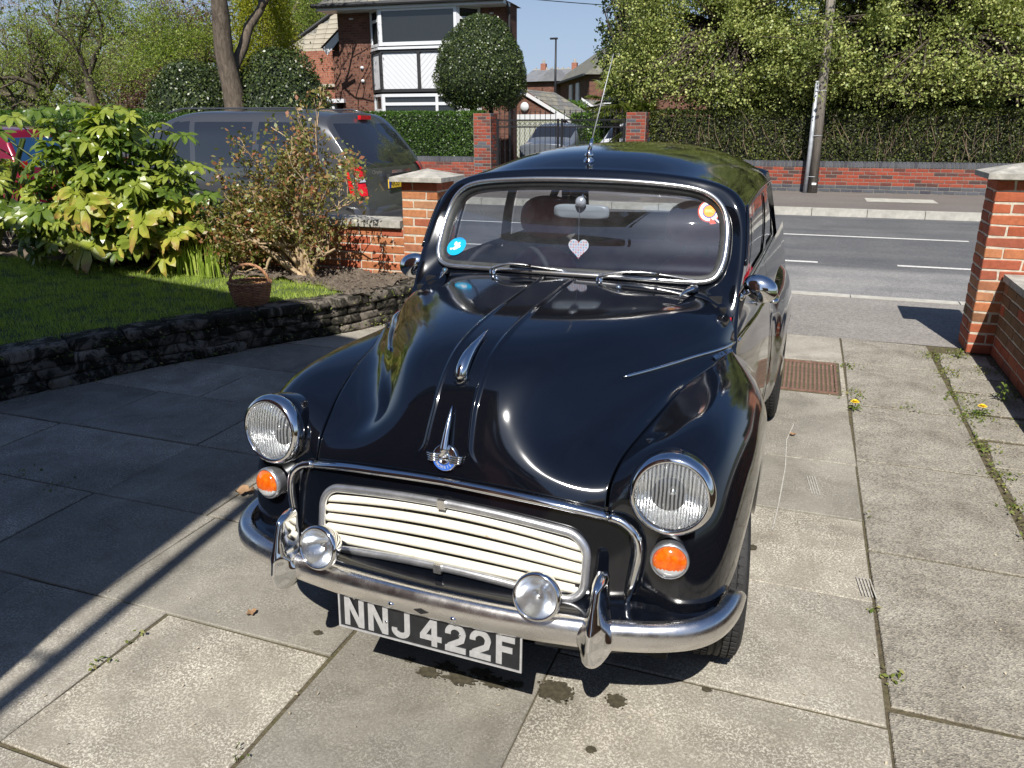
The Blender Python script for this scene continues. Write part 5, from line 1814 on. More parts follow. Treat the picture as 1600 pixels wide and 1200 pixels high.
# houses glimpsed through the trees
for (lab, x, y, w, z) in (('pink rendered house glimpsed between the hawthorn trees behind the hedge', 0.2, 42, 6, 2.6), ('orange brick house glimpsed through the bare trees on the left', -34, 44, 6, 4.0), ('pale green panelled building behind the leaning trunk at the far right', 7.9, 30, 4, 3.3),
                          ('orange brick house behind the copper tree on the left', -30.5, 40.5, 5, 3.0)):
    t = thing('glimpsed_house', lab, 'house', (x, y, 0))
    wm = {'pink': simple('pink_render', (0.50, 0.26, 0.24), .9), 'pale': simple('pale_green_boards', (0.34, 0.45, 0.38), .7)}.get(lab.split()[0], M['house_brick2'])
    pitched(t, -w / 2, w / 2, 0, 5, z, z + 1.8, 'X', grey, wm=wm)
    window(t, (-0.6, -0.05), (0.6, -0.05), z - 1.4, z - .3)

# ---- the house this drive belongs to: behind the viewer, casting the big shadow
t = thing('home_house', 'tall brick house behind the viewer that throws the large shadow over lawn and paving', 'house', (-1.56, -1.14, 0), R(6.5))
HH = 6.4
m = MB(); m.box((-4.5, -5.0, HH / 2), (9.0, 9.9, HH)); m.build('wall', M['house_brick2'], t)
r = MB()
r.add([(0.30, 0.30, HH), (0.30, -10.3, HH), (-9.3, -10.3, HH), (-9.3, 0.30, HH), (-4.5, 0.30, HH + 1.95), (-4.5, -10.3, HH + 1.95)], [(0, 1, 5, 4), (1, 2, 5), (2, 3, 4, 5), (3, 0, 4), (0, 3, 2, 1)])
r.build('roof', M['slate'], t)
MB().tube([(0.415, 0.30, HH + .02), (0.415, -10.3, HH + .02)], 0.036, 8).build('gutter', M['black_timber'], t)
gb = MB()
for i in range(10):
    gb.box((0.36, 0.1 - i * 1.1, HH + .02), (0.14, 0.02, 0.02))
gb.build('gutter_brackets', M['black_timber'], t)
for yy, zz in ((-2.2, 1.0), (-6.0, 1.0), (-2.2, 3.9), (-6.0, 3.9)):
    w = MB().box((0.01, yy, zz + .6), (0.08, 1.3, 1.3)).build('window', M['upvc'], t)
    MB().box((0.03, yy, zz + .6), (0.06, 1.14, 1.14)).build('pane', M['window_glass'], w)

# ---- neighbours and trees behind the viewer, seen only as reflections
t = thing('rear_house', 'red brick house on the plot behind the viewer', 'house', (7.5, -13, 0))
pitched(t, -4, 4, -6, 0, 5.0, 7.4, 'X', M['slate'])
window(t, (-2.5, 0.06), (-1.0, 0.06), 1.0, 2.2); window(t, (1.0, 0.06), (2.5, 0.06), 1.0, 2.2); window(t, (-2.5, 0.06), (-1.0, 0.06), 3.4, 4.6)
leafy_tree('garden_tree', 'bare spring tree in the garden behind the viewer on the left', 'tree', (-6.2, 1.0, 0.2), 8.0, 0.16, (-0.02, 0.05), 141, M['leaf_spring'], 0.06, 4, 0.3, depth=5, kids=(2, 3), trunk_frac=.36) if False else None
for q_, (x_, y_, s_) in enumerate(((-7.0, -21, 150), (-13.5, -17, 151))):
    leafy_tree('rear_tree', ('tall tree far behind the viewer, left of the broad one', 'tallest tree far behind the viewer on the left')[q_], 'tree', (x_, y_, 0), 14.0, 0.3, (0, 0), s_, M['leaf_hawthorn'], 0.2, 7, 0.5, depth=5, kids=(2, 3), trunk_frac=.34)
leafy_tree('rear_tree', 'broad leafy tree beyond the neighbour plot behind the viewer', 'tree', (3.0, -19, 0), 9.0, 0.25, (0, 0), 142, M['leaf_hawthorn'], 0.16, 20, 0.4, depth=4, kids=(2, 4))

# ================================================================== STREET FURNITURE
t = thing('utility_pole', 'weathered wooden utility pole with a grey cable guard standing on the pavement across the road', 'pole', (0.14, 18.72, 0.085))
MB().tube([(0, 0, -0.1), (-0.05, 0, 3), (-0.20, 0.02, 9.0)], [0.108, 0.095, 0.08], 16).build('pole_shaft', M['pole'], t, smooth=True)
MB().tube([(-0.145, -0.05, -0.05), (-0.14, -0.05, 1.0), (-0.15, -0.04, 2.3)], [0.06, 0.058, 0.052], 10, flat=0.8).build('cable_guard', M['galv'], t, smooth=True)
cg = MB()
for z in (0.35, 1.2, 2.1):
    cg.tube([(math.cos(a) * 0.125 - 0.05, math.sin(a) * 0.12, z) for a in np.linspace(0, 6.283, 17)], 0.008, 4, cap=False)
cg.build('strap', M['galv'], t)
MB().box((0.02, -0.112, 0.20), (0.09, 0.01, 0.045)).build('tag_plate', M['white_flat'], t)
MB().box((0.12, -0.12, 4.6), (0.16, 0.05, 0.22)).build('pole_sign', M['white_flat'], t)

t = thing('street_lamp', 'thin dark street lamp column rising above the distant houses', 'street lamp', (-13.97, 45, 0))
MB().tube([(0, 0, 0), (0, 0, 3.5), (0, 0, 6.0)], [0.09, 0.07, 0.05], 8).build('column', M['iron'], t, smooth=True)
MB().box((-0.12, 0, 6.03), (0.42, 0.16, 0.09)).build('lamp_head', M['iron'], t)
p = np.array([(-8.3, 23.5, 5.0), (-5, 29, 5.3), (-1.2, 36, 6.6), (3, 44, 8.6)])
tag(MB().tube([tuple(q) for q in spline(p, 24)], 0.012, 4).build('overhead_cable', M['iron']), 'thin overhead cable crossing the sky from the brick house gable', 'cable')


# ================================================================== OTHER VEHICLES
def wheel(parent, loc, r, w, rim=M['dull_alloy'], side=1, name='wheel', axis='Y', spokes=7):
    rot = Matrix.Rotation(R(90) * side, 4, 'X') if axis == 'Y' else Matrix.Rotation(R(90) * side, 4, 'Y')
    t = MB()
    t.lathe([(r * .62, -w / 2), (r * .9, -w / 2), (r * .98, -w * .36), (r, -w * .25), (r, w * .25), (r * .98, w * .36), (r * .9, w / 2), (r * .62, w / 2)], 40, rot, close=True)
    o = t.build(name, M['rubber'], parent, loc=loc, auto=0.6)
    MB().lathe([(0.0, w * .36), (r * .12, w * .36), (r * .18, w * .28), (r * .5, w * .22), (r * .58, w * .42), (r * .63, w * .45), (r * .64, w * .3)], 32, rot).build('rim', rim, o, smooth=True)
    return o


def modern_car(name, label, cat, loc, rotz, C, mat, belts, glass_cols, wheels, wr, rear_pts=None, nlong=70):
    """C: stations along the car (front negative x), each 9 half-section points (y out, z up); returns thing and grids"""
    t = thing(name, label, cat, loc, rotz)
    return t


# ---- grey people carrier: local x runs from tail (0) to nose (-4.75), y = 0 near side .. 1.95 far side
t = thing('grey_van', 'dark grey people carrier parked at the kerb behind the bushes, tail towards the pillar', 'van', (-5.14, 8.38, 0.0))
hw = 0.97
def sec(x, k, zs, tumble, dx=None):
    """half section outer->top: fractions of half width, heights"""
    dx = dx or [0] * 8
    yy = [0.90, 0.975, 1.0, 0.985, 0.93, 0.84, 0.60, 0.0]
    return [(x + dx[i], -hw * yy[i] * k if i < 7 else 0.0, zs[i]) for i in range(8)]
S = []
S.append(sec(0.0, 0.97, [0.34, 0.55, 0.78, 1.00, 1.28, 1.56, 1.665, 1.69], 0, [0.10, 0.13, 0.04, -0.03, -0.20, -0.42, -0.48, -0.50]))
S.append(sec(-0.30, 1.0, [0.30, 0.52, 0.78, 1.02, 1.32, 1.60, 1.685, 1.71], 0, [0, 0, 0, 0, -.12, -.30, -.34, -.34]))
S.append(sec(-0.95, 1.0, [0.28, 0.50, 0.78, 1.03, 1.36, 1.63, 1.71, 1.735], 0))
S.append(sec(-2.0, 1.0, [0.26, 0.50, 0.78, 1.02, 1.37, 1.645, 1.72, 1.745], 0))
S.append(sec(-2.75, 1.0, [0.26, 0.50, 0.78, 1.00, 1.33, 1.60, 1.675, 1.70], 0))
S.append(sec(-3.25, 1.0, [0.26, 0.50, 0.77, 0.97, 1.18, 1.38, 1.44, 1.46], 0))
S.append(sec(-3.75, 0.98, [0.28, 0.50, 0.76, 0.90, 0.98, 1.04, 1.09, 1.10], 0))
S.append(sec(-4.4, 0.93, [0.30, 0.48, 0.66, 0.76, 0.82, 0.86, 0.90, 0.92], 0))
S.append(sec(-4.75, 0.75, [0.32, 0.44, 0.55, 0.64, 0.70, 0.73, 0.75, 0.76], 0))
Cn = np.array(S)
NU, NV = 190, 110
Gv = surf(Cn, NU, NV)
def cell_split(G, test):
    a, b = MB(), MB()
    n, m = G.shape[:2]
    idx = {0: {}, 1: {}}
    out = [([], []), ([], [])]
    for i in range(n - 1):
        for j in range(m - 1):
            c = (G[i, j] + G[i + 1, j] + G[i, j + 1] + G[i + 1, j + 1]) / 4
            k = test(i / (n - 1), j / (m - 1), c)
            if k < 0:
                continue
            q = []
            for (p, r) in ((i, j), (i, j + 1), (i + 1, j + 1), (i + 1, j)):
                if (p, r) not in idx[k]:
                    idx[k][(p, r)] = len(out[k][0]); out[k][0].append(tuple(G[p, r]))
                q.append(idx[k][(p, r)])
            out[k][1].append(tuple(q))
    a.add(*out[0]); b.add(*out[1])
    return a, b
jb = 0.475
def van_test(u, v, c):
    x, y, z = c
    zt = 1.57 + 0.02 * math.sin(u * 3)
    lo = 1.03
    fr = -3.45 - (z - 1.0) * -1.25   # slanting windscreen pillar line
    if lo < z < zt and abs(y) > 0.3:
        if -0.42 - (z - 1.0) * 0.50 > x > -1.38 or -1.46 > x > -2.36 or (-2.45 > x and x > fr):
            return 1
    if z > 1.03 and x < fr - 0.10 and x > -3.75 + 0.0 and abs(y) < 0.78 * 1 and z < 1.66:
        return 1
    return 0
glassg, bodyg = MB(), MB()
for sgn in (1, -1):
    G = Gv.copy(); G[..., 1] *= sgn
    b_, g_ = cell_split(G, van_test)
    bodyg.add(b_.v, b_.f); glassg.add(g_.v, g_.f)
sh = Matrix.Translation((0, hw, 0))
# rear face: across between the two rear edges
edge = Gv[0]
RG = []
for j in range(NV):
    p = edge[j]
    row = [(p[0] + 0.07 * (1 - q * q), q * abs(p[1]), p[2]) for q in np.linspace(-1, 1, 31)]
    RG.append(row)
RG = np.array(RG)
def rear_test(u, v, c):
    x, y, z = c
    return 1 if (1.03 < z < 1.56 and abs(y) < 0.80 - (z - 1.0) * 0.18) else 0
b2, g2 = cell_split(RG, rear_test)
bodyg.add(b2.v, b2.f)
off = (0, hw, 0)
bodyg.build('body', M['van_paint'], t, smooth=True, loc=off, weld=True)
glassg.build('side_window', M['dark_glass'], t, smooth=True, loc=off)
g2.build('rear_window', M['dark_glass'], t, smooth=True, loc=off)
# tail lights wrap the corner
for s in (-1, 1):
    tl = MB(); ring = []
    for z, a, b in ((1.06, .20, .20), (1.0, .26, .17), (0.93, .28, .16), (0.86, .24, .16), (0.78, .17, .15), (0.72, .10, .12)):
        row = []
        j = int(np.argmin(np.abs(edge[:, 2] - z))); p = edge[j]
        row.append((p[0] - a, s * (abs(p[1]) + 0.012), z)); row.append((p[0] - 0.06, s * (abs(p[1]) + 0.012), z)); row.append((p[0] + 0.02, s * (abs(p[1]) - 0.02), z)); row.append((p[0] + 0.045, s * (abs(p[1]) - b), z))
        ring.append(row)
    L = MB().grid(ring).build('tail_light', M['red_lens'], t, smooth=True, loc=off)
    q = np.array(ring); w = []
    for k in (2, 3):
        r_ = q[k]; w.append([tuple(r_[2] + np.array([0.006, s * 0.004, 0.02 if k == 3 else -.01])), tuple(r_[3] + np.array([0.006, 0, 0.02 if k == 3 else -.01]))])
    MB().grid(w).build('reversing_light', M['clear_lens'], L, loc=(0, 0, 0))
bl = MB().box((-0.36, hw, 1.635), (0.04, 0.26, 0.05)).build('brake_light', M['red_lens'], t)
MB().box((0.115, hw, 0.86), (0.05, 0.60, 0.17)).build('plate_recess', M['dark_plastic'], t)
pl = MB().box((0.146, hw - .10, 0.83), (0.012, 0.52, 0.11)).build('number_plate', M['yellow_plate'], t)
MB().box((0.153, hw - .335, 0.83), (0.004, 0.045, 0.105)).build('blue_strip', M['blue_flat'], pl)
for txt, dy in (('AK55', -.20), ('GZV', .07)):
    tm = text_mesh(txt, 0.105); tm.materials.append(M['ink'])
    link('registration', tm, pl, (0.1535, hw + dy, 0.83), (R(90), 0, R(90)))
MB().box((0.13, hw, 0.975), (0.03, 0.50, 0.035)).build('chrome_strip', M['chrome'], t)
tm = text_mesh('Chrysler', 0.07); tm.materials.append(M['dull_alloy'])
link('badge_script', tm, t, (0.10, 0.42, 0.985), (R(90), 0, R(90)))
bp = MB(); P = []
for q in np.linspace(-1, 1, 25):
    yy = q * 0.985; xx = 0.16 - 0.20 * abs(q) ** 5
    P.append([(xx - .10, yy, .60), (xx + .03, yy, .57), (xx + .05, yy, .50), (xx + .02, yy, .36), (xx - .06, yy, .30)])
bp.grid(P)
bp.build('rear_bumper', M['van_paint'], t, smooth=True, loc=off)
MB().box((0.0, hw, 0.45), (0.3, 1.2, 0.3)).build('underside', M['dark_plastic'], t)
for s, y in ((-1, 0.30), (1, 1.64)):
    MB().tube([(-0.75, y, 1.70), (-0.95, y, 1.745), (-2.7, y, 1.755), (-2.95, y, 1.70)], 0.013, 6).build('roof_rail', M['van_paint'], t, smooth=True)
for x in (-0.95, -3.9):
    for y, s in ((0.13, 1), (1.81, -1)):
        wheel(t, (x, y, 0.33), 0.33, 0.21, side=s)
        if s == 1:
            MB().lathe([(0.36, -0.05), (0.40, 0.0), (0.39, 0.012)], 40, Matrix.Translation((x, -0.012 + 0.02, 0.34)) @ Matrix.Rotation(R(90), 4, 'X')).build('wheel_arch', M['dark_plastic'], t, smooth=True)
for x in (-1.42, -2.41, -3.35):
    MB().box((x, -0.001, 0.66), (0.008, 0.012, 0.62)).build('door_gap', M['black'], t)
for x in (-1.62, -2.62):
    MB().box((x, -0.012, 0.93), (0.20, 0.03, 0.03)).build('door_handle', M['van_paint'], t)
MB().box((-1.9, -0.008, 0.64), (2.9, 0.03, 0.07)).build('side_moulding', M['van_paint'], t)

# ---- small red hatchback further left
t = thing('red_hatchback', 'dark red hatchback parked at the kerb on the far left, half hidden by the leaves', 'car', (-10.85, 8.45, 0.0))
hw = 0.84
S = []
S.append(sec(0.0, 0.97, [0.30, 0.50, 0.72, 0.93, 1.12, 1.36, 1.47, 1.50], 0, [0.04, 0.07, 0.04, 0.0, -0.08, -0.22, -0.26, -0.28]))
S.append(sec(-0.4, 1.0, [0.28, 0.48, 0.72, 0.95, 1.18, 1.41, 1.50, 1.52], 0, [0, 0, 0, 0, -.05, -.12, -.14, -.14]))
S.append(sec(-1.4, 1.0, [0.26, 0.48, 0.72, 0.95, 1.20, 1.45, 1.53, 1.55], 0))
S.append(sec(-2.4, 1.0, [0.26, 0.48, 0.72, 0.92, 1.12, 1.34, 1.42, 1.44], 0))
S.append(sec(-3.1, .98, [0.26, 0.46, 0.68, 0.84, 0.92, 0.98, 1.01, 1.02], 0))
S.append(sec(-4.0, .80, [0.28, 0.42, 0.55, 0.66, 0.70, 0.73, 0.75, 0.76], 0))
Gh = surf(np.array(S), 60, 41)
bodyg, glassg = MB(), MB()
def ht(u, v, c):
    x, y, z = c
    if 0.97 < z < 1.36 and (-0.35 - (z - .95) * .4 > x > -1.2 or -1.28 > x > -2.75 + (z - .95) * 1.3):
        return 1
    return 0
for sgn in (1, -1):
    G = Gh.copy(); G[..., 1] *= sgn
    b_, g_ = cell_split(G, ht); bodyg.add(b_.v, b_.f); glassg.add(g_.v, g_.f)
edge = Gh[0]
RG = np.array([[(p[0] + 0.06 * (1 - q * q), q * abs(p[1]), p[2]) for q in np.linspace(-1, 1, 25)] for p in edge])
b2, g2 = cell_split(RG, lambda u, v, c: 1 if (0.97 < c[2] < 1.38 and abs(c[1]) < 0.68) else 0)
bodyg.add(b2.v, b2.f); off = (0, hw, 0)
bodyg.build('body', M['red_paint'], t, smooth=True, loc=off, weld=True)
glassg.build('side_window', M['dark_glass'], t, smooth=True, loc=off)
g2.build('rear_window', simple('blue_tinted_glass', (0.015, 0.05, 0.12), 0.05, spec=.8), t, smooth=True, loc=off)
for s in (-1, 1):
    MB().box((0.01, hw + s * 0.72, 0.90), (0.10, 0.14, 0.30)).build('tail_light', M['red_lens'], t)
pl = MB().box((0.115, hw + 0.05, 0.66), (0.012, 0.52, 0.11)).build('number_plate', M['yellow_plate'], t)
for txt, dy in (('EU06', -.08), ('KPX', .19)):
    tm = text_mesh(txt, 0.10); tm.materials.append(M['ink']); link('registration', tm, pl, (0.123, hw + dy, 0.66), (R(90), 0, R(90)))
tm = text_mesh('NOTE', 0.075); tm.materials.append(M['dull_alloy']); link('badge_script', tm, t, (0.108, hw - 0.50, 0.665), (R(90), 0, R(90)))
MB().box((0.06, hw, 0.42), (0.14, 1.56, 0.26)).build('rear_bumper', M['red_paint'], t)
for x in (-0.65, -3.15):
    for y, s in ((0.1, 1), (1.58, -1)):
        wheel(t, (x, y, 0.30), 0.30, 0.18, side=s)


# ---- cars on the drive behind the iron gate
def gate_car(label, loc, rotz, mat, name='parked_car'):
    t = thing(name, label, 'car', loc, rotz)
    hw_ = 0.85
    S = []
    for x, k, zs in ((0, .9, [0.3, 0.5, 0.7, 0.8, 0.85, 0.88, 0.90, 0.91]), (0.9, 1, [.26, .48, .7, .88, .95, .99, 1.02, 1.03]), (1.7, 1, [.26, .48, .7, .92, 1.16, 1.36, 1.44, 1.46]), (2.7, 1, [.26, .48, .7, .93, 1.2, 1.42, 1.5, 1.52]), (3.7, 1, [.28, .48, .7, .93, 1.14, 1.34, 1.42, 1.44]), (4.1, .95, [.3, .48, .7, .85, .95, 1.0, 1.02, 1.03])):
        yy = [0.90, 0.975, 1.0, 0.985, 0.93, 0.82, 0.60, 0.0]
        S.append([(-hw_ * yy[i] * k, x, zs[i]) for i in range(8)])
    Gc = surf(np.array(S), 50, 33)
    b, g = MB(), MB()
    for sgn in (1, -1):
        G = Gc.copy(); G[..., 0] *= sgn
        b_, g_ = cell_split(G, lambda u, v, c: 1 if ((0.97 < c[2] < 1.36 and abs(c[0]) > .6 and 1.6 < c[1] < 3.5) or (1.0 < c[1] < 1.65 and 1.03 < c[2] < 1.42 and abs(c[0]) < .68)) else 0)
        b.add(b_.v, b_.f); g.add(g_.v, g_.f)
    fr = Gc[0]
    b.grid([[(q * abs(p[0]), p[1] - 0.05 * (1 - q * q), p[2]) for q in np.linspace(-1, 1, 15)] for p in fr])
    b.build('body', mat, t, smooth=True, weld=True); g.build('windows', M['dark_glass'], t, smooth=True)
    for x in (-.76, .76):
        for y in (0.75, 3.3):
            wheel(t, (x, y, .3), .3, .18, side=1 if x > 0 else -1, axis='X')
        MB().lathe([(0, -.02), (.09, -.01), (.10, .02)], 14, Matrix.Translation((x * .8, 0.0, .68)) @ Matrix.Rotation(R(90), 4, 'X')).build('headlight', M['clear_lens'], t, smooth=True)
    return t


gate_car('dark blue car parked on the drive behind the left leaf of the iron gate', (-8.0, 24.5, 0.03), 0.05, M['dark_car'])
gate_car('white car parked on the drive behind the right leaf of the iron gate', (-5.35, 23.2, 0.03), -0.08, M['white_car'])

# ================================================================== THE BLACK VINTAGE SALOON
# local frame: x to the car's left, y backwards from the front axle, z up
car = thing('vintage_car', 'shiny black vintage saloon with cream grille and round headlights, parked on the paved drive', 'car', (-0.780, 2.1935, 0.0), R(-1.31))
P_ = M['paint']

# ---- bonnet (control sections from nose to windscreen, centre line to shut line)
BON = [
    [(0, -.552, .700), (.06, -.552, .699), (.13, -.550, .697), (.20, -.546, .693), (.26, -.541, .688), (.31, -.535, .683), (.36, -.528, .676), (.40, -.520, .669), (.419, -.516, .664)],
    [(0, -.538, .752), (.06, -.538, .751), (.13, -.536, .747), (.19, -.532, .740), (.25, -.525, .730), (.30, -.517, .720), (.35, -.509, .712), (.395, -.502, .707), (.418, -.498, .706)],
    [(0, -.514, .808), (.06, -.514, .807), (.12, -.511, .804), (.175, -.503, .795), (.225, -.493, .778), (.275, -.480, .757), (.325, -.468, .744), (.385, -.460, .740), (.422, -.462, .741)],
    [(0, -.488, .857), (.06, -.487, .856), (.12, -.482, .853), (.17, -.472, .842), (.215, -.456, .820), (.258, -.434, .794), (.305, -.415, .776), (.375, -.408, .768), (.431, -.415, .768)],
    [(0, -.448, .910), (.06, -.446, .909), (.125, -.438, .905), (.185, -.422, .890), (.235, -.398, .860), (.283, -.370, .826), (.330, -.350, .800), (.39, -.342, .790), (.450, -.345, .793)],
    [(0, -.380, .962), (.07, -.378, .961), (.14, -.368, .956), (.21, -.346, .938), (.268, -.315, .900), (.320, -.288, .856), (.364, -.268, .826), (.418, -.255, .813), (.474, -.245, .817)],
    [(0, -.270, .999), (.075, -.266, .998), (.16, -.254, .992), (.24, -.232, .973), (.31, -.202, .933), (.368, -.178, .884), (.410, -.156, .852), (.454, -.143, .838), (.497, -.128, .839)],
    [(0, -.110, 1.021), (.08, -.107, 1.020), (.18, -.098, 1.014), (.28, -.080, .996), (.365, -.058, .958), (.426, -.038, .914), (.462, -.022, .879), (.494, -.010, .859), (.524, .000, .852)],
    [(0, .07, 1.033), (.09, .072, 1.032), (.21, .078, 1.026), (.33, .090, 1.008), (.43, .104, .970), (.492, .116, .928), (.522, .124, .896), (.545, .130, .876), (.566, .136, .868)],
    [(0, .22, 1.041), (.10, .222, 1.040), (.23, .228, 1.035), (.36, .238, 1.021), (.475, .250, .988), (.542, .260, .950), (.570, .266, .922), (.586, .270, .898), (.595, .272, .880)],
    [(0, .365, 1.047), (.10, .366, 1.046), (.24, .372, 1.042), (.38, .382, 1.030), (.50, .392, 1.002), (.568, .392, .968), (.594, .378, .936), (.604, .362, .908), (.606, .350, .886)],
]
Gb = surf(BON, 190, 130)
# twin pressed ribs running back along the centre, flaring beside the badge
def ribx(y, z):
    f = np.clip((0.86 - z) / 0.15, 0, 1)
    return 0.0545 + 0.012 * f + 0.05 * np.clip((0.78 - z) / 0.06, 0, 1) ** 2
X, Z = Gb[..., 0], Gb[..., 2]
rx = ribx(Gb[..., 1], Z)
du = np.gradient(Gb, axis=0); dv = np.gradient(Gb, axis=1)
Nb = unit(np.cross(dv, du)); Nb = np.where(Nb[..., 2:3] < 0, -Nb, Nb)
Nb[..., 1] = np.where((Gb[..., 2] < .9) & (Nb[..., 1] > 0), -Nb[..., 1], Nb[..., 1])
fade = np.clip((Z - .725) / .04, 0, 1)
prof = 0.0042 * np.exp(-((X - rx) / 0.0065) ** 2) + 0.0030 / (1 + np.exp((X - rx) / 0.004))
# resample laterally finer near the ribs by adding the profile to a densified grid
def densify(row, extra):
    return row
xs_frac = np.concatenate([np.linspace(0, 0.22, 70), np.linspace(0.225, 1, 80)])
Gd = np.stack([np.stack([np.interp(xs_frac, np.linspace(0, 1, Gb.shape[1]), Gb[i, :, k]) for k in range(3)], -1) for i in range(Gb.shape[0])])
Nd = np.stack([np.stack([np.interp(xs_frac, np.linspace(0, 1, Gb.shape[1]), Nb[i, :, k]) for k in range(3)], -1) for i in range(Gb.shape[0])])
Nd = unit(Nd)
rx = ribx(Gd[..., 1], Gd[..., 2]); fade = np.clip((Gd[..., 2] - .722) / .05, 0, 1)
ribh = np.exp(-((Gd[..., 0] - rx) / 0.0055) ** 2) * 0.0042 + 0.0035 / (1 + np.exp(np.clip((Gd[..., 0] - rx) / 0.0035, -30, 30)))
Gd = Gd + Nd * (ribh * fade)[..., None]
# swage flare on the bonnet side, under the chrome strip
ysw = Gd[..., 1]; 
swz = np.interp(ysw, [-.34, -.18, 0.0, .35], [.88, .888, .888, .881])
side = np.clip((Gd[..., 0] - .30) / .08, 0, 1) * np.clip((ysw + .36) / .25, 0, 1)
Gd[..., 0] += side * 0.015 / (1 + np.exp(np.clip((Gd[..., 2] - swz) / .005, -30, 30))) * np.exp(-((Gd[..., 2] - swz) / .05) ** 2)
# folded edge at the shut line
Gd[:, -1, 0] -= .0022; edge = Gd[:, -1:, :].copy(); e2 = edge.copy(); e2[..., 2] -= 0.020; e2[..., 0] -= 0.002
fullb = full(np.concatenate([Gd, e2], axis=1))
front = fullb[:1].copy(); front[..., 2] -= 0.012; front[..., 1] += 0.006
MB().grid(np.concatenate([front, fullb], 0)).build('bonnet', P_, car, smooth=True)

# ---- scuttle between bonnet and windscreen
# ---- windscreen opening and surround
WI = np.array([(0, .414, 1.047), (.15, .419, 1.047), (.30, .436, 1.044), (.42, .458, 1.040), (.485, .474, 1.042), (.517, .488, 1.056), (.533, .504, 1.085), (.540, .530, 1.12), (.540, .556, 1.16),
               (.537, .580, 1.20), (.528, .601, 1.24), (.508, .613, 1.283), (.472, .613, 1.318), (.42, .607, 1.340), (.30, .596, 1.356), (.15, .587, 1.364), (0, .584, 1.366)])
WO = np.array([(0, .372, 1.045), (.15, .377, 1.043), (.30, .388, 1.036), (.43, .400, 1.018), (.535, .402, .985), (.588, .400, .950), (.601, .445, 1.02), (.604, .490, 1.08), (.601, .527, 1.13),
               (.597, .562, 1.18), (.590, .597, 1.23), (.577, .635, 1.283), (.540, .652, 1.330), (.46, .650, 1.366), (.31, .640, 1.391), (.155, .632, 1.402), (0, .630, 1.405)])
N_ = 121
wi = spline(WI, N_); wo = spline(WO, N_)
# find where the roof begins on the outer ring
k0 = int(np.argmin(np.linalg.norm(wo - np.array([.577, .635, 1.283]), axis=1)))
mid1 = wi * .62 + wo * .38; mid2 = wi * .28 + wo * .72
nrm = unit(np.stack([wi[:, 0] * 0.6, np.full(N_, -0.75), (wi[:, 2] - 1.2) * 1.2 + 0.35], 1))
mid1 = mid1 + nrm * 0.006; mid2 = mid2 + nrm * 0.009
ringG = spline(np.stack([wi, mid1, mid2, wo]), 12, t=[0, .38, .72, 1.0])
inner = wi + np.array([0, 0.018, 0]) ; 
ringG = np.concatenate([inner[None], ringG], 0)
shell = MB()
shell.grid(ringG); G2 = ringG.copy(); G2[..., 0] *= -1; shell.grid(G2[::-1])
# roof: first section is the outer ring's top
top = wo[k0:][::-1]                      # centre -> gutter
K = len(top)
def rs_(pts):
    return spline(np.array(pts, float), K)
r1 = rs_([(0, .800, 1.450), (.2, .803, 1.441), (.36, .812, 1.412), (.47, .822, 1.374), (.54, .830, 1.338), (.578, .84, 1.303)])
r2 = rs_([(0, 1.10, 1.474), (.2, 1.10, 1.465), (.36, 1.10, 1.435), (.475, 1.10, 1.393), (.545, 1.10, 1.352), (.581, 1.10, 1.318)])
r3 = rs_([(0, 1.50, 1.479), (.2, 1.50, 1.469), (.36, 1.50, 1.438), (.475, 1.50, 1.394), (.545, 1.50, 1.352), (.580, 1.50, 1.316)])
r4 = rs_([(0, 1.85, 1.455), (.2, 1.85, 1.445), (.355, 1.85, 1.413), (.465, 1.85, 1.368), (.532, 1.84, 1.326), (.566, 1.82, 1.290)])
r5 = rs_([(0, 2.12, 1.405), (.19, 2.12, 1.395), (.335, 2.10, 1.362), (.44, 2.07, 1.318), (.505, 2.03, 1.270), (.540, 1.98, 1.230)])
Rf = spline(np.stack([top, r1, r2, r3, r4, r5]), 60)
shell.grid(full(Rf))
roof = shell.build('roof', P_, car, smooth=True, weld=True)
gutter = Rf[:, -1, :]
drip = [tuple(q + np.array([0.006, 0, -0.002])) for q in wo[80 if k0 > 80 else 60:k0:2]] + [tuple(q + np.array([0.006, 0, -0.003])) for q in gutter]
dripL = [tuple(q + np.array([0.005, 0.004, 0])) for q in wo[58:k0:2]] + [tuple(q + np.array([0.006, 0, -0.003])) for q in gutter[1:]]
for s in (1, -1):
    MB().tube([(p[0] * s, p[1], p[2]) for p in dripL], 0.0055, 6).build('drip_rail', P_, car, smooth=True)

# rear upper body with window opening: frame strips
rearC = [(0, 2.12, 1.405), (0, 2.22, 1.37)]
rearTop = Rf[-1]                          # centre -> side
def rear_row(zf, yc, xs):
    return spline(np.array([(0, yc, zf), (xs * .5, yc - .02, zf - .005), (xs * .85, yc - .09, zf - .01), (xs, yc - .22, zf - .02)]), K)
rows_ = np.stack([rearTop, rear_row(1.35, 2.26, .545), rear_row(1.22, 2.37, .575), rear_row(1.06, 2.47, .60), rear_row(.93, 2.58, .62)])
Rr = spline(rows_, 40)
bk, gl = cell_split(full(Rr), lambda u, v, c: 1 if (1.055 < c[2] < 1.35 and abs(c[0]) < .47) else 0)
bk.build('rear_panel', P_, car, smooth=True)
gl.build('rear_window', M['side_glass'], car, smooth=True)
boot = np.stack([Rr[-1], rear_row(.86, 2.82, .62), rear_row(.70, 3.02, .62), rear_row(.50, 3.10, .60), rear_row(.32, 3.06, .57)])
MB().grid(full(spline(boot, 24))).build('boot_lid', P_, car, smooth=True)

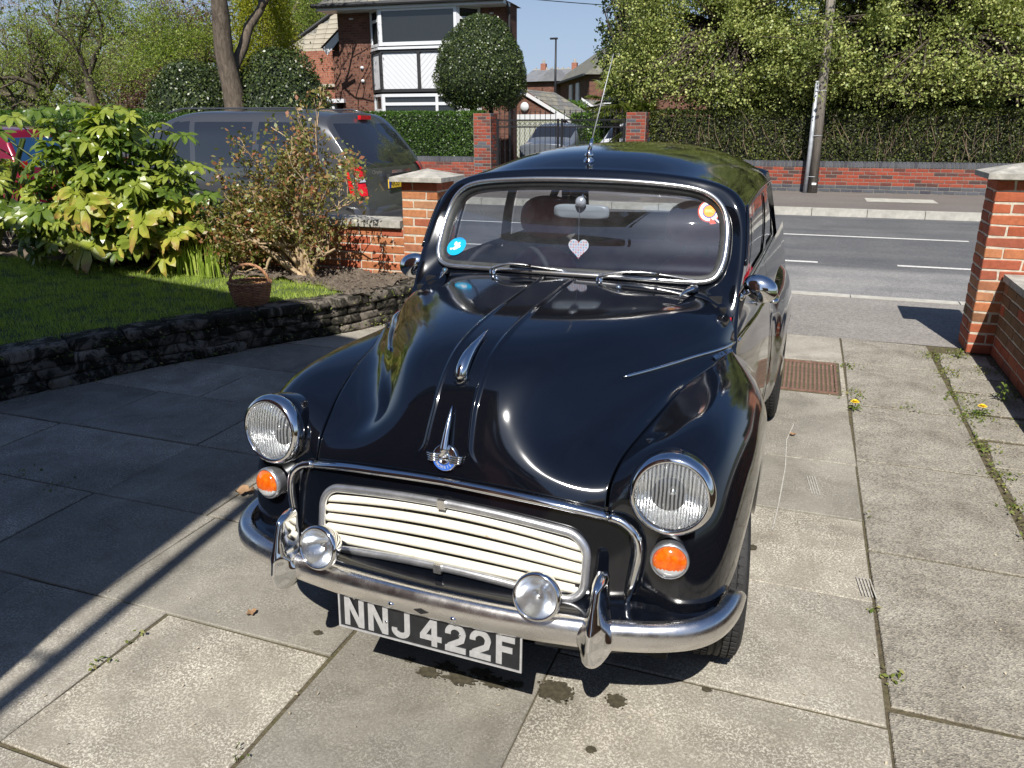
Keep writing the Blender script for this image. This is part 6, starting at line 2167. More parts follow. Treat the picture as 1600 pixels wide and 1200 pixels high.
# ---- lower body sides: door and rear quarter
def body_prof(y):
    f = np.interp(y, [.30, .45, .8, 1.3, 1.8, 2.4, 3.0], [0.0, .25, .72, 1.0, 1.0, .9, .55])
    zz = [.20, .34, .50, .64, .76, .86, .93, .975, 1.005]
    a = [.640, .655, .655, .645, .628, .611, .606, .604, .602]
    b = [.645, .668, .676, .671, .660, .643, .630, .620, .612]
    return np.array([(p + (q - p) * f, y, z) for z, p, q in zip(zz, a, b)])
def side_panel(y0, y1, n, slant=0.0):
    rows = []
    for y in np.linspace(y0, y1, 9):
        r = body_prof(y)
        # door line leans back slightly at the top
        k = (1 - (y - y0) / (y1 - y0)) * slant
        r[:, 1] += k * np.clip((r[:, 2] - .85) / .15, 0, 1)
        rows.append(r)
    return surf(rows, n, 34)
for s in (1, -1):
    door = side_panel(.345, 1.345, 60, 0.10)
    # swage moulding pressed into the door
    zs_ = np.interp(door[..., 1], [.3, .8, 1.35], [.885, .868, .85])
    door[..., 0] += 0.006 * np.exp(-((door[..., 2] - zs_) / .012) ** 2)
    fl = door[:1].copy(); fl[..., 0] -= .02; fl[..., 1] += .004
    door = np.concatenate([fl, door], 0)
    q = side_panel(1.352, 2.75, 50)
    for nm, G in (('door', door), ('rear_quarter', q)):
        G = G.copy(); G[..., 0] *= s
        o = MB().grid(G).build(nm, P_, car, smooth=True)
        if nm == 'door':
            d_ = o
            MB().tube([(s * .668, 1.10, .865), (s * .690, 1.11, .865), (s * .692, 1.17, .865), (s * .690, 1.235, .866)], [.006, .009, .009, .006], 8).build('door_handle', M['chrome'], o, smooth=True)
    # windows: glass with pillars and frames between belt and gutter
    ys0, ys1 = .47, 2.02
    def belt(y):
        return np.array([body_prof(y)[-1][0], y, 1.005])
    gy = np.linspace(ys0, ys1, 120)
    def gut(y):
        return np.array([np.interp(y, gutter[:, 1], gutter[:, 0]), y, np.interp(y, gutter[:, 1], gutter[:, 2]) - .006])
    rows = []
    for y in gy:
        b = belt(y); g_ = gut(max(y, gutter[0, 1]))
        row = []
        for tt in np.linspace(0, 1, 31):
            # front edge follows the slanted screen pillar
            yf = .470 + .165 * tt
            yy = yf + (y - ys0) * (ys1 - yf) / (ys1 - ys0)
            b2 = belt(yy); g2_ = gut(max(yy, gutter[0, 1]))
            xx = b2[0] * (1 - tt) + g2_[0] * tt + 0.012 * math.sin(math.pi * tt) - 0.006
            zz = b2[2] * (1 - tt) + g2_[2] * tt
            row.append((xx, yy, zz))
        rows.append(row)
    SG = np.array(rows)
    def wtest(u, v, c):
        inside = .09 < v < .90
        return 1 if inside and (.035 < u < .17 or .185 < u < .535 or .615 < u < .93) else 0
    fr_, gg_ = cell_split(SG, wtest)
    for m_ in (fr_, gg_):
        m_.v = [(p[0] * s, p[1], p[2]) for p in m_.v]
    fr_.build('window_frame', P_, car, smooth=True)
    gg_.v = [(p[0] - s * .006, p[1], p[2]) for p in gg_.v]
    gg_.build('side_window', M['side_glass'], car, smooth=True)
    MB().tube([(s * (body_prof(y)[-1][0] + .004), y, 1.010) for y in np.linspace(.50, 1.95, 12)], .005, 6).build('waist_trim', M['dull_alloy'], car, smooth=True)
    # chrome strip on the swage, bonnet side then door
    MB().tube([(s * (np.interp(y, [-.34, -.25, 0.0, .34], [.310, .375, .468, .612]) + 0), y, z) for y, z in []] or [(0, 0, -5), (0, 0, -5.001)], .0001, 3)

# rear wings
for s in (1, -1):
    rows = []
    for y, a, ztop, zb in ((1.50, .003, .74, .26), (1.58, .012, .79, .26), (1.68, .034, .825, .30), (1.86, .050, .845, .52), (2.12, .055, .84, .58), (2.36, .050, .815, .52), (2.56, .040, .77, .30), (2.78, .03, .70, .26), (2.98, .004, .6, .26)):
        pr = body_prof(min(y, 2.9))
        row = []
        for tt in np.linspace(0, 1, 9):
            z = zb + (ztop - zb) * tt
            xb = np.interp(z, pr[:, 2], pr[:, 0])
            bul = a * (1 - tt ** 3.2) ** .7
            row.append((s * (xb + bul - .004 * (tt > .99)), y, z))
        rows.append(row)
    MB().grid(surf(rows, 50, 30)).build('rear_wing', P_, car, smooth=True)

# ---- front wings: vertical profiles fanned round the nose
WING = [
    [(.486, -.520, .360), (.487, -.514, .45), (.486, -.506, .53), (.479, -.504, .590), (.466, -.505, .622), (.450, -.508, .640), (.436, -.511, .652), (.4235, -.5135, .662)],
    [(.538, -.530, .360), (.543, -.522, .45), (.543, -.508, .54), (.533, -.497, .620), (.507, -.492, .680), (.478, -.492, .706), (.452, -.495, .712), (.4225, -.497, .704)],
    [(.596, -.535, .360), (.605, -.524, .46), (.606, -.503, .56), (.595, -.478, .66), (.568, -.454, .745), (.522, -.446, .776), (.470, -.453, .762), (.4265, -.463, .739)],
    [(.648, -.515, .360), (.658, -.498, .47), (.659, -.474, .58), (.646, -.445, .69), (.613, -.414, .778), (.560, -.398, .806), (.498, -.400, .796), (.4365, -.413, .766)],
    [(.686, -.470, .400), (.695, -.456, .48), (.697, -.436, .58), (.684, -.402, .69), (.650, -.366, .782), (.590, -.344, .822), (.522, -.338, .812), (.4555, -.343, .791)],
    [(.713, -.400, .435), (.720, -.385, .50), (.722, -.362, .59), (.709, -.326, .70), (.673, -.292, .790), (.612, -.268, .833), (.545, -.255, .829), (.4795, -.243, .815)],
    [(.731, -.305, .495), (.736, -.285, .55), (.737, -.255, .62), (.724, -.220, .72), (.688, -.188, .797), (.630, -.162, .838), (.568, -.143, .842), (.5025, -.126, .838)],
    [(.738, -.150, .565), (.744, -.140, .61), (.744, -.125, .665), (.731, -.105, .74), (.697, -.080, .800), (.645, -.050, .838), (.590, -.025, .849), (.5295, .002, .851)],
    [(.739, .030, .600), (.745, .040, .640), (.744, .050, .690), (.731, .062, .750), (.700, .080, .800), (.656, .100, .834), (.612, .118, .850), (.5715, .138, .864)],
    [(.737, .200, .545), (.743, .200, .610), (.741, .200, .680), (.727, .205, .738), (.700, .215, .785), (.666, .230, .818), (.632, .250, .842), (.5995, .272, .868)],
    [(.728, .350, .300), (.737, .345, .440), (.736, .340, .580), (.722, .340, .680), (.700, .345, .740), (.674, .350, .776), (.645, .355, .806), (.6120, .352, .846)],
    [(.714, .520, .225), (.724, .520, .360), (.723, .520, .500), (.711, .520, .600), (.694, .520, .662), (.676, .520, .704), (.658, .520, .740), (.6330, .520, .775)],
    [(.694, .780, .215), (.704, .780, .300), (.705, .780, .390), (.700, .780, .470), (.693, .780, .525), (.686, .780, .565), (.679, .780, .598), (.6680, .780, .630)],
    [(.670, 1.08, .210), (.677, 1.08, .250), (.680, 1.08, .290), (.681, 1.08, .330), (.681, 1.08, .360), (.681, 1.08, .385), (.680, 1.08, .405), (.676, 1.08, .425)],
]
Gw = surf(WING, 120, 70)
lip = Gw[:, :1].copy(); lip[..., 0] -= .03; lip[..., 2] += .006
ine = Gw[:, -1:].copy(); ine[..., 2] -= .022; ine[..., 0] += .002
Gw2 = np.concatenate([lip, Gw, ine], 1)
for s in (1, -1):
    G = Gw2.copy(); G[..., 0] *= s
    MB().grid(G).build('front_wing', P_, car, smooth=True)

# ---- front panel round the grille, with an opening
FP_rows = []
GW, GT, GB = .385, .628, .458            # grille opening half width, top, bottom
def panel_y(x, z):
    yc = -.553 - (.66 - z) * .20
    return yc + 0.17 * x ** 2 * (1 + 0.0) + 0.02 * (abs(x) / .5) ** 6
xsP = np.linspace(-.492, .492, 83); zsP = np.linspace(.30, .682, 46)
Gp = np.array([[(x, panel_y(x, z), z if z < .67 else z - 0.10 * x * x * 1.0) for x in xsP] for z in zsP])
for i, z in enumerate(zsP):
    top_ = np.interp(np.abs(xsP), [0, .2, .35, .42, .46, .49], [.684, .680, .668, .655, .640, .605])
    Gp[i, :, 2] = np.minimum(.30 + (z - .30) / (.682 - .30) * (top_ - .30), top_)
    Gp[i, :, 1] = [panel_y(x, zz) for x, zz in zip(xsP, Gp[i, :, 2])]
def rr(x, z, w, t_, b_, r=.055):
    cx_ = max(abs(x) - (w - r), 0); cz = max(z - (t_ - r), (b_ + r) - z, 0)
    return math.hypot(cx_, cz) < r
def gtop(x):
    return GT - 0.22 * x * x
bp, hole = cell_split(Gp, lambda u, v, c: 1 if rr(c[0], c[2] + 0.22 * c[0] ** 2, GW - .012, GT - .006, GB + .012) else 0)
bp.build('front_panel', P_, car, smooth=True)
# valance: rolls forward towards the bumper
V_ = []
for x in np.linspace(-.70, .70, 61):
    ax = abs(x)
    yb = np.interp(ax, [0, .3, .45, .55, .65, .70], [-.600, -.592, -.575, -.560, -.53, -.49])
    yf = np.interp(ax, [0, .2, .3, .42, .5, .6, .66, .70], [-.660, -.655, -.648, -.630, -.610, -.575, -.535, -.485])
    V_.append([(x, yb + .03, .452 - .03 * (ax / .7) ** 2), (x, yb + .008, .440 - .026 * (ax / .7) ** 2), (x, (yb + yf) / 2 + .006, .431 - .016 * (ax / .7) ** 2), (x, yf, .422 - .01 * (ax / .7)), (x, yf - .004, .40), (x, yf + .02, .37)])
MB().grid(surf(V_, 90, 18)).build('front_valance', P_, car, smooth=True)

# grille frame, slats, radiator mesh
def rrect_pts(w, t_, b_, r, n=12):
    pts = []
    for cx_, cz, a0 in ((w - r, t_ - r, 0), (-(w - r), t_ - r, 90), (-(w - r), b_ + r, 180), (w - r, b_ + r, 270)):
        for i in range(n + 1):
            a = R(a0 + 90 * i / n); pts.append((cx_ + r * math.cos(a), cz + r * math.sin(a)))
    # fill straights
    out = []
    for i in range(len(pts)):
        p, q = pts[i], pts[(i + 1) % len(pts)]
        k = max(1, int(math.hypot(q[0] - p[0], q[1] - p[1]) / .03))
        for j in range(k):
            out.append((p[0] + (q[0] - p[0]) * j / k, p[1] + (q[1] - p[1]) * j / k))
    return out
gr = thing('grille', 'x', 'x'); 
for k_ in ('label', 'category'):
    del gr[k_]
gr.parent = car
fp = [(x, panel_y(x, z - .22 * x * x) - .008, z - .22 * x * x) for x, z in rrect_pts(GW, GT, GB, .055)]
fp.append(fp[0])
MB().tube(fp, 0.0115, 10, cap=False, flat=.8).build('grille_frame', M['dull_alloy'], gr, smooth=True)
for z in (GT, GB):
    MB().box((0, panel_y(0, z) - .016, z), (.022, .012, .025)).build('joint_clip', M['satin'], gr)
ns = 5
for i in range(ns):
    z0 = GT - .024 - (GT - GB - .034) * (i + .42) / ns
    lim = 0
    for q in np.linspace(0, GW, 200):
        if rr(q, z0, GW - .008, GT - .004, GB + .004, .05): lim = q
    sl = []
    for x in np.linspace(-lim, lim, 41):
        zc = z0 - .22 * x * x - 0.012 * (1 - (x / GW) ** 2) * (0.0 + i / (ns - 1)) + .008 * (1 - (x / GW) ** 2) * (1 - i / (ns - 1))
        y = panel_y(x, zc) + .002
        sl.append([(x, y + .013, zc + .0080), (x, y + .003, zc + .0102), (x, y - .003, zc + .0078), (x, y - .006, zc - .001), (x, y - .005, zc - .0092), (x, y + .003, zc - .0122)])
    MB().grid(np.array(sl)).build('grille_slat', M['cream'], gr, smooth=True)
for x in (-.13, .13, .34, -.34):
    MB().box((x, panel_y(x, .54) + .026, .54 - .22 * x * x), (.008, .006, .15)).build('grille_upright', M['dark_trim'], gr)
rad = NT('radiator_core'); bt = rad.n('TexBrick'); rad.l(rad.coord(), bt.inputs[0]); bt.inputs['Scale'].default_value = 60
rad.set(color=rad.mix(bt.outputs['Fac'], (0.02, .02, .018), (.004, .004, .004)), rough=.6)
MB().box((0, -.50, .52), (.84, .01, .28)).build('radiator', rad.m, gr)

# chrome mouldings
fm = [(0, -.560, .687), (.1, -.560, .685), (.2, -.555, .679), (.3, -.545, .670), (.38, -.530, .657), (.425, -.519, .648)]
fmh = spline(fm, 24)
P = [(-p[0], p[1], p[2]) for p in fmh[::-1]] + [tuple(p) for p in fmh[1:]]
MB().tube(P, 0.0165, 10, flat=.7).build('bonnet_moulding', M['chrome'], car, smooth=True)
for s in (1, -1):
    q = spline([(.430, -.520, .648), (.464, -.519, .640), (.494, -.522, .618), (.505, -.524, .592), (.507, -.528, .560), (.502, -.532, .52), (.495, -.536, .48), (.485, -.540, .43)], 36)
    MB().tube([(s * p[0], p[1] - .004, p[2]) for p in q], [.0118] * 30 + [.011, .0105, .010, .009, .008, .005], 10).build('wing_moulding', M['chrome'], car, smooth=True)

# ---- bumper
bl_ = [(0, -.690), (.12, -.688), (.25, -.681), (.36, -.668), (.45, -.652), (.54, -.628), (.61, -.600), (.665, -.565), (.705, -.515), (.728, -.455), (.738, -.395), (.740, -.360)]
bs = spline(np.array([(x, y, .400) for x, y in bl_]), 60)
bp_ = np.concatenate([bs[:0:-1] * np.array([-1, 1, 1]), bs])
tan = unit(np.gradient(bp_, axis=0)); out = np.stack([tan[:, 1], -tan[:, 0], 0 * tan[:, 0]], 1)
secs = [(-.022, .034), (-.004, .0385), (.008, .033), (.0165, .018), (.019, 0), (.0165, -.018), (.008, -.033), (-.004, -.0385), (-.022, -.034)]
B_ = []
for i, (p, o_) in enumerate(zip(bp_, out)):
    e = min(i, len(bp_) - 1 - i); k = 1.0 if e > 6 else 0.45 + 0.55 * math.sin(e / 6 * math.pi / 2)
    B_.append([tuple(p + o_ * a + np.array([0, 0, b * k])) for a, b in secs])
bump = MB().grid(surf(np.array(B_), len(B_), 26)).build('front_bumper', M['worn_chrome'], car, smooth=True)
for x, y in ((-.088, -.690), (.088, -.690), (-.695, -.52), (.695, -.52)):
    nn = Vector((0, -1, 0)) if abs(x) < .3 else Vector((math.copysign(.75, x), -.66, 0))
    mt = Matrix.Translation(Vector((x, y, .388)) + nn * .015) @ nn.to_track_quat('Z', 'Y').to_matrix().to_4x4()
    MB().lathe([(.0095, 0), (.009, .004), (.005, .007), (0.0001, .008)], 14, mt).build('bumper_bolt', M['chrome'], bump, smooth=True)
dm = MB(); dm.poly([(-.021, -.7100, .392), (0, -.7105, .384), (.021, -.7100, .392), (0, -.7105, .400)], .002, Vector((0, -1, 0)))
dm.build('starting_handle_hole', M['black'], bump)
# overriders: a blade that flares where it clasps the bar
for s in (1, -1):
    fr_, bk_ = [], []
    for z in np.linspace(.334, .556, 64):
        k = math.exp(-((z - .402) / .034) ** 4)
        endt = math.sqrt(max(0.0, 1 - ((z - .334 - .020) / .020) ** 2)) if z < .354 else (math.sqrt(max(0.0, 1 - ((z - .536) / .020) ** 2)) if z > .536 else 1.0)
        endt = max(endt, .05)
        wb = float(np.interp(z, [.334, .38, .43, .49, .556], [.022, .022, .020, .018, .017]))
        W = float(np.interp(z, [.334, .338, .345, .355, .368, .385, .405, .42, .44, .46, .50, .54, .552, .556], [.003, .014, .022, .029, .037, .044, .044, .039, .032, .025, .0185, .0165, .011, .001]))
        yb = float(np.interp(z, [.334, .37, .43, .49, .556], [-.668, -.664, -.642, -.624, -.618]))
        yf = float(np.interp(z, [.334, .36, .40, .44, .50, .556], [-.704, -.720, -.728, -.720, -.698, -.676]))
        row = []
        for q in np.linspace(-1, 1, 33):
            x_ = W * q
            e1 = math.exp(-abs(x_ / (wb * .95)) ** 2.0)
            e2 = (1 - abs(q) ** 4)
            yr = -.657 - .026 * math.sqrt(max(0.0, 1 - ((z - .400) / .043) ** 2))
            yk = yr + .005 - .014 * e2 + (yf - yr + .009) * e1
            y_ = (yb + (yf - yb) * (1 - abs(q) ** 2.2) ** .5 * endt) * (1 - k) + min(yk, yr + .005) * k
            row.append((s * .442 + x_, y_, z))
        fr_.append(row); bk_.append([(p[0], yb + .012 * endt * (1 - k), p[2]) for p in row])
    G = np.concatenate([np.array(fr_), np.array(bk_)[:, ::-1][:, 1:], np.array(fr_)[:, :1]], 1)
    MB().grid(G).build('overrider', M['chrome'], car, smooth=True)

# ---- round lamps
def lamp_mtx(c, tilt, toe):
    """local +z points forwards out of the lamp"""
    d = Vector((math.sin(toe), -math.cos(toe) * math.cos(tilt), math.sin(tilt)))
    return Matrix.Translation(c) @ d.to_track_quat('Z', 'Y').to_matrix().to_4x4()

for s in (1, -1):
    mt = lamp_mtx((s * .573, -.508, .726), R(6), R(5) * s) @ Matrix.Scale(.945, 4)
    hb = MB().lathe([(.098, -.10), (.106, -.05), (.106, -.02), (.100, -.008)], 48, mt).build('headlight', P_, car, smooth=True)
    MB().lathe([(.103, -.030), (.108, -.022), (.1095, -.010), (.107, .003), (.101, .013), (.094, .018), (.0895, .017), (.0875, .010), (.0865, .004)], 64, mt).build('headlight_rim', M['chrome'], hb, smooth=True)
    pr = [(.0885, .010)] + [(.0880 * math.cos(a), .010 + .024 * math.sin(a)) for a in np.linspace(.15, math.pi / 2 - .02, 12)] + [(.0001, .0342)]
    o = MB().lathe(pr, 48).build('lens', M['lens'], hb, smooth=True); o.matrix_local = mt
    pr = [(.087, .006)] + [(r_, .004 - .066 * (1 - (r_ / .087) ** 2)) for r_ in (.08, .07, .058, .045, .03, .015, .001)]
    o = MB().lathe(pr, 48).build('reflector', M['reflector'], hb, smooth=True); o.matrix_local = mt
    o = MB().lathe([(.0115, -.075), (.0115, -.030), (.008, -.024), (.0001, -.022)], 16).build('bulb_shield', M['chrome'], hb, smooth=True); o.matrix_local = mt
    # amber indicator with clear lower segment
    mt = lamp_mtx((s * .583, -.532, .567), R(4), R(10) * s)
    ib = MB().lathe([(.041, -.03), (.0465, -.004), (.0465, .004), (.0445, .010), (.0415, .011), (.040, .007)], 40, mt).build('indicator', M['dull_alloy'], car, smooth=True)
    am, cl_ = MB(), MB()
    V = []; 
    n1, n2 = 14, 40
    dome = np.array([[(.0405 * math.sin(a) * math.cos(b), .0405 * math.sin(a) * math.sin(b), .008 + .020 * math.cos(a)) for b in np.linspace(0, 2 * math.pi, n2 + 1)] for a in np.linspace(0.001, math.pi / 2, n1)])
    # local y is up on the lamp face
    up_ = 1
    tq = mt.to_3x3()
    zc = (tq @ Vector((0, 1, 0))).z
    sgn = 1 if zc > 0 else -1
    a_, c_ = cell_split(dome, lambda u, v, c: 1 if c[1] * sgn < -.013 else 0)
    o = a_.build('amber_lens', M['amber'], ib, smooth=True); o.matrix_local = mt
    o = c_.build('clear_lens', M['clear_lens'], ib, smooth=True); o.matrix_local = mt
    fl = MB()
    for b in (60, 120, 90):
        p = Vector((.036 * math.cos(R(b)), sgn * .036 * math.sin(R(b)), .012)); fl.tube([p, p * .8 + Vector((0, 0, .010))], [.002, .0012], 5)
    o = fl.build('lens_ribs', M['amber'], ib); o.matrix_local = mt
    # spot lamps on the bumper
    mt = lamp_mtx((s * .305, -.690, .500), R(14), R(2) * s) @ Matrix.Scale(.95, 4)
    sb = MB().lathe([(.006, -.060), (.026, -.056), (.044, -.042), (.056, -.020), (.0615, -.004), (.063, .004), (.0625, .012), (.058, .018), (.054, .018), (.0525, .012)], 48, mt).build('spot_lamp', M['chrome'], car, smooth=True)
    MB().tube([(s * .305, -.675, .42), (s * .305, -.672, .455)], .011, 10).build('lamp_bracket', M['chrome'], sb, smooth=True)
    o = MB().lathe([(.0535, .012), (.05, .0165), (.035, .0215), (.018, .024), (.0001, .025)], 40).build('lens', M['clear_glass'], sb, smooth=True); o.matrix_local = mt
    o = MB().lathe([(.053, .010)] + [(r_, .008 - .050 * (1 - (r_ / .053) ** 2)) for r_ in (.048, .04, .03, .02, .01, .001)], 40).build('reflector', M['reflector_plain'], sb, smooth=True); o.matrix_local = mt
    o = MB().lathe([(.006, -.04), (.006, -.012), (.0001, -.008)], 12).build('bulb', M['chrome'], sb, smooth=True); o.matrix_local = mt

# ---- number plate with built letters
pc = Vector((0, -.683, .318))
pl = MB().box((0, 0, 0), (.528, .004, .104)).build('number_plate', M['plate_black'], car, loc=pc, rot=(R(-3), 0, 0))
bd = MB()
for x in (-.262, .262):
    bd.box((x, -.0035, 0), (.005, .004, .104))
for z in (-.0500, .0500):
    bd.box((0, -.0035, z), (.519, .004, .004))
bd.build('plate_border', M['plate_silver'], pl)

def strokes(m, pts, w, depth=.0025, closed=False):
    """thick mitred polyline in the xz plane at y=0 facing -y"""
    pts = [Vector((p[0], 0, p[1])) for p in pts]
    n = len(pts); L = []; Rr_ = []
    for i in range(n):
        a = (pts[i] - pts[i - 1]).normalized() if i > 0 else (pts[1] - pts[0]).normalized()
        b = (pts[i + 1] - pts[i]).normalized() if i < n - 1 else a
        t_ = (a + b).normalized(); nn = Vector((-t_.z, 0, t_.x)); c = max(.35, nn.dot(Vector((-a.z, 0, a.x))))
        L.append(pts[i] + nn * w / 2 / c); Rr_.append(pts[i] - nn * w / 2 / c)
    for i in range(n - 1):
        q = [L[i], L[i + 1], Rr_[i + 1], Rr_[i]]
        k = len(m.v)
        m.v += [tuple(v + Vector((0, -depth, 0))) for v in q] + [tuple(v) for v in q]
        m.f += [(k + 3, k + 2, k + 1, k), (k, k + 1, k + 5, k + 4), (k + 1, k + 2, k + 6, k + 5), (k + 2, k + 3, k + 7, k + 6), (k + 3, k, k + 4, k + 7)]


def glyph(ch, h, w, sw):
    m = MB(); x, z = w / 2 - sw / 2, h / 2 - sw / 2
    H = h / 2
    if ch == 'N':
        strokes(m, [(-x, -H), (-x, H)], sw); strokes(m, [(x, -H), (x, H)], sw)
        m.poly([(-w / 2, -.0030, H), (-w / 2 + sw * 1.1, -.0030, H), (w / 2, -.0030, -H), (w / 2 - sw * 1.1, -.0030, -H)][::-1])
    elif ch == 'J':
        strokes(m, [(x, H), (x, -H + w * .42)] + [(x - (x) * (1 - math.cos(a)), -H + w * .42 - (w * .42 - sw / 2) * math.sin(a)) for a in np.linspace(.2, math.pi, 12)] + [(-x, -H + w * .50)], sw)
    elif ch == '4':
        strokes(m, [(w * .16, -H), (w * .16, H - sw * .3)], sw)
        strokes(m, [(w * .10, H - sw * .45), (-w / 2 + sw * .35, -H * .36)], sw * .95, .0028); strokes(m, [(-w / 2, -H * .42), (w / 2, -H * .42)], sw * .92, .0031)
    elif ch == '2':
        r_ = w / 2 - sw / 2
        arc = [(-r_ * math.cos(a), H - sw / 2 - r_ + r_ * math.sin(a)) for a in np.linspace(-.15, math.pi * .98, 14)]
        strokes(m, arc + [(r_ * .80, H - sw / 2 - r_ * 1.75), (-r_ * .75, -H + sw * 1.05), (-r_, -H + sw * .5)], sw)
        strokes(m, [(-w / 2, -H + sw / 2), (w / 2, -H + sw / 2)], sw, .0031)
    elif ch == 'F':
        strokes(m, [(-x, -H), (-x, H)], sw); strokes(m, [(-w / 2 + sw, H - sw / 2), (w / 2, H - sw / 2)], sw); strokes(m, [(-w / 2 + sw, 0.04 * h), (w / 2 - sw * .4, .04 * h)], sw)
    return m


x = -.2455
for ch, w, gap in (('N', .060, .013), ('N', .060, .011), ('J', .054, .030), ('4', .062, .010), ('2', .058, .011), ('2', .058, .014), ('F', .050, 0)):
    glyph(ch, .082, w, .0158).build('letter' if ch.isalpha() else 'digit', M['plate_silver'], pl, loc=(x + w / 2, -.0022, 0))
    x += w + gap
for bx_, bz in ((-.215, .044), (-.118, -.004), (.095, .012), (.205, .044)):
    MB().lathe([(.005, 0), (.004, .003), (.0001, .004)], 8, Matrix.Translation((bx_, -.003, bz)) @ Matrix.Rotation(R(90), 4, 'X')).build('plate_screw', M['chrome'], pl, smooth=True)
MB().box((0, .02, .055), (.10, .03, .05)).build('plate_bracket', M['dark_trim'], pl)

# ---- windscreen: glass, rubber, chrome bead
wf = np.concatenate([wi[::-1] * np.array([-1, 1, 1]), wi[1:]])       # closed loop from top centre, round
loop = [tuple(p) for p in wf]
inn = wf + np.array([0, .004, 0])
cen = np.array([0, .50, 1.20])
rubber = wf * 1.0; 
def ring_offset(d, dn):
    c = np.array([0, 0, 1.205])
    v = wf - c; v[:, 1] = 0
    # inward direction in the xz plane from the local tangent
    tg = unit(np.roll(wf, -1, 0) - np.roll(wf, 1, 0)); 
    tg[0] = tg[1]; tg[-1] = tg[-2]
    nn = unit(np.stack([-tg[:, 2], np.zeros(len(tg)), tg[:, 0]], 1))
    sgn = np.sign(np.sum(nn * -v, 1)); nn = nn * sgn[:, None]
    return wf + nn * d + np.array([0, -dn, dn * .5])
o_ = MB().grid(np.stack([ring_offset(-.006, .002), ring_offset(0.0, .009), ring_offset(.012, .011), ring_offset(.024, .007), ring_offset(.030, -.002), ring_offset(.030, -.02)])).build('windscreen_rubber', M['grey_rubber'], car, smooth=True)
MB().tube([tuple(p) for p in ring_offset(.004, .0105)], .0092, 8, cap=False).build('chrome_bead', M['satin'], o_, smooth=True)
gi = ring_offset(.026, -.004)
half = len(gi) // 2
# glass sheet: strips between left and right halves of the outline
Lh = gi[:half + 1]; Rh = gi[half:][::-1]
gs = np.array([[Lh[i] * (1 - t_) + Rh[i] * t_ + np.array([0, -(4 * t_ * (1 - t_)) * .058 * min(1, abs(Lh[i][0] - Rh[i][0]) / .8), 0]) for t_ in np.linspace(0, 1, 25)] for i in range(len(Lh))])
glass = MB().grid(gs).build('windscreen', M['glass'], car, smooth=True)
def gy_(x, z):
    """y of the glass at x, z"""
    base = .49 + (z - 1.05) * .47
    return base - .058 * (1 - (x / .5) ** 2)
# stickers behind the glass
def disc(r, n=36):
    return [(r * math.cos(2 * math.pi * i / n), r * math.sin(2 * math.pi * i / n)) for i in range(n)]
def flat(name, pts, mat, parent, y=0.0):
    m = MB(); m.poly([(p[0], y, p[1]) for p in pts], .0006, Vector((0, -1, 0)))
    return m.build(name, mat, parent)
import mathutils.bvhtree as bvh
def on_glass(x, z):
    V = gs.reshape(-1, 3); n, m_ = gs.shape[:2]
    F = [(i * m_ + j, i * m_ + j + 1, (i + 1) * m_ + j + 1, (i + 1) * m_ + j) for i in range(n - 1) for j in range(m_ - 1)]
    t_ = bvh.BVHTree.FromPolygons([tuple(v) for v in V], F)
    h = t_.ray_cast(Vector((x, -1, z)), Vector((0, 1, 0)))
    nn = h[1]
    if nn.y > 0: nn = -nn
    return h[0], nn
def sticker(name, x, z, tiltz=0.0):
    p, nn = on_glass(x, z)
    e = bpy.data.objects.new(name, None); COL.objects.link(e); e.parent = glass
    zax = (Vector((0, 0, 1)) - nn * nn.z).normalized(); yax = -nn; xax = yax.cross(zax)
    Mx = Matrix((xax, yax, zax)).transposed().to_4x4()
    e.matrix_local = Matrix.Translation(p + nn * .0015) @ Mx @ Matrix.Rotation(tiltz, 4, 'Y')
    return e, Mx, p + nn * .0015
def stick(name, mat, pts_list, x, z, dy, rotz=0.0):
    p, nn = on_glass(x, z)
    zax = (Vector((0, 0, 1)) - nn * nn.z).normalized(); yax = -nn; xax = yax.cross(zax)
    Mx = Matrix.Translation(p + nn * dy) @ Matrix((xax, yax, zax)).transposed().to_4x4() @ Matrix.Rotation(rotz, 4, 'Y')
    m = MB()
    for pts in pts_list:
        m.poly([Mx @ Vector((q[0], 0, q[1])) for q in pts])
    return m.build(name, mat, glass), Mx
# blue round sticker with a white oak sprig
stick('round_sticker', M['cyan_flat'], [disc(.041)], -.462, 1.112, .002)
def leafpts(cx_, cz, L, w, a):
    pts = []
    for i in range(17):
        t_ = i / 16; r_ = w * math.sin(math.pi * t_) * (1 + .28 * math.sin(t_ * 19))
        pts.append((t_ * L, r_))
    pts += [(p[0], -p[1]) for p in pts[-2:0:-1]]
    return [(cx_ + p[0] * math.cos(a) - p[1] * math.sin(a), cz + p[0] * math.sin(a) + p[1] * math.cos(a)) for p in pts]
stick('oak_sprig', M['white_flat'], [leafpts(-.002, -.001, .024, .007, 1.95), leafpts(.003, -.001, .022, .006, 1.25), leafpts(-.016, -.013, .030, .007, .25), leafpts(-.014, -.017, .012, .004, 2.6), leafpts(.010, -.008, .016, .005, 1.1)], -.462, 1.112, .003)
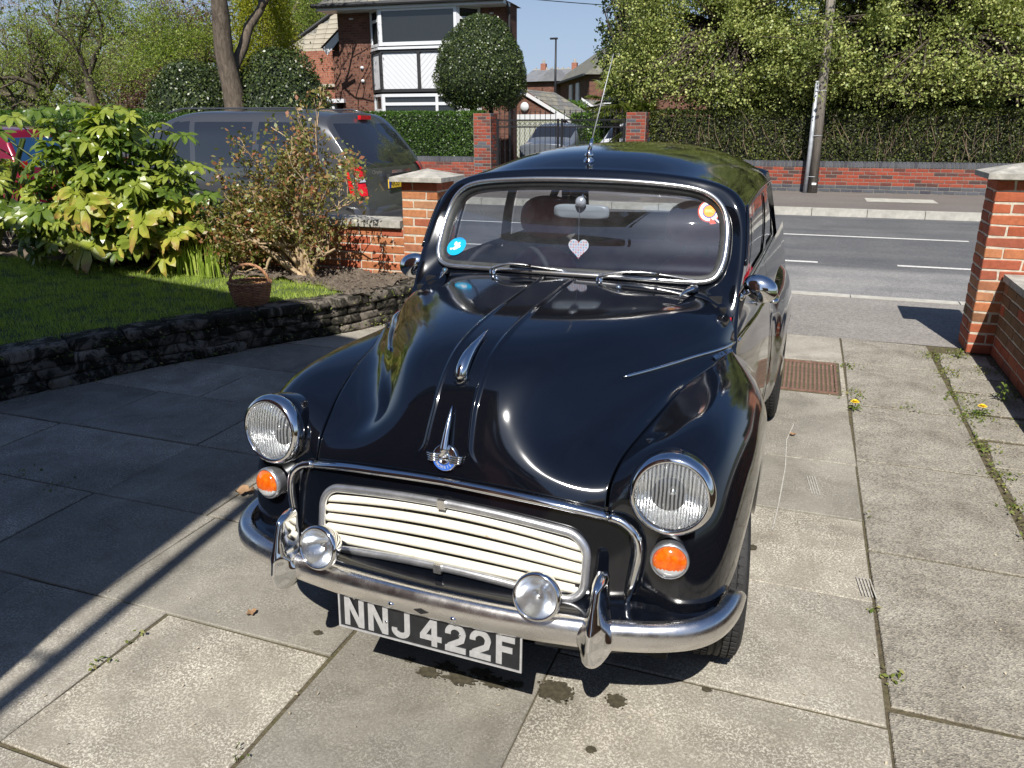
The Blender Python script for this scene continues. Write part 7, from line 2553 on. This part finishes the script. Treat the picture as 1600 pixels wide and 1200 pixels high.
# rosette sticker
sx, sz = .462, 1.268
teeth = [((.0395 if i % 2 else .0365) * math.cos(math.pi * i / 36), (.0395 if i % 2 else .0365) * math.sin(math.pi * i / 36)) for i in range(72)]
stick('rosette_rim', M['red_flat'], [teeth], sx, sz, .002)
stick('rosette_white', M['white_flat'], [disc(.0335)], sx, sz, .0026)
stick('rosette_blue', M['blue_flat'], [disc(.0235)], sx, sz, .0032)
stick('rosette_centre', M['orange_flat'], [disc(.0200)], sx, sz, .0038)
stick('rosette_ribbon', M['red_flat'], [[(.004, -.022), (.018, -.034), (.026, -.042), (.006, -.046), (.002, -.040)]], sx, sz, .0044)
stick('rosette_ribbon', M['white_flat'], [[(.013, -.018), (.022, -.023), (.040, -.037), (.034, -.041), (.024, -.033)]], sx, sz, .0046)
stick('rosette_ribbon', M['blue_flat'], [[(.019, -.021), (.022, -.023), (.039, -.036), (.037, -.038)]], sx, sz, .0050)
tm = text_mesh('BMC', .0135, 0, .0004); tm.materials.append(simple('gold_print', (.9, .75, .25), .4))
p, nn = on_glass(sx, sz)
zax = (Vector((0, 0, 1)) - nn * nn.z).normalized(); yax = -nn; xax = yax.cross(zax)
o = link('lettering', tm, glass); o.matrix_local = Matrix.Translation(p + nn * .0048) @ Matrix((xax, zax, nn)).transposed().to_4x4()

# wipers
for pv, mid, tip, tail in (((-.262, .408, 1.052), (-.115, .40, 1.078), (.018, .413, 1.066), (-.20, .402, 1.084)), ((.140, .398, 1.052), (.335, .424, 1.074), (.470, .462, 1.052), (.215, .404, 1.076))):
    w = MB().lathe([(.013, 0), (.012, .012), (.007, .018), (.0001, .020)], 14, Matrix.Translation((pv[0], pv[1] - .012, pv[2] - .010))).build('wiper', M['chrome'], car, smooth=True)
    pv2 = Vector(pv) + Vector((0, -.020, .010))
    a = spline(np.array([tuple(pv2), tuple(Vector(pv2) * .55 + Vector(mid) * .45 + Vector((0, -.016, .014))), tuple(Vector(mid) + Vector((0, -.014, .004)))]), 10)
    MB().tube([tuple(q) for q in a], [.0095, .0092, .0088, .0082, .0076, .0070, .0064, .0058, .0052, .005], 8, flat=.6).build('wiper_arm', M['satin'], w, smooth=True)
    MB().box(Vector(mid) + Vector((0, -.014, .003)), (.012, .010, .012)).build('wiper_clip', M['chrome'], w)
    b = spline(np.array([tail, tuple(Vector(mid) + Vector((0, -.006, .001))), tip]), 12)
    MB().tube([tuple(q + np.array([0, -.004, 0])) for q in b], .0050, 6, flat=.6).build('blade_spine', M['satin'], w, smooth=True)
    MB().tube([tuple(q + np.array([0, .002, -.003])) for q in b], .0046, 6).build('wiper_blade', M['rubber'], w, smooth=True)
for x in (-.207, .229):
    MB().lathe([(.008, 0), (.007, .006), (.0001, .010)], 12, Matrix.Translation((x, .300, 1.043))).build('washer_jet', M['chrome'], car, smooth=True)
# chrome teardrop bonnet hinges
for s in (1, -1):
    q = spline(np.array([(.466, .440, 1.030), (.460, .405, 1.036), (.446, .360, 1.038), (.430, .300, 1.030)]), 12)
    MB().tube([(s * p[0], p[1], p[2]) for p in q], [.006, .010, .0125, .0135, .0135, .0125, .011, .009, .007, .005, .003, .001], 10).build('bonnet_hinge', M['chrome'], car, smooth=True)
    # door mirrors: convex chrome backs on stems
    mx_ = 0.0 if s > 0 else -.022
    q = spline(np.array([(.612, .470, 1.010), (.630 + mx_ / 2, .468, 1.022), (.650 + mx_, .470, 1.030)]), 8)
    mb = MB().tube([(s * p[0], p[1], p[2]) for p in q], [.009, .005, .0045, .0045, .0045, .0045, .0045, .005], 8).build('door_mirror', M['chrome'], car, smooth=True)
    MB().lathe([(.016, 0), (.013, .006), (.005, .009)], 14, Matrix.Translation((s * .606, .468, 1.008)) @ Matrix.Rotation(R(90) * s, 4, 'Y')).build('mirror_foot', M['chrome'], mb, smooth=True)
    sh_ = []
    for a in np.linspace(0.0, 1.0, 10):
        r_ = math.sin(a * math.pi / 2); h_ = math.cos(a * math.pi / 2)
        sh_.append([(s * (.664 + mx_ + .056 * r_ * math.cos(b) * (1 + .10 * math.sin(b))), .492 - .036 * h_ , 1.034 + .046 * r_ * math.sin(b) - .010 * r_ * math.cos(b)) for b in np.linspace(0, 2 * math.pi, 37)])
    MB().grid(sh_).build('mirror_shell', M['chrome'], mb, smooth=True)
    c_ = sh_[-1]
    MB().poly([(p[0], p[1] + .002, p[2]) for p in c_[:-1]]).build('mirror_glass', M['dark_glass'], mb)

# chrome strip along the swage, laid on the painted skin
bon = bvh.BVHTree.FromPolygons([tuple(v) for v in fullb.reshape(-1, 3)], [(i * fullb.shape[1] + j, i * fullb.shape[1] + j + 1, (i + 1) * fullb.shape[1] + j + 1, (i + 1) * fullb.shape[1] + j) for i in range(fullb.shape[0] - 1) for j in range(fullb.shape[1] - 1)])
def on_bonnet(x, y, s=1):
    h = bon.ray_cast(Vector((x, y, 1.5)), Vector((0, 0, -1)))
    return h[0], h[1]
def side_hit(y, z, s):
    h = bon.ray_cast(Vector((s * 1.0, y, z)), Vector((-s, 0, 0)))
    return h[0], h[1]
for s in (1, -1):
    pts = []
    for y in np.linspace(-.175, .335, 26):
        z = float(np.interp(y, [-.18, -.1, .1, .34], [.893, .893, .892, .886]))
        h = side_hit(y, z, s)
        if h[0] is not None:
            pts.append(tuple(h[0] + Vector((s * .004, -.001, .002))))
    MB().tube(pts, [.002] + [.0055] * (len(pts) - 2) + [.005], 6).build('side_strip', M['chrome'], car, smooth=True)
    MB().tube([(s * (np.interp(z, body_prof(y)[:, 2], body_prof(y)[:, 0]) + .008), y, z) for y, z in [(v, float(np.interp(v, [.35, .8, 1.3], [.885, .868, .85]))) for v in np.linspace(.365, 1.32, 24)]], .004, 6).build('side_strip', M['chrome'], car, smooth=True)
    # chrome lettering on the bonnet side
    for txt, y, z, sz_ in (('MINOR 1000', .205, .878, .022),):
        tm = text_mesh(txt, sz_, .001, .0006); tm.materials.append(M['chrome'])
        h = side_hit(y, z, s); n_ = Vector(h[1]); 
        if n_.x * s < 0: n_ = -n_
        ya = Vector((0, 0, 1)); ya = (ya - n_ * n_.z).normalized(); xa = ya.cross(n_)
        o = link('side_script', tm, car); o.matrix_local = Matrix.Translation(Vector(h[0]) + n_ * .003) @ Matrix((xa, ya, n_)).transposed().to_4x4()

# bonnet ornament and badge
q = spline(np.array([(0, -.446, .925), (0, -.436, .945), (0, -.405, .972), (0, -.345, .994), (0, -.262, 1.016)]), 16)
base_ = MB().tube([tuple(p) for p in q], [.010, .014, .0165, .0175, .0172, .0165, .0155, .0143, .0130, .0115, .010, .0084, .0067, .005, .0033, .0012], 12, flat=1.1).build('bonnet_ornament', M['chrome'], car, smooth=True)
rg = MB()
for a in (0, 1):
    rg.lathe([(.0165 + .002 * a, -.003), (.0185 + .002 * a, 0), (.0165 + .002 * a, .003)], 18, Matrix.Translation((0, -.440 - .006 * a, .944 - .010 * a)) @ Matrix.Rotation(R(50), 4, 'X'))
rg.build('ornament_rings', M['chrome'], base_, smooth=True)
# winged badge
bm_ = Matrix.Translation((0, -.549, .748)) @ Matrix.Rotation(R(90 - 14), 4, 'X')     # local xy = badge face, z outwards
bd_ = bpy.data.objects.new('badge', None); COL.objects.link(bd_); bd_.parent = car; bd_.matrix_local = bm_
MB().lathe([(.0001, .002), (.0325, .002), (.035, .001), (.035, -.008)], 40).build('badge_disc', M['chrome'], bd_, smooth=True)
bl2 = MB(); pts = [(.0325 * math.cos(a), .0325 * math.sin(a), .0035) for a in np.linspace(math.pi * 1.05, math.pi * 1.95, 20)]
bl2.poly(pts + [(.012, -.004, .0035), (-.012, -.004, .0035)]); bl2.build('blue_enamel', simple('blue_enamel', (.03, .12, .48), .2, spec=.8), bd_)
MB().lathe([(.0001, .006), (.0125, .006), (.0145, .009), (.0165, .007), (.017, .002)], 32).build('centre_boss', M['chrome'], bd_, smooth=True)
cf = MB()   # small raised bull on waves
cf.tube([(-.006, .001, .0065), (-.002, .003, .008), (.004, .002, .0075)], [.002, .0028, .0018], 6); cf.tube([(-.008, -.005, .0065), (-.004, -.0035, .007), (0, -.005, .0065), (.004, -.0035, .007), (.008, -.005, .0065)], .0009, 5)
cf.tube([(.004, .002, .0075), (.0065, .005, .0075)], [.0018, .0010], 5)
cf.build('raised_emblem', M['dull_alloy'], bd_, smooth=True)
for s in (1, -1):
    wg = MB()
    for k in range(4):
        yy = .0065 - k * .0056
        wg.tube([(s * .016, yy, .004), (s * .038, yy + .0005, .004), (s * (.050 - .0014 * k), yy + .001, .003)], [.0028, .0028, .0024], 6)
    wg.build('badge_wing', M['chrome'], bd_, smooth=True)
for i, ch in enumerate('MORRIS'):
    a = R(-90 + (i - 2.5) * 19); tm = text_mesh(ch, .0110, 0, .0002); tm.materials.append(M['plate_silver'])
    o = link('badge_letter', tm, bd_); o.location = (.0250 * math.cos(a), .0250 * math.sin(a), .0042); o.rotation_euler = (0, 0, a + math.pi / 2)
sp = MB()
pth = spline(np.array([(0, -.555, .765), (0, -.540, .800), (0, -.520, .835), (0, -.497, .872)]), 12)
sp.tube([tuple(p) for p in pth], [.0115, .0108, .010, .0092, .0084, .0076, .0068, .006, .0052, .0042, .003, .001], 8).build('badge_spire', M['chrome'], car, smooth=True)

# aerial on the roof
ar = MB().lathe([(.020, -.006), (.018, .004), (.012, .009), (.016, .014), (.017, .020), (.011, .030), (.008, .036)], 24, Matrix.Translation((0, .70, 1.428))).build('aerial', M['chrome'], car, smooth=True)
MB().tube([(0, .70, 1.46), (.006, .718, 1.505)], [.0085, .0055], 10).build('aerial_joint', M['chrome'], ar, smooth=True)
MB().tube([(.006, .718, 1.505), (.045, .83, 1.80)], [.0028, .0012], 6).build('aerial_rod', M['galv'], ar, smooth=True)

# ---- wheels
for x, y in ((.645, 0), (-.645, 0), (.640, 2.16), (-.640, 2.16)):
    s = 1 if x > 0 else -1
    wob = MB()
    rt = Matrix.Translation((x, y, .29)) @ Matrix.Rotation(R(9) if y < 1 else 0, 4, 'Z') @ Matrix.Rotation(R(90) * s, 4, 'Y')
    pr = [(.185, -.062), (.225, -.076), (.262, -.073), (.281, -.062)]
    for g_ in np.linspace(-.050, .050, 6):
        pr += [(.2885, g_ - .006), (.2885, g_ + .005), (.283, g_ + .006), (.283, g_ + .009)]
    pr += [(.281, .064), (.262, .073), (.225, .076), (.185, .062)]
    o = MB().lathe(pr, 96, rt, close=True).build('wheel', M['rubber'], car, auto=.5)
    tr_ = MB()
    for i in range(76):
        a = 2 * math.pi * i / 76
        for g_ in (-.048, -.028, .028, .048):
            c = rt @ Vector((math.cos(a) * .287, math.sin(a) * .287, g_)); rad_ = rt.to_3x3() @ Vector((math.cos(a), math.sin(a), 0)); ta = rt.to_3x3() @ Vector((-math.sin(a), math.cos(a), 0)); ax_ = rt.to_3x3() @ Vector((0, 0, 1))
            Q = [c + ax_ * u * .008 + ta * v * .008 + rad_ * w_ * .0042 for u, v, w_ in ((-1, -1, -1), (1, -.6, -1), (1, 1.2, -1), (-1, .8, -1), (-1, -1, 1), (1, -.6, 1), (1, 1.2, 1), (-1, .8, 1))]
            tr_.add(Q, [(4, 5, 6, 7), (0, 1, 5, 4), (1, 2, 6, 5), (2, 3, 7, 6), (3, 0, 4, 7)])
    kind(tr_.build('tread_blocks', M['rubber'], o), 'stuff')
    MB().lathe([(.0001, .055), (.06, .052), (.10, .035), (.15, .040), (.178, .058), (.186, .062)], 40, rt).build('rim', P_, o, smooth=True)
    MB().lathe([(.0001, .082), (.04, .078), (.085, .062), (.095, .050)], 32, rt).build('hub_cap', M['chrome'], o, smooth=True)
# wheel-house, floor and bulkhead darkness
ub = MB(); ub.box((0, 1.25, .24), (1.16, 3.4, .04)); ub.box((0, .40, .62), (1.14, .03, .72)); ub.box((.47, 0, .52), (.02, .8, .5)); ub.box((-.47, 0, .52), (.02, .8, .5)); ub.box((0, -.42, .40), (.9, .16, .10))
ub.build('underbody', M['black'], car)

# ---- interior
dash = MB(); dash.box((0, .50, .985), (1.10, .16, .05)); dash.box((0, .585, .92), (1.10, .03, .14)); dash.build('dashboard', M['dark_trim'], car)
MB().box((0, 1.4, .42), (1.22, 2.0, .03)).build('cabin_floor', M['dark_trim'], car)
for s in (1, -1):
    MB().box((s * .60, 1.3, .75), (.02, 1.7, .48)).build('door_trim_panel', M['dark_trim'], car)
hl = Rf.copy(); hl[..., 2] -= .022; hl[..., 0] *= .975
MB().grid(full(hl)[6:]).build('headlining', M['headlining'], car, smooth=True)


def seat(x, y, lab=None):
    def pad(name, w, d, h, c, rx_=0.0, par=car, e=2.6, taper=0.0):
        rows = []
        for a in np.linspace(-math.pi / 2, math.pi / 2, 15):
            row = []
            for b in np.linspace(-math.pi, math.pi, 29):
                f = lambda v: math.copysign(abs(v) ** (2 / e), v)
                X_ = w / 2 * f(math.cos(a)) * f(math.cos(b)); Y_ = d / 2 * f(math.cos(a)) * f(math.sin(b)); Z_ = h / 2 * f(math.sin(a))
                X_ *= 1 - taper * (Z_ / h + .5)
                row.append(Vector((X_, Y_, Z_)))
            rows.append(row)
        Mx = Matrix.Translation(c) @ Matrix.Rotation(rx_, 4, 'X')
        return MB().grid([[tuple(Mx @ q) for q in r_] for r_ in rows]).build(name, M['red_vinyl'], par, smooth=True)
    o = pad('front_seat', .48, .12, .56, (x, y + .06, .745), R(-12), taper=.22)
    pad('seat_cushion', .48, .48, .14, (x, y - .20, .50), 0, o)
    pad('head_restraint', .27, .09, .20, (x, y + .145, 1.145), R(-8), o, 2.4)
    for dx in (-.05, .05):
        MB().tube([(x + dx, y + .12, .98), (x + dx, y + .14, 1.08)], .008, 8).build('restraint_rod', M['dark_trim'], o, smooth=True)
    return o


seat(-.35, 1.12); seat(.33, 1.12)
def pad2(name, w, d, h, c, mat):
    m = MB(); rows = []
    for a in np.linspace(-math.pi / 2, math.pi / 2, 11):
        rows.append([(c[0] + w / 2 * math.copysign(abs(math.cos(a) * math.cos(b)) ** .7, math.cos(b)), c[1] + d / 2 * math.copysign(abs(math.cos(a) * math.sin(b)) ** .7, math.sin(b)), c[2] + h / 2 * math.copysign(abs(math.sin(a)) ** .7, a)) for b in np.linspace(-math.pi, math.pi, 25)])
    return m.grid(rows).build(name, mat, car, smooth=True)
pad2('rear_seat', 1.08, .16, .46, (0, 2.10, .72), M['red_vinyl'])
# steering wheel, right-hand drive (picture left)
mt = Matrix.Translation((-.36, .74, .925)) @ Matrix.Rotation(R(62), 4, 'X')
sw_ = MB().tube([tuple(mt @ Vector((.195 * math.cos(a), .195 * math.sin(a), 0))) for a in np.linspace(0, 2 * math.pi, 49)], .0115, 8, cap=False).build('steering_wheel', M['rubber'], car, smooth=True)
MB().lathe([(.0001, .02), (.035, .015), (.04, 0)], 20, mt).build('horn_push', M['dark_trim'], sw_, smooth=True)
for a in (R(-10), R(190), R(270)):
    MB().tube([tuple(mt @ Vector((0, 0, .004))), tuple(mt @ Vector((.19 * math.cos(a), .19 * math.sin(a), 0)))], .007, 6).build('spoke', M['dull_alloy'], sw_, smooth=True)
# rear-view mirror
rv = MB()
rows = [[(.002 + .105 * math.copysign(abs(math.cos(b)) ** .35, math.cos(b)) * k, .615 + dy, 1.250 + .026 * math.copysign(abs(math.sin(b)) ** .5, math.sin(b)) * k) for b in np.linspace(0, 2 * math.pi, 41)] for k, dy in ((.001, -.010), (.8, -.010), (1, -.006), (1, .004), (.95, .008), (.001, .008))]
rv.grid(rows); rv_ = rv.build('interior_mirror', simple('grey_mirror_back', (.30, .33, .34), .35), car, smooth=True)
MB().tube([(0, .62, 1.27), (0, .64, 1.345)], .006, 8).build('mirror_stem', M['chrome'], rv_, smooth=True)
MB().lathe([(.0001, .012), (.014, .010), (.021, 0), (.014, -.010), (.0001, -.012)], 24, Matrix.Translation((.004, .592, 1.286)) @ Matrix.Rotation(R(90), 4, 'X')).build('suction_boss', M['clear_lens'], rv_, smooth=True)
# white spotted heart hanging on a thread: a thing of its own
t = thing('hanging_heart', 'white heart-shaped ornament with small coloured dots hanging behind the windscreen', 'ornament', tuple(car.matrix_basis @ Vector((.012, .565, 1.128))) if False else (0, 0, 0))
Mc = Matrix.Translation((-0.780, 2.1935, 0.0)) @ Matrix.Rotation(R(-1.31), 4, 'Z')
t.matrix_world = Mc @ Matrix.Translation((.010, .560, 1.126)) @ Matrix.Rotation(R(3), 4, 'Z')
hp = [(.040 * (16 * math.sin(a) ** 3) / 17, .040 * (13 * math.cos(a) - 5 * math.cos(2 * a) - 2 * math.cos(3 * a) - math.cos(4 * a)) / 16) for a in np.linspace(0, 2 * math.pi, 49)[:-1]]
hm = MB(); hm.poly([(p[0], 0, p[1]) for p in hp], .003, Vector((0, -1, 0))); hm.build('heart_body', M['white_flat'], t)
for mat_, off_ in ((M['pink_flat'], 0), (M['cyan_flat'], 1), (M['red_flat'], 2)):
    d = MB()
    for i in range(-3, 4):
        for j in range(-4, 4):
            if (i * 2 + j) % 3 != off_: continue
            x_, z_ = i * .0095, j * .0095 + .002
            if (abs(x_) / .034) ** 1.3 + max(0, -z_) / .042 < .9 and z_ < .024:
                d.poly([(x_ + .0026 * math.cos(b), -.0012, z_ + .0026 * math.sin(b)) for b in np.linspace(0, 2 * math.pi, 7)[:-1]])
    d.build('dots', mat_, t)
MB().tube([(0, 0, .026), (-.008, .03, .15)], .0008, 4).build('thread', M['dull_alloy'], t)

# ================================================================== SMALL THINGS
# wicker basket on the lawn
t = thing('wicker_basket', 'round brown wicker basket with hooped handle standing on the lawn near the stone edge', 'basket', (-3.80, 4.66, GZ - 0.005), R(18))
t.scale = (.84, .84, .84)
for k, (r0, r1) in enumerate([(0, 0)]):
    pass
def brad(h):
    return 0.128 + 0.052 * math.sin(min(h / 0.20, 1) * 1.45)
NS = 22
st = MB()
for i in range(NS):
    a = 2 * math.pi * i / NS
    st.tube([(brad(h) * math.cos(a) * 1.0, brad(h) * math.sin(a) * .86, h) for h in np.linspace(0.0, .205, 8)], .006, 6)
st.build('stakes', M['wicker'], t, smooth=True)
wv = MB()
rows_n = 17
for j in range(rows_n):
    h = .006 + j * .0118
    pts = []
    for i in range(NS * 4 + 1):
        a = 2 * math.pi * i / (NS * 4)
        r_ = brad(h) + .0062 * math.cos(a * NS / 2 * 1.0 * 2 / 2 + math.pi * (j % 2)) * 1.0
        pts.append((r_ * math.cos(a), r_ * .86 * math.sin(a), h))
    wv.tube(pts, .0062, 5, cap=False)
wv.build('weave', M['wicker'], t, smooth=True)
MB().lathe([(.0001, .004), (.125, .004)], 24, Matrix.Diagonal((1, .86, 1, 1))).build('base', M['wicker'], t)
rim = MB()
for ph in (0, math.pi):
    rim.tube([((.182 + .007 * math.cos(a * 14 + ph)) * math.cos(a), (.182 + .007 * math.cos(a * 14 + ph)) * .86 * math.sin(a), .210 + .007 * math.sin(a * 14 + ph)) for a in np.linspace(0, 2 * math.pi, 130)], .0085, 5, cap=False)
rim.build('rim', M['wicker'], t, smooth=True)
hd = MB()
for ph in (0, 2.1, 4.2):
    hd.tube([((.176 + .006 * math.cos(b * 9 + ph)) * math.cos(b), .006 * math.sin(b * 9 + ph), .19 + (.178 + .006 * math.cos(b * 9 + ph)) * math.sin(b)) for b in np.linspace(-.05, math.pi + .05, 60)], .0082, 6)
hd.build('handle', M['wicker'], t, smooth=True)
bg_ = thing('plastic_tub', 'pale tub lid lying inside the wicker basket', 'tub', (-3.79, 4.65, GZ + .10), R(18))
bg_.scale = (.84, .84, .84)
MB().lathe([(.0001, .052), (.06, .050), (.085, .040), (.09, .02), (.075, -.09), (.0001, -.09)], 28, Matrix.Translation((.03, -.01, 0)) @ Matrix.Diagonal((1, .8, 1, 1))).build('lid', M['bag'], bg_, smooth=True)
MB().lathe([(.0001, .03), (.04, .025), (.055, 0), (.04, -.07)], 20, Matrix.Translation((-.085, 0, 0))).build('small_pot', M['leaf_dark'], bg_, smooth=True)

# dry leaves lying on the paving
def dry_leaf(label, x, y, s, rz, seed, z=0.006):
    rs = np.random.RandomState(seed)
    m = MB(); P = []
    n = 9
    for i in range(n):
        t_ = i / (n - 1)
        w = s * .42 * math.sin(math.pi * (0.06 + t_ * .90)) * (1 + rs.normal(0, .12))
        P.append([((t_ - .5) * s, w, .012 * s / .05 * abs(math.sin(t_ * 5)) + .006), ((t_ - .5) * s, 0, .003), ((t_ - .5) * s, -w, .010 * s / .05 * abs(math.cos(t_ * 4)) + .005)])
    m.grid(P)
    o = m.build('dry_leaf', M['dead_leaf'], None, smooth=True, loc=(x, y, z), rot=(0, 0, rz))
    return tag(o, label, 'leaf')


dry_leaf('curled grey-brown dry leaf on the sunny strip beside the left end of the bumper', -2.19, 2.50, .085, .3, 1)
dry_leaf('small tan dry leaf on the paving in front of the left overrider', -1.584, 1.768, .034, 1.1, 2)
dry_leaf('tiny brown leaf on the paving right of the car, level with its door', .075, 4.03, .032, .4, 3)
dry_leaf('yellow fallen leaf on the shaded lawn, left of the basket', -5.35, 5.05, .05, .7, 4, GZ + .03)

# oil and water stains: thin irregular films
def stain(label, x, y, rx, ry, seed, k=1, rough=.35, mat=None):
    rs = np.random.RandomState(seed)
    m = MB()
    n = 64
    pts = []
    for i in range(n):
        a = 2 * math.pi * i / n
        q = 1 + rough * mnoise.fractal(Vector((math.cos(a) * 2.2 + seed, math.sin(a) * 2.2, 0)), .6, 2.2, 5)
        pts.append((rx * q * math.cos(a), ry * q * math.sin(a), 0))
    m.poly(pts)
    for _ in range(int(14 * k)):
        a = rs.uniform(0, 6.28); d = rs.uniform(.95, 1.35); r_ = rs.uniform(.04, .12) * min(rx, ry)
        c = (rx * d * math.cos(a), ry * d * math.sin(a))
        m.poly([(c[0] + r_ * math.cos(b) * rs.uniform(.7, 1.2), c[1] + r_ * math.sin(b) * rs.uniform(.7, 1.2), 0.0002) for b in np.linspace(0, 6.283, 8)[:-1]])
    o = m.build('oil_stain', mat or M['oil'], None, loc=(x, y, .0065))
    kind(o, 'stuff')
    return o


def stain_px(): pass


stain('a', -.521, 1.763, .048, .040, 1, 2); stain('b', -.347, 1.783, .028, .026, 2); stain('c', -.369, 1.583, .014, .013, 3, .5)
stain('d', -.112, 1.918, .014, .010, 4, .3); stain('e', -1.32, 1.758, .016, .012, 5, .3); stain('g', -.044, 2.786, .018, .022, 6, .5)
for i, (x, y, r_) in enumerate(((-.90, 1.71, .04), (-.80, 1.715, .05), (-.70, 1.735, .045), (-.86, 1.75, .04), (-.75, 1.76, .04), (-.98, 1.74, .022), (-.64, 1.75, .03))):
    stain('f', x, y, r_ * .9, r_ * .5, 10 + i, 1.6, .6)
# pale scratches left by dragged metal
sc_ = MB()
for (x, y, n_, L_, a) in ((.170, 3.44, 4, .19, 1.25), (.335, 2.64, 5, .12, 1.15)):
    for k in range(n_):
        ox = k * .011; 
        sc_.poly([(x + ox, y - L_ / 2, .0068), (x + ox + .004, y - L_ / 2, .0068), (x + ox + .004 - L_ * .12, y + L_ / 2, .0068), (x + ox - L_ * .12, y + L_ / 2, .0068)])
pth = [(.05, 4.22), (.075, 4.20), (.045, 3.95), (.05, 3.6), (.035, 3.2), (.02, 2.95)]
for p, q in zip(pth[:-1], pth[1:]):
    sc_.poly([(p[0], p[1], .0068), (p[0] + .005, p[1], .0068), (q[0] + .005, q[1], .0068), (q[0], q[1], .0068)])
m = NT('scratch_mark'); f = m.noise(60, 4, .8, m.coord()); m.set(color=m.ramp(f, [(.40, (.30, .285, .25)), (.60, (.50, .48, .43))]), rough=.9)
kind(sc_.build('scratch_marks', m.m), 'stuff')

# grit, petals and seed husks scattered along joints and walls
rs = np.random.RandomState(151)
Pn = []
for _ in range(2600):
    k = rs.rand()
    if k < .45:
        q = along(rs.uniform(0, TOT)); Pn.append((q[0] + abs(rs.normal(0, .10)) + .01, q[1] + rs.normal(0, .05), .006))
    elif k < .70:
        Pn.append((rs.uniform(.97, 1.34), rs.uniform(3, 6.1), .004))
    else:
        Pn.append((rs.uniform(-3.6, 1.3), rs.uniform(1.1, 6.1), .006))
Pn = np.array(Pn)
leaf_obj('husks', Pn, .010, simple('seed_husk', (.42, .36, .26), .9), stuff=True, nrm=np.tile([0., 0., 1.], (len(Pn), 1)), spread=.35)
# ivy and moss tufts along the foot of the retaining wall
rs = np.random.RandomState(152)
Q = []
for _ in range(900):
    s_ = rs.uniform(0, TOT); q = along(s_)
    Q.append((q[0] + .02 + rs.normal(0, .015), q[1] + rs.normal(0, .02), abs(rs.normal(0, .05)) if rs.rand() < .5 else rs.uniform(.2, .28)))
leaf_obj('wall_moss', np.array(Q), .022, M['weed'], stuff=True, aspect=.6)
